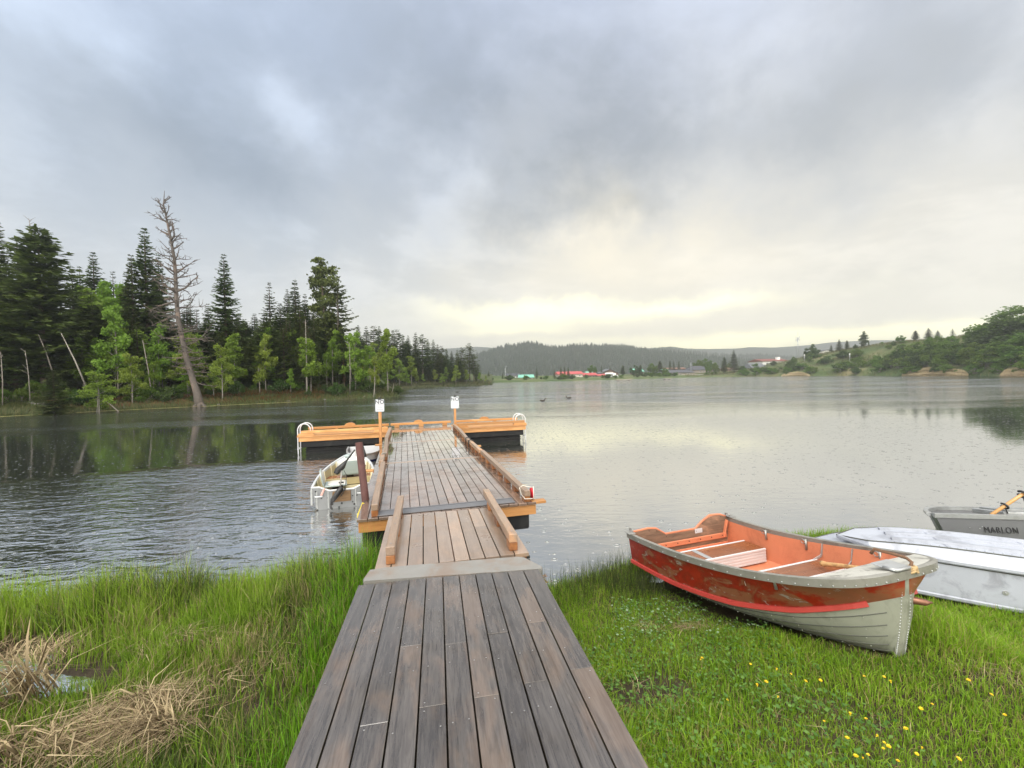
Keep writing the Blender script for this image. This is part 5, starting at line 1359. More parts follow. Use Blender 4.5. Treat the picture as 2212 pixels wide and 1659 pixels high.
def ladder(label, x, sgn):
    o = thing('swim_ladder', label, 'ladder', dock_w(x, 9.9), DY)
    for y in (-.35, .0):
        pts = [(sgn * .07, y, -.7), (sgn * .07, y, ZD)] + [(sgn * (.07 - .20 + .20 * math.cos(a)), y, ZD + .17 + .22 * math.sin(a)) for a in np.linspace(0, math.pi, 12)] + [(-sgn * .33, y, ZD)]
        mb = MB(); mb.tube(pts, .019, 8); mb.build('handrail', M_white_metal, o)
    for z in (-.4, -.12, .14):
        mb = MB(); mb.box(sgn * .07 - .035, sgn * .07 + .035, -.33, -.02, z, z + .03, bev=.006); mb.build('rung', M_white_metal, o)
    return o
ladder('white tube swim ladder hooked over the left end of the platform', -4.06, -1)
ladder('white tube swim ladder hooked over the right end of the platform', 3.86, 1)

# signs on posts
M_paper = simple('laminated_paper', (.52, .54, .57), .22, var=.03)
M_board = simple('clipboard', (.36, .41, .43), .25, var=.05)
M_ink = simple('black_ink', (.012, .012, .014), .6, var=0)
M_greyink = simple('grey_ink', (.22, .22, .27), .6, var=0)
def text(body, size, loc, mat_, parent, rot=(math.pi / 2, 0, 0), name='lettering', bold=0.0, extr=.0006, sx=1.0):
    cu = bpy.data.curves.new(name, 'FONT'); cu.body = body; cu.size = size; cu.align_x = 'CENTER'; cu.align_y = 'CENTER'
    cu.extrude = extr; cu.space_character = 1.14; cu.offset = bold; cu.materials.append(mat_)
    t = bpy.data.objects.new(name, cu); C.objects.link(t)
    me = bpy.data.meshes.new_from_object(t.evaluated_get(bpy.context.evaluated_depsgraph_get()))
    bpy.data.objects.remove(t); me.name = name
    o = bpy.data.objects.new(name, me); C.objects.link(o)
    if not me.materials: me.materials.append(mat_)
    o.parent = parent; o.location = loc; o.rotation_euler = rot; o.scale = (sx, 1, 1)
    return o
def sign(label, x, y, z0, zt, w, h, tilt, clipcol):
    o = thing('notice_sign', label, 'sign', dock_w(x, y, z0), DY - .10, rot=(0, tilt, DY - .06))
    mb = MB(); mb.box(-.04, .04, -.04, .04, -.35, zt - z0 - h * .55, 0, .6, .006); mb.build('post', M_cedar_z, o)
    zc = zt - z0 - h / 2; r = .03
    def rr(w_, h_, r_): return [(sx * (w_ / 2 - r_) + r_ * math.cos(a), zc + sz * (h_ / 2 - r_) + r_ * math.sin(a)) for sx, sz, a0 in ((1, 1, 0), (-1, 1, 90), (-1, -1, 180), (1, -1, 270)) for a in np.radians(np.linspace(a0, a0 + 90, 6))]
    mb = MB(); mb.prism(rr(w, h, r), -.052, -.043); bd = mb.build('board', M_board, o)
    mb = MB(); mb.prism(rr(w - .022, h - .02, r * .7), -.0545, -.0522); sh = mb.build('paper', M_paper, bd)
    text('NO', w * .60, (0, -.0552, zc + h * .27), M_ink, sh, bold=.0012)
    for i, s_ in enumerate(('Lifeguard', 'Diving', 'Swimming')): text(s_, w * .145, (0, -.0552, zc + h * (.06 - .185 * i)), M_greyink, sh)
    mb = MB(); mb.box(-.045, .045, -.075, -.04, zc + h / 2 - .015, zc + h / 2 + .03, bev=.008); mb.tube([(-.03, -.06, zc + h / 2 + .03), (-.028, -.06, zc + h / 2 + .06), (.028, -.06, zc + h / 2 + .06), (.03, -.06, zc + h / 2 + .03)], .006, 6)
    mb.build('clip', clipcol, bd)
sign('white notice board reading NO on a cedar post beside the left rail of the dock', -1.30, 6.75, .42, 1.90, .255, .365, R_(.3), M_black_plastic)
sign('white notice board reading NO on a cedar post beside the right rail of the dock', 1.20, 9.50, .55, 1.78, .30, .44, R_(.3), M_black_plastic)

# steel pile at the dock corner
pb = P(790, 1083, .60); pt = PD(775, 956, pb[1] + .15)
mb = MB(); d_ = (pt - pb)
mb.tube([pb - d_ * 1.3, pt], .056, 20); mb.tube([pt, pt + d_ * .002], .050, 16)
M_rust = simple('rusty_pipe', lin(84, 52, 48), .75, .1, var=.35, scale=7, dirt=lin(58, 34, 32), dirt_amt=.7, dirt_scale=9, bump=.003)
o = mb.build('mooring_pile', M_rust); tag(o, 'rusty brown steel mooring pile leaning beside the left front corner of the dock', 'pile')

# small dock gear
M_strap = simple('black_strap', (.014, .014, .015), .55, var=.2)
for y, lb in ((5.05, 'black mooring strap looped over the right rail, nearer one'), (5.55, 'black mooring strap looped over the right rail, farther one')):
    mb = MB(); x = 1.08
    mb.tube([(x - .055, y, ZD + .01), (x - .06, y, ZD + .10), (x - .055, y + .01, ZD + .19), (x, y + .02, ZD + .20), (x + .06, y + .03, ZD + .18), (x + .09, y + .1, ZD + .08), (x + .17, y + .12, .35), (x + .2, y + .1, .02)], .016, 7)
    o = mb.build('mooring_strap', M_strap, loc=dock_w(0, 0), rot=(0, 0, DY)); tag(o, lb, 'strap')
o = thing('float_buoy', 'small red float tied with white rope to the near end of the right rail', 'float', dock_w(1.25, .20, .70), DY)
mb = MB(); mb.ball((0, 0, 0), (.032, .085, .085), nu=14, nv=10); mb.build('float_body', simple('red_float', (.55, .02, .035), .45, var=.12), o)
mb = MB()
mb.tube([(.03 * math.cos(a) + .02, -.02 + .11 * math.cos(a), .0 + .10 * math.sin(a)) for a in np.linspace(0, 6.28, 20)], .006, 6)
mb.tube([(-.17, -.02, .0), (-.175, .06, .08), (-.12, .08, .105), (-.06, .02, .098), (.0, .0, .085)], .006, 6)
mb.tube([(-.17, -.02, .0), (-.168, -.20, -.02), (-.07, -.195, -.025), (.0, -.08, -.06), (.05, -.03, -.09)], .006, 6)
mb.build('rope', simple('white_rope', (.70, .66, .58), .8, var=.15, scale=60), o)
o = thing('bumper_strap', 'yellow plastic strap hanging at the left front corner of the dock', 'strap', tuple(P(781, 1105, .5)), DY)
mb = MB(); mb.bar((.03, 0, .13), (-.035, .0, -.02), .012, .035, bev=.004); mb.bar((-.035, 0, -.02), (-.04, .0, -.10), .012, .05, bev=.004)
mb.build('strap_band', simple('yellow_plastic', (.75, .60, .05), .45, var=.1), o)
mb = MB(); mb.tube([(.03, 0, .13), (.07, .02, .16), (.10, .02, .13)], .006, 6); mb.build('cord', M_strap, o)
M_rope_grey = simple('grey_rope', (.30, .28, .24), .85, var=.3, scale=60)
mb = MB()
for k_ in range(3):
    y = 3.95 + k_ * .02; mb.tube([(-1.04, y, ZD + .18), (-1.12, y, ZD + .185), (-1.17, y + .02, ZD + .10), (-1.22, y + .05, ZD - .02), (-1.35, y + .1, .40)], .008, 6)
mb.tube([(-1.13 + .05 * math.cos(a), 3.55 + .1 * math.sin(a) + a * .01, ZD + .03 + .02 * math.sin(3 * a)) for a in np.linspace(0, 12, 40)], .008, 6)
o = mb.build('mooring_rope', M_rope_grey, loc=dock_w(0, 0), rot=(0, 0, DY)); tag(o, 'grey mooring rope tied round the left rail next to the moored boat', 'rope')

# ------------------------------------------------------------------ boats
def hull_sections(L, b, zr, zc, bc, zk, us, nside=4, nbot=7, rake=.08, bow_p=.9):
    """outer skin: for every station the points rim -> chine -> keel on the y>0 side"""
    S = []
    for u in us:
        pts = []; B_, C_ = b(u), bc(u)
        for i in range(nside):
            t = i / (nside - 1); pts.append((B_ + (C_ - B_) * t, zr(u) + (zc(u) - zr(u)) * t))
        p = 1.0 + (bow_p - 1.0) * u ** 3
        for i in range(1, nbot + 1):
            t = i / nbot
            pts.append((C_ * math.cos(t * math.pi / 2) ** (.9), zc(u) + (zk(u) - zc(u)) * math.sin(t * math.pi / 2) ** (1.15 * p)))
        D = max(zr(u) - zk(u), .01)
        S.append([(u * L - rake * ((zr(u) - z) / D) ** 1.6 * u ** 10, y, z) for y, z in pts])
    return S
def skin(mb, S, side, mi_top, mi_bot, nside=4, off=0.0):
    rows = [[(x, side * max(y - off, 0), z + off * (1 if k_ >= nside else 0)) for k_, (x, y, z) in enumerate(r)] for r in S]
    mb.grid([r[:nside] for r in rows], mi_top, .5, True, side < 0)
    mb.grid([r[nside - 1:] for r in rows], mi_bot, .5, True, side < 0)

def red_paint():
    m, k, b = mat('worn_red_paint')
    co = k.node('ShaderNodeTexCoord').outputs['Object']
    n1 = k.noise(k.vm('MULTIPLY', co, (1, 1, 1.6)), 3.0, 6, .62, .6)
    n2 = k.noise(k.vm('MULTIPLY', co, (1.2, 1, 3)), 7.5, 6, .65, 1.0)
    n3 = k.noise(co, 22, 4, .6)
    x = k.xyz(co)[0]
    c = k.mix(k.smooth(n1, .40, .62), lin(132, 32, 16), lin(98, 30, 15))
    c = k.mix(k.m('MULTIPLY', k.smooth(n3, .5, .7), .35), c, lin(150, 56, 30))
    fb = k.smooth(x, 1.5, 2.25)
    c = k.mix(k.m('MULTIPLY', k.smooth(k.m('ADD', n1, k.m('MULTIPLY', fb, .12)), .52, .60), .75), c, lin(124, 84, 58))
    chips = k.smooth(k.m('ADD', n2, k.m('MULTIPLY', k.smooth(n1, .4, .6), .05)), .635, .66)
    c = k.mix(k.m('MULTIPLY', chips, .8), c, lin(136, 132, 122))
    k.put(b.inputs['Base Color'], c); k.put(b.inputs['Roughness'], k.m('MULTIPLY_ADD', n1, .3, .25))
    k.put(b.inputs['Normal'], k.bump(n3, .25, .002))
    return m
M_red = red_paint()
M_hullgrey = simple('old_grey_hull', lin(142, 144, 131), .5, .15, var=.12, scale=9, dirt=lin(96, 97, 86), dirt_amt=.5, dirt_scale=5)
M_orange = simple('faded_orange_paint', lin(200, 122, 88), .5, var=.12, scale=5, dirt=lin(160, 88, 60), dirt_amt=.45, dirt_scale=3)
M_pink = simple('coral_rail_paint', lin(168, 60, 54), .45, var=.15, scale=12, dirt=lin(140, 46, 36), dirt_amt=.4)
M_gun = simple('oxidised_gunwale', lin(146, 144, 136), .42, .35, var=.18, scale=14, dirt=lin(110, 106, 98), dirt_amt=.55, dirt_scale=6)
M_ply = wood('weathered_ply', lin(70, 56, 46), lin(150, 120, 98), lin(196, 150, 120), 'y', .7, (.4, .7), .6)
M_bench_wood = wood('bench_wood', lin(92, 54, 32), lin(150, 92, 56), lin(186, 122, 78), 'y', .5, (.15, .4), .5)
M_seam = simple('hull_seam', lin(78, 80, 72), .6, var=.1)
M_steelrod = simple('dull_steel', (.35, .34, .32), .4, .7, var=.2)

def make_red_boat():
    bx, by, bz, yaw, pit, rol = 2.064, 5.116, .596, -1.286, .066, .018
    L, B, n, m_, tr, sh = 2.393, .698, 3.66, 4.15, 1.056, .332
    cy, sy, cp, sp, cr, sr = math.cos(yaw), math.sin(yaw), math.cos(pit), math.sin(pit), math.cos(rol), math.sin(rol)
    Rm = Matrix(((cy, -sy, 0), (sy, cy, 0), (0, 0, 1))) @ Matrix(((cp, 0, -sp), (0, 1, 0), (sp, 0, cp))) @ Matrix(((1, 0, 0), (0, cr, -sr), (0, sr, cr)))
    o = thing('rowing_boat', 'old red and grey aluminium rowing boat with orange inside, drawn up on the lawn', 'boat', (bx, by, bz))
    o.rotation_euler = Rm.to_euler()
    b = lambda u: B * max(1 - u ** n, 0) ** (1 / m_) * (tr + (1 - tr) * math.sin(math.pi / 2 * min(1, u / .5)))
    zr = lambda u: sh * u * u
    dch = lambda u: np.interp(u, [0, .3, .6, .8, .92, 1], [.33, .34, .325, .28, .22, .17])
    zc = lambda u: zr(u) - float(dch(u))
    bc = lambda u: (B * .955) * max(1 - u ** 3.2, 0) ** (1 / 1.9) * (tr + (1 - tr) * math.sin(math.pi / 2 * min(1, u / .5)))
    zk = lambda u: -.485 + .195 * u ** 1.6
    us = 1 - (1 - np.linspace(0, 1, 46)) ** 2.2
    S = hull_sections(L, b, zr, zc, bc, zk, us)
    mb = MB()
    for s in (-1, 1): skin(mb, S, s, 0, 1)
    mb.build('hull', [M_red, M_hullgrey], o, recalc=False)
    # lining, floor a little above the keel
    Si = [[(x - (.02 if u > .97 else 0), y, max(z, -.36)) for x, y, z in r] for u, r in zip(us, S)]
    mb = MB()
    for s in (-1, 1): skin(mb, Si, s, 0, 0, off=.016)
    mb.build('lining', M_orange, o, recalc=False)
    # gunwale: a folded metal rim
    path = [Vector((r[0][0], r[0][1], r[0][2])) for r in S] + [Vector((r[0][0], -r[0][1], r[0][2])) for r in S[::-1][1:]]
    mb = MB(); mb.sweep(path, [(-.022, .014), (-.020, -.044), (-.012, -.046), (-.004, -.014), (.012, -.012), (.014, -.040), (.020, -.040), (.022, .012), (.0, .020)], smooth=False)
    mb.build('gunwale', M_gun, o)
    mb = MB()
    for i in range(2, len(path) - 2):
        if i % 2: continue
        p = path[i]; t = (path[i + 1] - path[i - 1]).normalized(); sd = t.cross(Vector((0, 0, 1)))
        for s in (-1,): mb.ball(tuple(p + sd * (-.0225) + Vector((0, 0, -.030))), .0055, nu=6, nv=4)
    mb.build('rivets', M_alu, o)
    # spray rails on the chine
    for s in (-1, 1):
        pts = []
        for u in np.linspace(.0, .955, 40):
            pts.append((u * L, s * (bc(u) + .006), zc(u)))
        mb = MB(); mb.sweep([Vector(p) for p in pts], [(-.010, .028), (.016, .022), (.018, -.012), (-.010, -.026)] if s < 0 else [(.010, .028), (-.016, .022), (-.018, -.012), (.010, -.026)])
        mb.build('spray_rail', M_pink, o)
    # lap seams on the grey bottom
    mb = MB()
    for fr in (1, 2, 3, 4, 5):
        for s in (-1, 1):
            idx = 3 + fr
            pts = [(r[idx][0], s * (r[idx][1] + .001), r[idx][2] - .001) for u, r in zip(us, S) if .25 < u < .985]
            mb.tube(pts, .0042, 4, 0, .5, False)
    mb.build('lap_seams', M_seam, o)
    # stem band with two rows of rivets
    st = S[-1]; pts = [Vector((x + .006, 0, z)) for x, y, z in st]
    pts.append(Vector((S[-3][-1][0], 0, S[-3][-1][2] - .006)))
    mb = MB()
    rows = [[(p.x - abs(y_) * .30 * (1 if i else 1), y_, p.z) for y_ in (-.058, -.04, 0, .04, .058)] for i, p in enumerate(pts)]
    mb.grid(rows, 0, .5, False); sb = mb.build('stem_band', M_hullgrey, o)
    mb = MB()
    for i in range(len(pts) - 1):
        kk = 3 if i < 3 else 4
        for q in range(kk):
            p = pts[i].lerp(pts[i + 1], (q + .5) / kk)
            for y_ in (-.046, .046): mb.ball((p.x - .012, y_, p.z), .0058, nu=6, nv=4)
    mb.build('stem_rivets', M_alu, sb)
    # rivets along frames on the bottom
    mb = MB()
    for u in np.linspace(.35, .95, 9):
        r = S[int(np.argmin(abs(us - u)))]
        for idx in (4, 5, 6, 7, 8, 9):
            for s in (-1, 1):
                x, y, z = r[idx]; mb.ball((x + random.uniform(-.02, .02), s * (y + .002), z - .012), .005, nu=6, nv=4)
    mb.build('bottom_rivets', M_hullgrey, o)
    # transom with a wooden panel cut away for an outboard motor
    b0 = b(0); prof = []
    out = [(-b0 + .012, .0), (-b0 * .62, .015), (-b0 * .48, .0), (-b0 * .30, -.085), (b0 * .30, -.085), (b0 * .44, -.01), (b0 * .62, .055), (b0 * .82, .045), (b0 - .012, .0)]
    low = [(y, z) for x, y, z in S[0][3:]]
    poly = out + [(y * .985, z) for y, z in low] + [(-y * .985, z) for y, z in low[::-1][1:]]
    mb = MB(); mb.prism(poly, -.018, .018, ax='x'); tr_ = mb.build('transom', M_ply, o)
    mb = MB(); mb.tube([(0.0, y, z + .006) for y, z in out], .014, 8); mb.build('transom_trim', M_orange, tr_)
    mb = MB(); mb.box(.020, .045, -b0 * .9, b0 * .9, -.235, -.175, bev=.004); mb.box(.0195, .034, -b0 * .93, b0 * .93, -.34, -.29, bev=.004); mb.build('transom_brace', M_orange, tr_)
    mb = MB()
    for y in np.linspace(-b0 * .8, b0 * .8, 8): mb.ball((.046, y, -.20), .008, nu=6, nv=4)
    for y, z in out[1:-1]: mb.ball((.02, y, z - .018), .006, nu=6, nv=4)
    mb.build('bolts', M_rust, tr_)
    mb = MB(); mb.box(.019, .022, .20, .31, -.13, -.075, bev=.001); mb.build('registration_plate', M_white_metal, tr_)
    for s in (-1, 1):
        mb = MB(); mb.bar((.03, s * b0 * .93, -.02), (.03, s * b0 * .84, -.23), .05, .016, bev=.003); mb.build('corner_brace', M_orange, tr_)
        mb = MB(); mb.box(-.03, .10, s * b0 - .045, s * b0 + .045, .018, .026, bev=.003)
        mb.tube([(-.005, s * b0 - .03 * s, .03), (-.005, s * b0 - .03 * s, .055), (.06, s * b0 - .03 * s, .055), (.06, s * b0 - .03 * s, .03)], .007, 6)
        mb.build('corner_plate', M_steelrod, o)
    # benches
    def bench(x0, x1, z, front=True):
        u = (x0 + x1) / 2 / L; w = bc(u) - .045
        mb = MB()
        mb.box(x0, x1, -w, w, z - .012, z + .006, 0, .4, .004); top = mb.build('bench', M_bench_wood, o)
        mb = MB()
        for xx in (x0 - .006, x1 + .006):
            k_ = 8
            for i in range(k_): mb.box(xx - .006 - .003 * (i % 2), xx + .006 + .003 * (i % 2), -w, w, z - .013 - .016 * (i + 1), z - .013 - .016 * i, 0, .5)
        mb.box(x1 + .0005, x1 + .022, -w, w, z - .012, z + .010, 0, .7, .003); mb.box(x0 - .022, x0 - .0005, -w, w, z - .012, z + .010, 0, .7, .003)
        mb.build('bench_front', M_white_metal, top)
        for y in ((-.12,) if z < -.1 else ()):
            mb = MB(); mb.box(x0, x1, y - .03, y + .03, z + .0065, z + .0095, 0, .7, .001); mb.build('bench_strap', M_alu, top)
    bench(.36, .63, -.185); bench(1.32, 1.56, -.06)
    for s, x in ((1, 1.30), (1, 1.60), (-1, 1.30), (-1, 1.60)):
        y = b(x / L)
        mb = MB(); pts = [(x, s * (y - .025), zr(x / L) - .02), (x, s * (y - .05), zr(x / L) - .13), (x + .01, s * (y - .17), -.055)]
        for p, q in zip(pts[:-1], pts[1:]): mb.bar(p, q, .026, .008, bev=.002, up=(1, 0, 0))
        mb.build('seat_brace', M_alu, o)
    for s, x in ((1, .62), (1, 1.85), (-1, 1.85), (-1, .62), (1, 1.12)):
        y = b(x / L) - .03; z = zr(x / L)
        mb = MB(); mb.tube([(x, s * y, z - .005), (x + .01, s * (y - .01), z - .11)], .012, 8)
        mb.tube([(x - .02 + .022 * math.cos(a), s * (y - .014), z - .03 + .022 * math.sin(a)) for a in np.linspace(0, 6.28, 12)], .004, 5)
        mb.build('oarlock_socket', M_steelrod, o)
    # small fore deck, lifting plate, bow eye
    us2 = [u for u in us if u > .885]
    mb = MB(); rows = []
    for u in us2:
        y = b(u) - .012; rows.append([(u * L - .004, t * y, zr(u) + .016 + .007 * (1 - t * t)) for t in np.linspace(-1, 1, 9)])
    mb.grid(rows, 0, .6, True); rows2 = rows[0]; mb.grid([rows2, [(x - .002, y, z - .05) for x, y, z in rows2]], 0, .5)
    M_deckp = simple('flaking_white_paint', lin(176, 174, 166), .45, var=.1, scale=9, dirt=lin(110, 106, 100), dirt_amt=.8, dirt_scale=7)
    fdk = mb.build('fore_deck', M_deckp, o)
    mb = MB(); mb.box(L - .13, L + .018, -.15, .02, sh + .028, sh + .036, bev=.004); mb.tube([(L - .05, -.15, sh + .034), (L + .02, -.13, sh + .034), (L + .02, 0, sh + .034)], .012, 8); mb.build('bow_plate', M_alu, fdk)
    mb = MB(); mb.tube([(L - .22, .0, sh + .045), (L - .20, .01, sh + .085), (L - .10, .05, sh + .075), (L - .03, .06, sh + .07), (L + .005, .05, sh + .055), (L + .012, .02, sh + .01), (L - .0, .03, sh - .03)], .011, 7)
    mb.build('bow_line', simple('old_rope', lin(110, 82, 62), .9, var=.3, scale=50), fdk)
    mb = MB()
    for i in range(5): mb.tube([(L + .012 + .02 * math.cos(a), .035 + .025 * math.sin(a) + .004 * i, sh + .01 + .02 * math.sin(a + i)) for a in np.linspace(0, 6.28, 12)], .008, 6)
    mb.build('rope_knot', simple('pale_rope', lin(176, 150, 110), .9, var=.3, scale=50), fdk)
    u = .985; mb = MB(); mb.tube([(L * u - .06, bc(u) * .6, sh - .24), (L * u + .03, bc(u) * .6 + .09, sh - .25), (L * u + .05, bc(u) * .6 + .13, sh - .25)], [.03, .022, .004], 10); mb.build('bow_eye', simple('copper_fitting', lin(140, 100, 80), .4, .6, var=.2), o)
    # a worn oar lying in the boat
    def W(p): return o.matrix_basis @ Vector(p)
    o_m = Matrix.Translation((bx, by, bz)) @ Rm.to_4x4()
    oa = thing('wooden_oar', 'worn wooden oar with a cracked grip lying in the bow of the red boat', 'oar', (bx, by, bz)); oa.rotation_euler = Rm.to_euler()
    a_, b_ = Vector((1.50, .36, .005)), Vector((2.03, .44, .115)); d = b_ - a_
    mb = MB(); mb.tube([a_, a_ + d * .04, a_ + d * .08, a_ + d * .6, a_ + d * .75], [.026, .027, .020, .018, .016], 8); mb.build('shaft', simple('cracked_wood', lin(190, 150, 100), .7, var=.5, scale=30, dirt=lin(110, 80, 50), dirt_amt=.7, dirt_scale=14), oa)
    mb = MB(); rows = []
    for t, w in ((.66, .018), (.74, .05), (.85, .075), (1.0, .078), (1.12, .07)):
        c = a_ + d * t; rows.append([tuple(c + Vector((-.15 * y, y, 0)) + Vector((0, 0, h_))) for y, h_ in ((-w, 0), (0, .012), (w, 0), (0, -.012), (-w, 0))])
    mb.grid(rows, 0, .5); mb.build('blade', wood('oar_blade', lin(150, 100, 50), lin(206, 150, 90), lin(220, 170, 110), 'x', .5, (.3, .5)), oa)
make_red_boat()

# overturned white boats and the grey boat behind
M_whitehull = simple('chalky_white_aluminium', lin(168, 172, 182), .5, .12, var=.09, scale=7, dirt=lin(122, 124, 132), dirt_amt=.55, dirt_scale=3.5)
M_whiteside = simple('dull_white_aluminium', lin(160, 164, 174), .5, .12, var=.09, scale=7, dirt=lin(112, 114, 120), dirt_amt=.55, dirt_scale=4.5)
M_inside = simple('dark_inside', (.04, .04, .04), .8)
def jon(name, label, loc, ang, L, B, H, m, nose=4.0, bn=.80, rake=.25, tilt=(0, 0), rails=(), panels=True, bolt=None, flip=True):
    """flat-bottomed boat lying keel up: rim at z=0, bottom at z=H"""
    o = thing(name, label, 'boat', loc, rot=(tilt[0], tilt[1], ang))
    us = 1 - (1 - np.linspace(0, 1, 34)) ** 2; S = []
    for u in us:
        e = max(1 - (1 - u) ** 1, 0)
        w = B * max(1 - (1 - u) ** nose, 0) ** (1 / 2.6) if nose else B
        zz = H * (1 - .75 * max(0, 1 - u / .28) ** 2.2)
        r = [(u * L, w, -.0), (u * L, w + .010, .012), (u * L, w + .010, .035), (u * L, w, .045)]
        for t in np.linspace(.12, 1, 5): r.append((u * L + rake * (1 - t) * 0, w * (1 - (1 - bn) * t), zz * t + .0))
        for t in np.linspace(.12, 1, 7): r.append((u * L, w * bn * (1 - t), zz + .05 * H * (1 - (1 - t) ** 2) * min(1, u * 3)))
        S.append(r)
    mb = MB()
    for s in (-1, 1): mb.grid([[(x, s * y, z) for x, y, z in r] for r in S], 0, .5, False, s < 0)
    rr = S[-1]; mb.add([(x, y, z) for x, y, z in rr] + [(x, -y, z) for x, y, z in rr[::-1]], [tuple(range(2 * len(rr)))])
    h_ = mb.build('hull', m, o)
    mb = MB()
    for s in (-1, 1):
        r = [Vector((q[8][0], s * (q[8][1] + .002), q[8][2] + .001)) for q in S]
        mb.tube(r, .007, 5, 0, .5)
    mb.build('chine_seam', M_seam, o)
    mb = MB()
    for s in (-1, 1):
        for i in range(1, 33):
            for f in (0, .33, .66):
                a, b = Vector(S[i][9]), Vector(S[i + 1 if i < 33 else i][9]); p = a.lerp(b, f); mb.ball((p.x, s * (p.y + .006), p.z + .004), .006, nu=6, nv=4)
    mb.build('rivets', m, o)
    for y0 in rails:
        pts = [Vector((q[-1][0], y0 * min(1, q[8][1] / (B * bn)) , q[-1][2] - .05 * H * (y0 / B) ** 2 - .004)) for q in S if q[0][0] > L * .10]
        mb = MB(); mb.sweep(pts, [(-.03, -.01), (-.022, .028), (.022, .028), (.03, -.01)]); mb.build('bottom_rail', m, o)
    if panels:
        for x in (.22, .42, .62, .8):
            i = int(np.argmin(abs(us - x))); q = S[i]
            mb = MB()
            for s in (-1, 1): mb.sweep([Vector((x_, s * y_, z_ + .002)) for x_, y_, z_ in q[8:]], [(-.018, -.002), (-.016, .004), (.016, .004), (.018, -.002)])
            mb.build('panel_strap', m, o)
    if bolt:
        for x, z in bolt:
            i = int(np.argmin(abs(us * L - x))); y = np.interp(z, [q[2] for q in S[i][4:9]], [q[1] for q in S[i][4:9]])
            for s in (-1, 1):
                mb = MB(); mb.tube([(x, s * (y - .01), z), (x, s * (y + .006), z)], .022, 12); mb.tube([(x, s * (y - .01), z), (x, s * (y + .016), z)], .008, 8); mb.build('drain_plug', M_alu, o)
    return o
JA = math.atan2(-.425, .905)
jon('upturned_boat', 'white aluminium boat lying upside down on the lawn, lower of the stacked pair', (3.36, 4.88, .25), JA, 3.6, .48, .34, M_whiteside, nose=5, bn=.93, tilt=(R_(-1), R_(1.5)), rails=(), bolt=[(1.55, .16), (.9, .27)])
jon('upturned_boat', 'white aluminium boat lying upside down on top of another, with a riveted chine', (3.68, 4.68, .575), JA + .02, 3.7, .45, .13, M_whitehull, nose=6, bn=.74, tilt=(R_(-2), R_(1.0)), rails=(-.20, .02, .22))
# timber blocks that carry the upper boat
mb = MB()
for x in (1.0, 2.4): mb.box(x - .05, x + .05, -.30, .30, .335, .405, 0, .4, .006)
o = mb.build('spacer_beam', M_cedar, loc=(3.36, 4.88, .25), rot=(R_(-1), R_(1.5), JA)); tag(o, 'dark timber spacers in the gap between the two upturned white boats', 'timber')

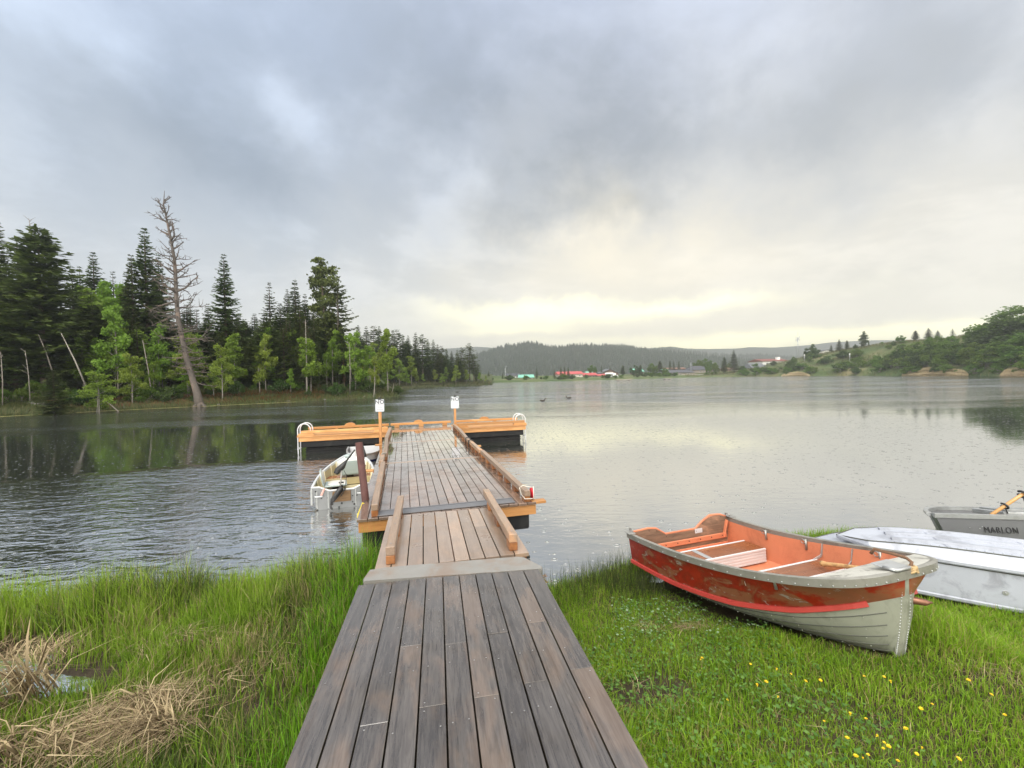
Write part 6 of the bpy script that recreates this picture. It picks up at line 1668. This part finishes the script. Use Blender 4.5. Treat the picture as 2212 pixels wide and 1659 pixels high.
M_marlon = simple('grey_hull_paint', lin(112, 113, 116), .42, .25, var=.08, scale=8)
def make_grey_boat():
    a = P(2034, 1107, .66); ang = math.atan2(-.14, 1.0)
    o = thing('grey_boat', 'grey open aluminium boat with black lettering on its side behind the upturned boats', 'boat', (a[0], a[1], .26), rot=(R_(-12), 0, ang))
    L, H, B = 3.8, .36, 1.1
    # port side seen from the lawn is y = 0, the boat lies towards +y
    us = np.linspace(0, 1, 30) ** 1.5; yb = lambda u: .10 + (B - .10) * (1 - max(0, 1 - u / .30) ** 2)
    rows = []
    for u in us:
        x0 = u * L; sq = .11 * (1 - u) ** 8
        rows.append([(x0 + .0, 0, H), (x0 + .0, 0.004, H - .05), (x0 + .10 * (1 - u) ** 3, .035, .075), (x0 + .13 * (1 - u) ** 3, .05, .0), (x0 + .3 * (1 - u) ** 3, yb(u) / 2 + .03, -.05), (x0 + .13 * (1 - u) ** 3, yb(u) - .02, .0), (x0 + .10 * (1 - u) ** 3, yb(u) - .015, .075), (x0, yb(u), H)])
    mb = MB(); mb.grid(rows, 0, .5, False)
    mb.add(rows[0], [tuple(range(8))]); mb.add(rows[-1], [tuple(range(8))]); mb.build('hull', M_marlon, o)
    mb = MB(); mb.grid([[(r[3][0], -.004 + r[3][1] - .006, .002), (r[3][0] - .02, r[2][1] - .012, .052)] for r in rows], 0, .5, False); mb.build('white_stripe', M_trim, o)
    mb = MB(); mb.tube([(r[3][0], r[3][1] - .002, -.004) for r in rows], .009, 6); mb.build('chine_line', M_black_plastic, o)
    mb = MB()
    sec = [(-.03, .014), (-.034, -.012), (-.012, -.042), (.012, -.042), (.02, .010)]
    mb.sweep([Vector((-.03, 0, H)), Vector((L, 0, H))], sec); mb.sweep([Vector((u * L, yb(u), H)) for u in us], sec)
    mb.build('gunwale', M_alu, o)
    mb = MB(); mb.box(.9, L - .1, .06, B - .10, .06, .08, 0, .5); mb.build('floor', M_alu, o)
    mb = MB(); mb.box(1.05, 1.35, .02, B - .02, H - .10, H - .085, 0, .6, .003); mb.box(1.04, 1.06, .02, B - .02, .08, H - .1); mb.box(1.34, 1.36, .02, B - .02, .08, H - .1); mb.build('bench', M_alu, o)
    mb = MB(); mb.box(.85, 1.3, .10, .55, H - .02, H + .045, bev=.012); mb.box(.9, 1.25, .14, .5, H + .0455, H + .07, bev=.01); mb.build('seat_box', M_alu, o)
    text('MARLON', .105, (.70, .012, .18), M_ink, o, rot=(math.pi / 2 - .10, 0, 0), bold=-.0004, extr=.003, sx=.80)
    mb = MB()
    for x in (.36, .42, .47, .50, .98, 1.06):
        mb.ball((x, .012 + random.uniform(0, .006), .16 + random.uniform(-.05, .06)), .006, nu=6, nv=4)
    mb.build('rivets', M_alu, o)
    # oar resting in a black clamp
    q = thing('oar', 'long varnished wooden oar with black clamps resting on the grey boat', 'oar', (a[0], a[1], .26), rot=(R_(-12), 0, ang))
    p0, p1 = Vector((.66, .06, H + .0)), Vector((1.75, .22, H + .62)); d = p1 - p0
    mb = MB(); mb.tube([p0, p1], .019, 10); mb.build('shaft', wood('varnished_wood', lin(190, 140, 84), lin(214, 166, 106), lin(224, 180, 120), 'x', .3, (.2, .35)), q)
    for t, sc2 in ((.18, 1.0), (.42, 1.25)):
        c = p0 + d * t; ax = d.normalized(); s1 = ax.orthogonal().normalized(); s2 = ax.cross(s1)
        mb = MB(); mb.tube([c + (s1 * math.cos(a_) + s2 * math.sin(a_)) * .036 * sc2 for a_ in np.linspace(.3, 5.6, 16)], .012 * sc2, 7)
        mb.tube([c, (c.x + .02, c.y, H + .02)], .007, 6); mb.build('oar_clamp', M_black_plastic, q)
    c = p0 + d * .48
    mb = MB(); mb.box(c.x - .02, c.x + .05, c.y - .03, c.y + .03, c.z - .06, c.z - .01, bev=.01); mb.tube([(c.x + .03, c.y, c.z - .05), (c.x + .035, c.y, c.z - .10), (c.x + .04, c.y, c.z - .17)], [.03, .018, .045], 8); mb.tube([(c.x + .05, c.y, c.z - .03), (c.x + .13, c.y - .01, c.z - .12), (c.x + .19, c.y - .02, c.z - .24)], .007, 6); mb.build('clamp_screw', M_black_plastic, q)
make_grey_boat()

# moored fishing boat beside the dock
M_cream = simple('cream_inside', lin(172, 160, 124), .55, var=.1, scale=6, dirt=lin(160, 142, 104), dirt_amt=.4)
M_seatgrey = simple('grey_plastic_seat', lin(146, 158, 158), .4, var=.06)
M_pad = simple('white_seat_pad', lin(186, 184, 178), .5, var=.05)
M_skiffside = simple('skiff_aluminium', lin(132, 134, 136), .4, .35, var=.12, scale=5, dirt=lin(110, 112, 114), dirt_amt=.5, dirt_scale=4)
M_gunw = simple('pale_gunwale', lin(190, 192, 194), .4, .2, var=.08)
def make_skiff():
    # local x: right, y: towards the bow, origin at the middle of the transom on the water
    ox, oy = -1.83, 2.78
    o = thing('fishing_boat', 'small aluminium fishing boat with two swivel seats moored left of the dock', 'boat', dock_w(ox, oy, 0), DY + R_(1.5))
    L, B, H = 2.8, .545, .43; us = 1 - (1 - np.linspace(0, 1, 30)) ** 1.7
    b = lambda u: B * max(1 - u ** 2.8, 0) ** .62 * (.97 + .08 * math.sin(math.pi * min(1, u / .8)))
    zr = lambda u: H + .16 * u ** 2; zc = lambda u: .06 + .2 * u ** 3; bc = lambda u: b(u) * .90; zk = lambda u: -.12 + .22 * u ** 4
    S = hull_sections(L, b, zr, zc, bc, zk, us, rake=.3)
    T = lambda x, y, z: (y, x, z)
    mb = MB()
    for s in (-1, 1):
        rows = [[T(x, s * y, z) for x, y, z in r] for r in S]; mb.grid(rows, 0, .5)
    mb.build('hull', M_skiffside, o)
    mb = MB()
    for s in (-1, 1):
        rows = [[T(x, s * max(y - .015, 0), max(z, .10)) for x, y, z in r] for r in S]; mb.grid(rows, 0, .5)
    mb.build('lining', M_cream, o)
    path = [Vector(T(*r[0])) for r in S] + [Vector(T(r[0][0], -r[0][1], r[0][2])) for r in S[::-1][1:]]
    mb = MB(); mb.sweep(path, [(-.024, .012), (-.024, -.04), (.014, -.035), (.018, .010)]); mb.build('gunwale', M_gunw, o)
    # inner ribs
    mb = MB()
    for u in (.2, .34, .48, .62, .76):
        r = S[int(np.argmin(abs(us - u)))]
        for s in (-1, 1): mb.tube([T(x, s * (y - .022), max(z, .105)) for x, y, z in r[:6]], .012, 5)
    mb.build('ribs', simple('pale_rib', lin(222, 212, 178), .5), o)
    # transom
    out = [(-B * .97, H), (-B * .72, H - .005), (-B * .55, H - .05), (-B * .4, H - .085), (B * .4, H - .085), (B * .55, H - .05), (B * .72, H - .005), (B * .97, H)]
    poly = out + [(bc(0), .06), (bc(0) * .7, -.08), (0, -.13), (-bc(0) * .7, -.08), (-bc(0), .06)]
    mb = MB(); mb.prism(poly, -.02, .012); tn = mb.build('transom', M_skiffside, o)
    mb = MB(); mb.tube([(x, -.004, z + .006) for x, z in out], .017, 8); mb.build('transom_cap', M_white_metal, tn)
    mb = MB(); mb.box(-.16, .17, -.052, -.021, .13, H - .10, 0, .5, .004); mb.build('motor_board', wood('motor_board_wood', lin(92, 70, 48), lin(136, 106, 72), lin(160, 128, 90), 'x', .5, (.5, .8)), tn)
    mb = MB()
    for x in (-.44, -.24, .26, .44): mb.box(x - .010, x + .010, -.028, -.0205, .02, H - .08, 0, .6, .002)
    mb.box(-.55, -.515, -.032, -.0205, .10, H - .03, 0, .6, .003); mb.build('transom_ribs', M_alu, tn)
    mb = MB()
    for x, z in ((-.36, .22), (-.25, .22), (-.17, .20), (-.17, .09), (0, .09), (.20, .10), (.20, .22), (.27, .22), (.23, .05), (-.05, .02), (-.18, .01), (-.46, .36)):
        mb.tube([(x, -.026, z), (x, -.0205, z)], random.choice((.012, .016, .02)), 10)
    mb.build('plugged_holes', M_black_plastic, tn)
    for x in (-.40, .36):
        mb = MB(); mb.tube([(x - .07, -.022, .265), (x - .06, -.05, .265), (x + .06, -.05, .265), (x + .07, -.022, .265)], .012, 7); mb.build('handle', M_white_metal, tn)
    mb = MB(); mb.bar((-.30, -.03, H - .02), (-.36, -.045, H - .15), .02, .035, bev=.006); mb.build('transducer', simple('pink_plastic', lin(226, 170, 160), .5, var=.05), tn)
    # benches and side ledge
    for y0, y1, nm in ((.32, .62, 'rear'), (1.35, 1.68, 'middle')):
        w = b((y0 + y1) / 2 / L) - .02
        mb = MB(); mb.box(-w, w, y0, y1, .26, .275, 0, .4, .004); bn = mb.build('bench', M_bench_wood if nm == 'middle' else M_cream, o)
        mb = MB(); mb.box(-w, w, y0 - .012, y0, .12, .276, 0, .6, .003); mb.box(-w, w, y1, y1 + .012, .12, .276, 0, .6, .003); mb.build('bench_front', M_cream, bn)
    mb = MB(); w = b(.80) * .98
    rows = [[(t * (b(u) - .02), u * L, zr(u) - .03 + .05 * (1 - t * t)) for t in np.linspace(-1, 1, 9)] for u in np.linspace(.76, .985, 9)]
    mb.grid(rows, 0, .5); r0 = rows[0]; mb.grid([r0, [(x, y, z - .12) for x, y, z in r0]], 0, .5); mb.build('bow_deck', M_trim, o)
    mb = MB(); mb.box(-.18, -.03, L * .80, L * .80 + .16, zr(.8) + .02, zr(.8) + .10, bev=.03); mb.build('anchor_roller', M_seatgrey, o)
    mb = MB(); mb.tube([(.05, L * .86, zr(.86)), (.05, L * .86, zr(.86) + .15)], .03, 8); mb.build('bow_light', M_trim, o)
    # swivel seats: near one faces right, far one faces the stern
    def seat(x, y, rz):
        e = thing('seat', None, None, (0, 0, 0)); e.parent = o; e.location = (x, y, .28); e.rotation_euler = (0, 0, rz); del_ = e
        mb = MB(); mb.tube([(0, 0, -.02), (0, 0, .06)], [.09, .05], 12); mb.build('pedestal', M_black_plastic, e)
        mb = MB(); rows = []
        mb.box(-.21, .21, -.21, .21, .06, .10, 0, .5, .02); mb.build('pan', M_seatgrey, e)
        mb = MB(); rows = [[(xx * .17, yy * .17 + .02, .10 + .035 * (1 - (xx * xx) ** 2) * (1 - (yy * yy) ** 2)) for xx in np.linspace(-1, 1, 9)] for yy in np.linspace(-1, 1, 9)]
        mb.grid(rows, 0, .5); mb.build('pad', M_pad, e)
        mb = MB(); poly = [(-.20, .10), (.20, .10), (.19, .30), (.13, .40), (-.13, .40), (-.19, .30)]
        m_ = Matrix.Translation((0, -.20, 0)) @ Matrix.Rotation(R_(12), 4, 'X')
        vs = [tuple(m_ @ Vector((px_, -.012, pz))) for px_, pz in poly] + [tuple(m_ @ Vector((px_, .012, pz))) for px_, pz in poly]; n_ = 6
        mb.add(vs, [tuple(range(n_)), tuple(range(n_, 2 * n_))[::-1]] + [(i, n_ + i, n_ + (i + 1) % n_, (i + 1) % n_) for i in range(n_)]); bk = mb.build('backrest', M_seatgrey, e)
        mb = MB(); rows = [[tuple(m_ @ Vector((xx * .15, .014 + .03 * (1 - xx ** 4) * (1 - zz ** 4), .26 + zz * .11))) for xx in np.linspace(-1, 1, 7)] for zz in np.linspace(-1, 1, 7)]
        mb.grid(rows, 0, .5); mb.build('back_pad', M_pad, bk)
        return e
    seat(-.16, .48, R_(-84)); seat(.02, 1.5, R_(8))
    seats = [c for c in o.children if c.name.startswith('seat')]
    # electric motor tilted out of the water on the transom
    mt = thing('trolling_motor', 'black electric trolling motor tilted up on the stern of the moored boat', 'motor', dock_w(ox, oy, 0), DY + R_(1.5))
    Q = lambda x, z, y=-.10: Vector((x, y, z))
    mb = MB(); mb.tube([Q(-.17, .14, -.16), Q(-.12, .23, -.15), Q(-.02, .37, -.13), Q(.02, .43, -.12)], [.018, .048, .055, .03], 12); mb.tube([Q(-.19, .12, -.16), Q(-.17, .14, -.16)], [.006, .022], 10); lo = mb.build('lower_unit', M_black_plastic, mt)
    mb = MB(); c = Q(-.175, .135, -.16)
    for a_ in (.6, 3.74):
        mb.bar(c, c + Vector((.10 * math.cos(a_ + .9), .02, .10 * math.sin(a_ + .9))), .028, .008, bev=.002, up=(0, 1, 0))
    mb.build('propeller', M_black_plastic, lo)
    mb = MB(); mb.bar(Q(.0, .26, -.13), Q(.09, .40, -.13), .015, .06, bev=.004, up=(0, 1, 0)); mb.build('skeg', M_black_plastic, lo)
    mb = MB(); mb.tube([Q(-.01, .40, -.11), Q(.0, .55, -.06), Q(.01, .72, .0)], .014, 8); mb.build('shaft', M_steelrod, mt)
    mb = MB(); mb.box(-.03, .04, -.07, .0, H - .10, H + .02, bev=.01); mb.tube([Q(-.04, .50, -.05), Q(.05, .50, -.05)], .016, 8); mb.build('clamp', M_black_plastic, mt)
    mb = MB(); mb.tube([Q(-.10, .66, .04), Q(-.06, .72, .05), Q(.02, .79, .05), Q(.10, .90, .05)], [.045, .065, .06, .02], 12); mb.build('motor_head', M_black_plastic, mt)
    mb = MB(); mb.tube([Q(.08, .87, .05), Q(.22, 1.05, .06), Q(.26, 1.10, .06)], [.018, .016, .016], 8); mb.build('tiller_handle', M_black_plastic, mt)
    mb = MB(); mb.tube([Q(.05, .72, .02), Q(.10, .62, .0), Q(.08, .45, -.05), Q(.06, .36, -.08)], .006, 6); mb.build('cable', M_black_plastic, mt)
    mo = thing('second_motor', 'black motor head rising behind the swivel seats next to the rusty pile', 'motor', dock_w(ox + .16, oy + 2.35, .45), DY)
    mb = MB(); mb.tube([(0, 0, -.25), (0, 0, .26)], .02, 8); mb.build('shaft', M_steelrod, mo)
    mb = MB(); mb.tube([(-.02, 0, .24), (-.03, 0, .30), (-.05, 0, .40), (-.05, 0, .46)], [.05, .085, .09, .05], 12); mb.build('motor_head', M_black_plastic, mo)
    mb = MB(); mb.tube([(.02, 0, .36), (.07, -.03, .20), (.10, -.06, .05)], .03, 8); mb.build('tiller_handle', M_black_plastic, mo)
make_skiff()
def make_second_skiff():
    o = thing('dark_boat', 'dark grey skiff with a white and blue side moored beyond the fishing boat', 'boat', dock_w(-1.78, 7.55, 0), DY + R_(182))
    L, B, H = 2.1, .50, .44; us = 1 - (1 - np.linspace(0, 1, 22)) ** 1.7
    b = lambda u: B * max(1 - u ** 2.6, 0) ** .6
    S = hull_sections(L, b, lambda u: H + .10 * u * u, lambda u: .08 + .15 * u ** 3, lambda u: b(u) * .85, lambda u: -.1 + .2 * u ** 4, us, rake=.2)
    T = lambda x, y, z: (y, x, z); mb = MB()
    M_wh = simple('white_gelcoat', lin(220, 222, 226), .35, var=.04)
    for s in (-1, 1): mb.grid([[T(x, s * y, z) for x, y, z in r] for r in S], 0, .5)
    mb.add([T(*p) for p in S[0]] + [T(x, -y, z) for x, y, z in S[0][::-1]], [tuple(range(2 * len(S[0])))]); mb.build('hull', M_wh, o)
    mb = MB()
    for s in (-1, 1): mb.grid([[T(x, s * max(y - .03, 0), max(z, .1)) for x, y, z in r] for r in S], 0, .5)
    mb.build('lining', simple('dark_grey_lining', lin(62, 64, 70), .5, var=.1), o)
    mb = MB()
    for s in (-1, 1): mb.sweep([Vector(T(r[2][0], s * (r[2][1] + .004), r[2][2] + .02)) for r in S], [(-.006, -.03), (-.006, .03), (.006, .03), (.006, -.03)])
    mb.build('blue_stripe', simple('navy_stripe', lin(36, 42, 96), .4), o)
    path = [Vector(T(*r[0])) for r in S] + [Vector(T(r[0][0], -r[0][1], r[0][2])) for r in S[::-1][1:]]
    mb = MB(); mb.sweep(path, [(-.02, .012), (-.02, -.03), (.014, -.03), (.014, .012)]); mb.build('gunwale', M_alu, o)
make_second_skiff()

# ------------------------------------------------------------------ grass on the near bank
gg_ = np.random.default_rng(77)
bd = Vector((math.cos(-1.286), math.sin(-1.286), 0))
def boat_mask(x, y):
    """True where the red boat's bottom rests"""
    rx, ry = x - 2.064, y - 5.116; s = rx * bd.x + ry * bd.y; t = -rx * bd.y + ry * bd.x
    return (s > .0) & (s < 2.33) & (np.abs(t) < .52 * np.sqrt(np.clip(1 - (np.clip(s, 0, 2.33) / 2.36) ** 3, 0, 1)))
def jon_mask(x, y):
    rx, ry = x - 3.36, y - 4.88; c, s_ = math.cos(JA), math.sin(JA); s = rx * c + ry * s_; t = -rx * s_ + ry * c
    return (s > .1) & (s < 3.7) & (np.abs(t) < .46)
def visible(x, y): return (y > .2) & (np.abs(x) < 1.30 * y + 2.4)
def dens_pick(n, x0, x1, y0, y1, f):
    x = gg_.uniform(x0, x1, n); y = gg_.uniform(y0, y1, n); keep = (gg_.random(n) < f(x, y)) & visible(x, y)
    return x[keep], y[keep]
DIRT = tuple(P(1395, 1478, .40)[:2])
def dirt_f(x, y): return np.exp(-(((x - DIRT[0]) / .34) ** 2 + ((y - DIRT[1]) / .17) ** 2)) 
SP1 = tuple(P(2185, 1480, .45)[:2]); SP2 = tuple(P(1500, 1320, .35)[:2])
def lawn_f(x, y):
    d = shore_y(x) - y
    f = np.where((x > walk_x(y) + .80) & (d > .05), 1.0, 0.0)
    f = f * (1 - .93 * np.clip(dirt_f(x, y) * 1.7, 0, 1)) * (1 - .65 * np.exp(-(((x - SP1[0]) / .35) ** 2 + ((y - SP1[1]) / .18) ** 2)))
    f = f * (.55 + .6 * vnoise(x, y, 2.2, 2)); f = np.where(boat_mask(x, y) | jon_mask(x, y), 0, f)
    return np.clip(f * np.clip(3.6 / np.maximum(y, 1), .5, 1.2), 0, 1)
x, y = dens_pick(405000, .2, 8.6, .2, 6.3, lawn_f)
n_ = len(x); tall = vnoise(x + 3, y + 8, 1.1, 3)
edge = np.exp(-((x - walk_x(y) - .86) / .12) ** 2)
rx, ry = x - 2.064, y - 5.116; s_ = rx * bd.x + ry * bd.y; t_ = np.abs(-rx * bd.y + ry * bd.x)
nearboat = .35 * np.exp(-((t_ - .62) / .22) ** 2) * ((s_ > 1.6) & (s_ < 2.6)) - .45 * np.exp(-((t_ - .5) / .3) ** 2) * ((s_ > .2) & (s_ < 1.7)) + np.exp(-(((x - 3.35) / .35) ** 2 + ((y - 3.35) / .5) ** 2))
H = np.maximum(.03, .04 + .075 * tall + .07 * edge + .10 * np.clip(nearboat, -.45, 1) + .06 * sstep(.8, .2, shore_y(x) - y)) * gg_.uniform(.55, 1.4, n_)
hue = np.clip(vnoise(x, y, 3.5, 3) * .7 + gg_.normal(.15, .22, n_), 0, 1)
col = cmix((.115, .25, .012), (.31, .48, .032), hue)
yel = gg_.random(n_) < .15 + .12 * np.exp(-(((x - SP1[0]) / .6) ** 2 + ((y - SP1[1]) / .4) ** 2)); col[yel] = cmix((.26, .25, .06), (.40, .33, .14), gg_.random(yel.sum()))
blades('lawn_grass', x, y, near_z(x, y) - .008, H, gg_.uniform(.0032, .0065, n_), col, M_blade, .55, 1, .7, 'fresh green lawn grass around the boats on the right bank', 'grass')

def marsh_f(x, y):
    d = shore_y(x) - y
    f = np.where((x < walk_x(y) - .78) & (d > -.12), 1.0, 0.0)
    c = vnoise(x + 20, y, 2.6, 2)
    f = f * sstep(.26, .5, c + .25 * sstep(.9, .0, d) + .30 * sstep(1.0, .2, walk_x(y) - .8 - x))
    pud = np.exp(-(((x + 4.55) / .6) ** 2 + ((y - 3.72) / .30) ** 2)) + np.exp(-(((x + 3.75) / .5) ** 2 + ((y - 3.35) / .2) ** 2))
    mound = np.exp(-(((x + 2.3) / .42) ** 2 + ((y - 3.05) / .26) ** 2)) + np.exp(-(((x + 3.15) / .35) ** 2 + ((y - 2.75) / .30) ** 2))
    return np.clip(f * (1 - .96 * np.clip(pud * 1.4, 0, 1)) * (1 - .55 * np.clip(mound * 1.2, 0, 1)), 0, 1)
x, y = dens_pick(178000, -8.5, -.9, .2, 5.3, marsh_f)
n_ = len(x); d = shore_y(x) - y; fr = sstep(1.1, .1, d); cl = vnoise(x + 7, y + 3, 1.6, 3)
by = sstep(.9, .1, walk_x(y) - .8 - x)                                    # bright strip along the boardwalk
dark = sstep(.45, .75, vnoise(x + 2, y + 30, .8, 2) + .35 * np.exp(-(((x + 1.9) / .6) ** 2 + ((y - 3.7) / .7) ** 2)))
tf = .55 + .9 * vnoise(x + 50, y, 3.2, 2)
H = (.10 + .15 * cl + .26 * fr + .08 * by) * tf * gg_.uniform(.5, 1.35, n_)
hue = np.clip(vnoise(x, y, 2.5, 3) * .6 + .2 * fr + gg_.normal(.1, .2, n_), 0, 1)
col = cmix((.10, .20, .012), (.32, .45, .050), hue)
dk = gg_.random(n_) < dark * .65; col[dk] = cmix((.05, .085, .016), (.12, .16, .04), gg_.random(dk.sum()))
br = gg_.random(n_) < by * .6; col[br] = cmix((.085, .25, .010), (.22, .45, .022), gg_.random(br.sum()))
ye = gg_.random(n_) < .08 + .26 * (1 - fr) * (1 - by) * sstep(.35, .6, vnoise(x + 60, y + 5, 1.3, 2)); col[ye] = cmix((.26, .22, .09), (.42, .34, .18), gg_.random(ye.sum()))
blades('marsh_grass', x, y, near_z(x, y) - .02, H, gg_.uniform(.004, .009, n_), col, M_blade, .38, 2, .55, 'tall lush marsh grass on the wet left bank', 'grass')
# thin dark sedge beside the sill on both sides
def sedge_f(x, y):
    d = shore_y(x) - y
    a = np.exp(-(((x + 1.75) / .55) ** 2 + ((d - .25) / .35) ** 2)); b = np.exp(-(((x - .95) / .60) ** 2 + ((d - .25) / .30) ** 2))
    b = b + 1.2 * np.exp(-(((x - 1.35) / .30) ** 2 + ((y - 4.62) / .30) ** 2))
    return np.where((x < walk_x(y) - .8) | (x > walk_x(y) + .8), a + b, 0) * np.where(boat_mask(x, y), 0, 1) * .9
x, y = dens_pick(60000, -4, 2.6, 3.2, 5.8, sedge_f); n_ = len(x)
blades('sedge', x, y, near_z(x, y) - .02, gg_.uniform(.10, .36, n_), np.full(n_, .0035), cmix((.035, .055, .018), (.11, .13, .045), gg_.random(n_)), M_blade, .4, 3, .4, 'thin dark sedge at the waterline on both sides of the sill', 'sedge')
# dead straw: heaps, collapsed clumps and scattered stalks
STRAW_AZ = []
def straw(n, cx, cy, sx, sy, h0, h1, top, seed, flat=1.1, w=.008):
    g = np.random.default_rng(seed)
    sx, sy, h0, h1, n = sx * .62, sy * .62, h0 * .75, h1 * .75, int(n * .62); top = top * .8
    STRAW_AZ.append(np.where(g.random(n) < .7, g.uniform(0, 6.28) + g.normal(0, .8, n), g.uniform(0, 6.28, n)))
    x = cx + g.normal(0, sx, n); y = cy + g.normal(0, sy, n)
    r2 = ((x - cx) / sx) ** 2 + ((y - cy) / sy) ** 2
    z = near_z(x, y) + top * np.exp(-r2 * .35) * g.uniform(.2, 1.05, n)
    return x, y, z, g.uniform(h0, h1, n), np.full(n, w) * g.uniform(.5, 1.3, n), cmix((.10, .062, .032), (.56, .45, .27), g.random(n)), np.abs(g.normal(flat, .3, n))
def P2(px, py, z=.1): return tuple(P(px, py, z)[:2])
parts = []
for px, py, n, sx, sy, h0, h1, top, fl in ((300, 1545, 1200, .24, .14, .15, .42, .15, 1.5), (330, 1600, 900, .26, .07, .2, .45, .10, 1.3), (60, 1520, 190, .13, .10, .35, .75, .30, .85), (60, 1640, 240, .35, .12, .25, .5, .05, 1.25),
                                           (120, 1400, 260, .22, .08, .15, .3, .10, 1.1), (400, 1400, 420, .50, .14, .15, .35, .08, 1.25), (20, 1390, 200, .3, .1, .1, .3, .04, 1.3), (500, 1480, 300, .4, .25, .1, .3, .04, 1.2), (160, 1620, 300, .5, .2, .2, .45, .05, 1.2)):
    c = P2(px, py); parts.append(straw(n, c[0], c[1], sx, sy, h0, h1, top, px + py, fl, .014 if px < 100 else .009))
for px, py, n, sx, sy in ((1500, 1322, 260, .16, .05), (1405, 1310, 160, .12, .06), (1400, 1478, 30, .2, .08), (2190, 1475, 260, .28, .12), (1700, 1560, 60, .6, .25), (1850, 1620, 60, .5, .2), (1500, 1610, 40, .4, .2)):
    c = P2(px, py, .42); parts.append(straw(n, c[0], c[1], sx, sy, .06, .2, .01, px, 1.3, .004))
a_ = [np.concatenate([p[i] for p in parts]) for i in range(7)]
blades('dead_straw', a_[0], a_[1], a_[2], a_[3], a_[4], a_[5], M_dry, seed=5, curl=.75, dirlean=a_[6], az=np.concatenate(STRAW_AZ), label='dry straw heaps and fallen stalks in the bank grass', cat='straw')
# broad weed leaves in the lawn
def weed_f(x, y): return np.where((x > walk_x(y) + .9) & (shore_y(x) - y > .5) & ~boat_mask(x, y) & ~jon_mask(x, y), sstep(.5, .68, vnoise(x + 40, y, 1.7, 2)), 0)
x, y = dens_pick(26000, .4, 6.5, 1.3, 5.2, weed_f); n_ = len(x); z = near_z(x, y) + gg_.uniform(.03, .085, n_)
ax = gg_.normal(size=(n_, 3)); ax[:, 2] = gg_.uniform(-.3, .4, n_); ax /= np.linalg.norm(ax, axis=1)[:, None]
sd = np.cross(ax, [0, 0, 1.]); sd += gg_.normal(0, .25, sd.shape); sd /= np.linalg.norm(sd, axis=1)[:, None]
ln = gg_.uniform(.012, .034, n_); Qd = kites(np.stack([x, y, z], 1), ax, sd, ln, ln * gg_.uniform(.5, .95, n_))
silver = (x < 2.1) & (y > 3.3) & (gg_.random(n_) < .22)
cw = cmix((.06, .15, .02), (.15, .27, .05), gg_.random(n_)); cw[silver] = cmix((.14, .24, .11), (.28, .38, .22), gg_.random(silver.sum()))
o = np_mesh('lawn_weeds', Qd.reshape(-1, 3), np.arange(n_ * 4).reshape(n_, 4), mat=M_blade, col=np.repeat(cw, 4, 0)); tag(o, 'clover and silvery weed leaves growing in the lawn', 'weeds', kind='stuff')
# yellow dandelions, each one a plant of its own
M_petal = simple('yellow_petal', (.80, .58, .02), .6, var=.15); M_stalk = simple('green_stalk', (.16, .26, .05), .6)
def dandelion(closed):
    o = thing('dandelion', 'small yellow dandelion flower on a thin stalk in the right lawn', 'flower', group='dandelions in the right lawn')
    mb = MB(); mb.tube([(0, 0, -.02), (.004, .0, .05), (.01, .0, .10)], .0022, 5); mb.build('stalk', M_stalk, o)
    mb = MB(); g = random.Random(3 + closed); c = Vector((.01, 0, .10))
    for ring, (k_, up, ln_) in enumerate(((13, .25, .016), (11, .7, .014), (8, 1.4, .011)) if not closed else ((9, 1.6, .018), (6, 2.4, .02))):
        for i in range(k_):
            a = 6.283 * (i + .3 * ring) / k_ + g.uniform(-.1, .1); d = Vector((math.cos(a), math.sin(a), up)).normalized(); s2 = d.cross(Vector((0, 0, 1))).normalized() * .003
            p = c + d * ln_; mb.add([c, c + d * ln_ * .6 + s2, p, c + d * ln_ * .6 - s2], [(0, 1, 2, 3)])
    mb.ball(tuple(c), (.005, .005, .004), nu=6, nv=4); mb.build('flower_head', M_petal, o)
    return o
DN = [(1512, 1385), (1517, 1400), (1620, 1412), (1670, 1443), (1705, 1440), (1772, 1462), (1655, 1468), (1640, 1483), (1735, 1480), (1875, 1466), (1905, 1462), (1932, 1490), (2093, 1481), (2135, 1502), (1571, 1490), (1672, 1500), (2012, 1530), (1998, 1537), (2282 - 100, 1545), (1832, 1555), (1788, 1560), (1838, 1610), (1880, 1570), (1882, 1592), (1905, 1605), (1911, 1622), (1920, 1627), (1862, 1638), (1875, 1645), (1856, 1652), (1965, 1595), (1985, 1612), (1978, 1630), (2050, 1638), (1940, 1650)]
da, db = dandelion(0), dandelion(1)
for i, (px, py) in enumerate(DN):
    src = db if i % 4 == 3 else da
    c = src if i in (0, 3) else copy_tree(src)
    p = P(px, py, .52); c.location = (p[0], p[1], float(near_z(p[0], p[1])) + random.uniform(-.01, .02)); s = random.uniform(.5, .85); c.scale = (s, s, s)
    c.rotation_euler = (random.uniform(-.3, .3), random.uniform(-.3, .3), random.uniform(0, 6.28))

for o in bpy.data.objects:
    if o.parent and o.name.split('.')[0] in ('screw_heads', 'bolt_heads', 'rivets', 'stem_rivets', 'bottom_rivets', 'bolts', 'lap_seams', 'plugged_holes', 'transom_ribs'): o['kind'] = 'stuff'
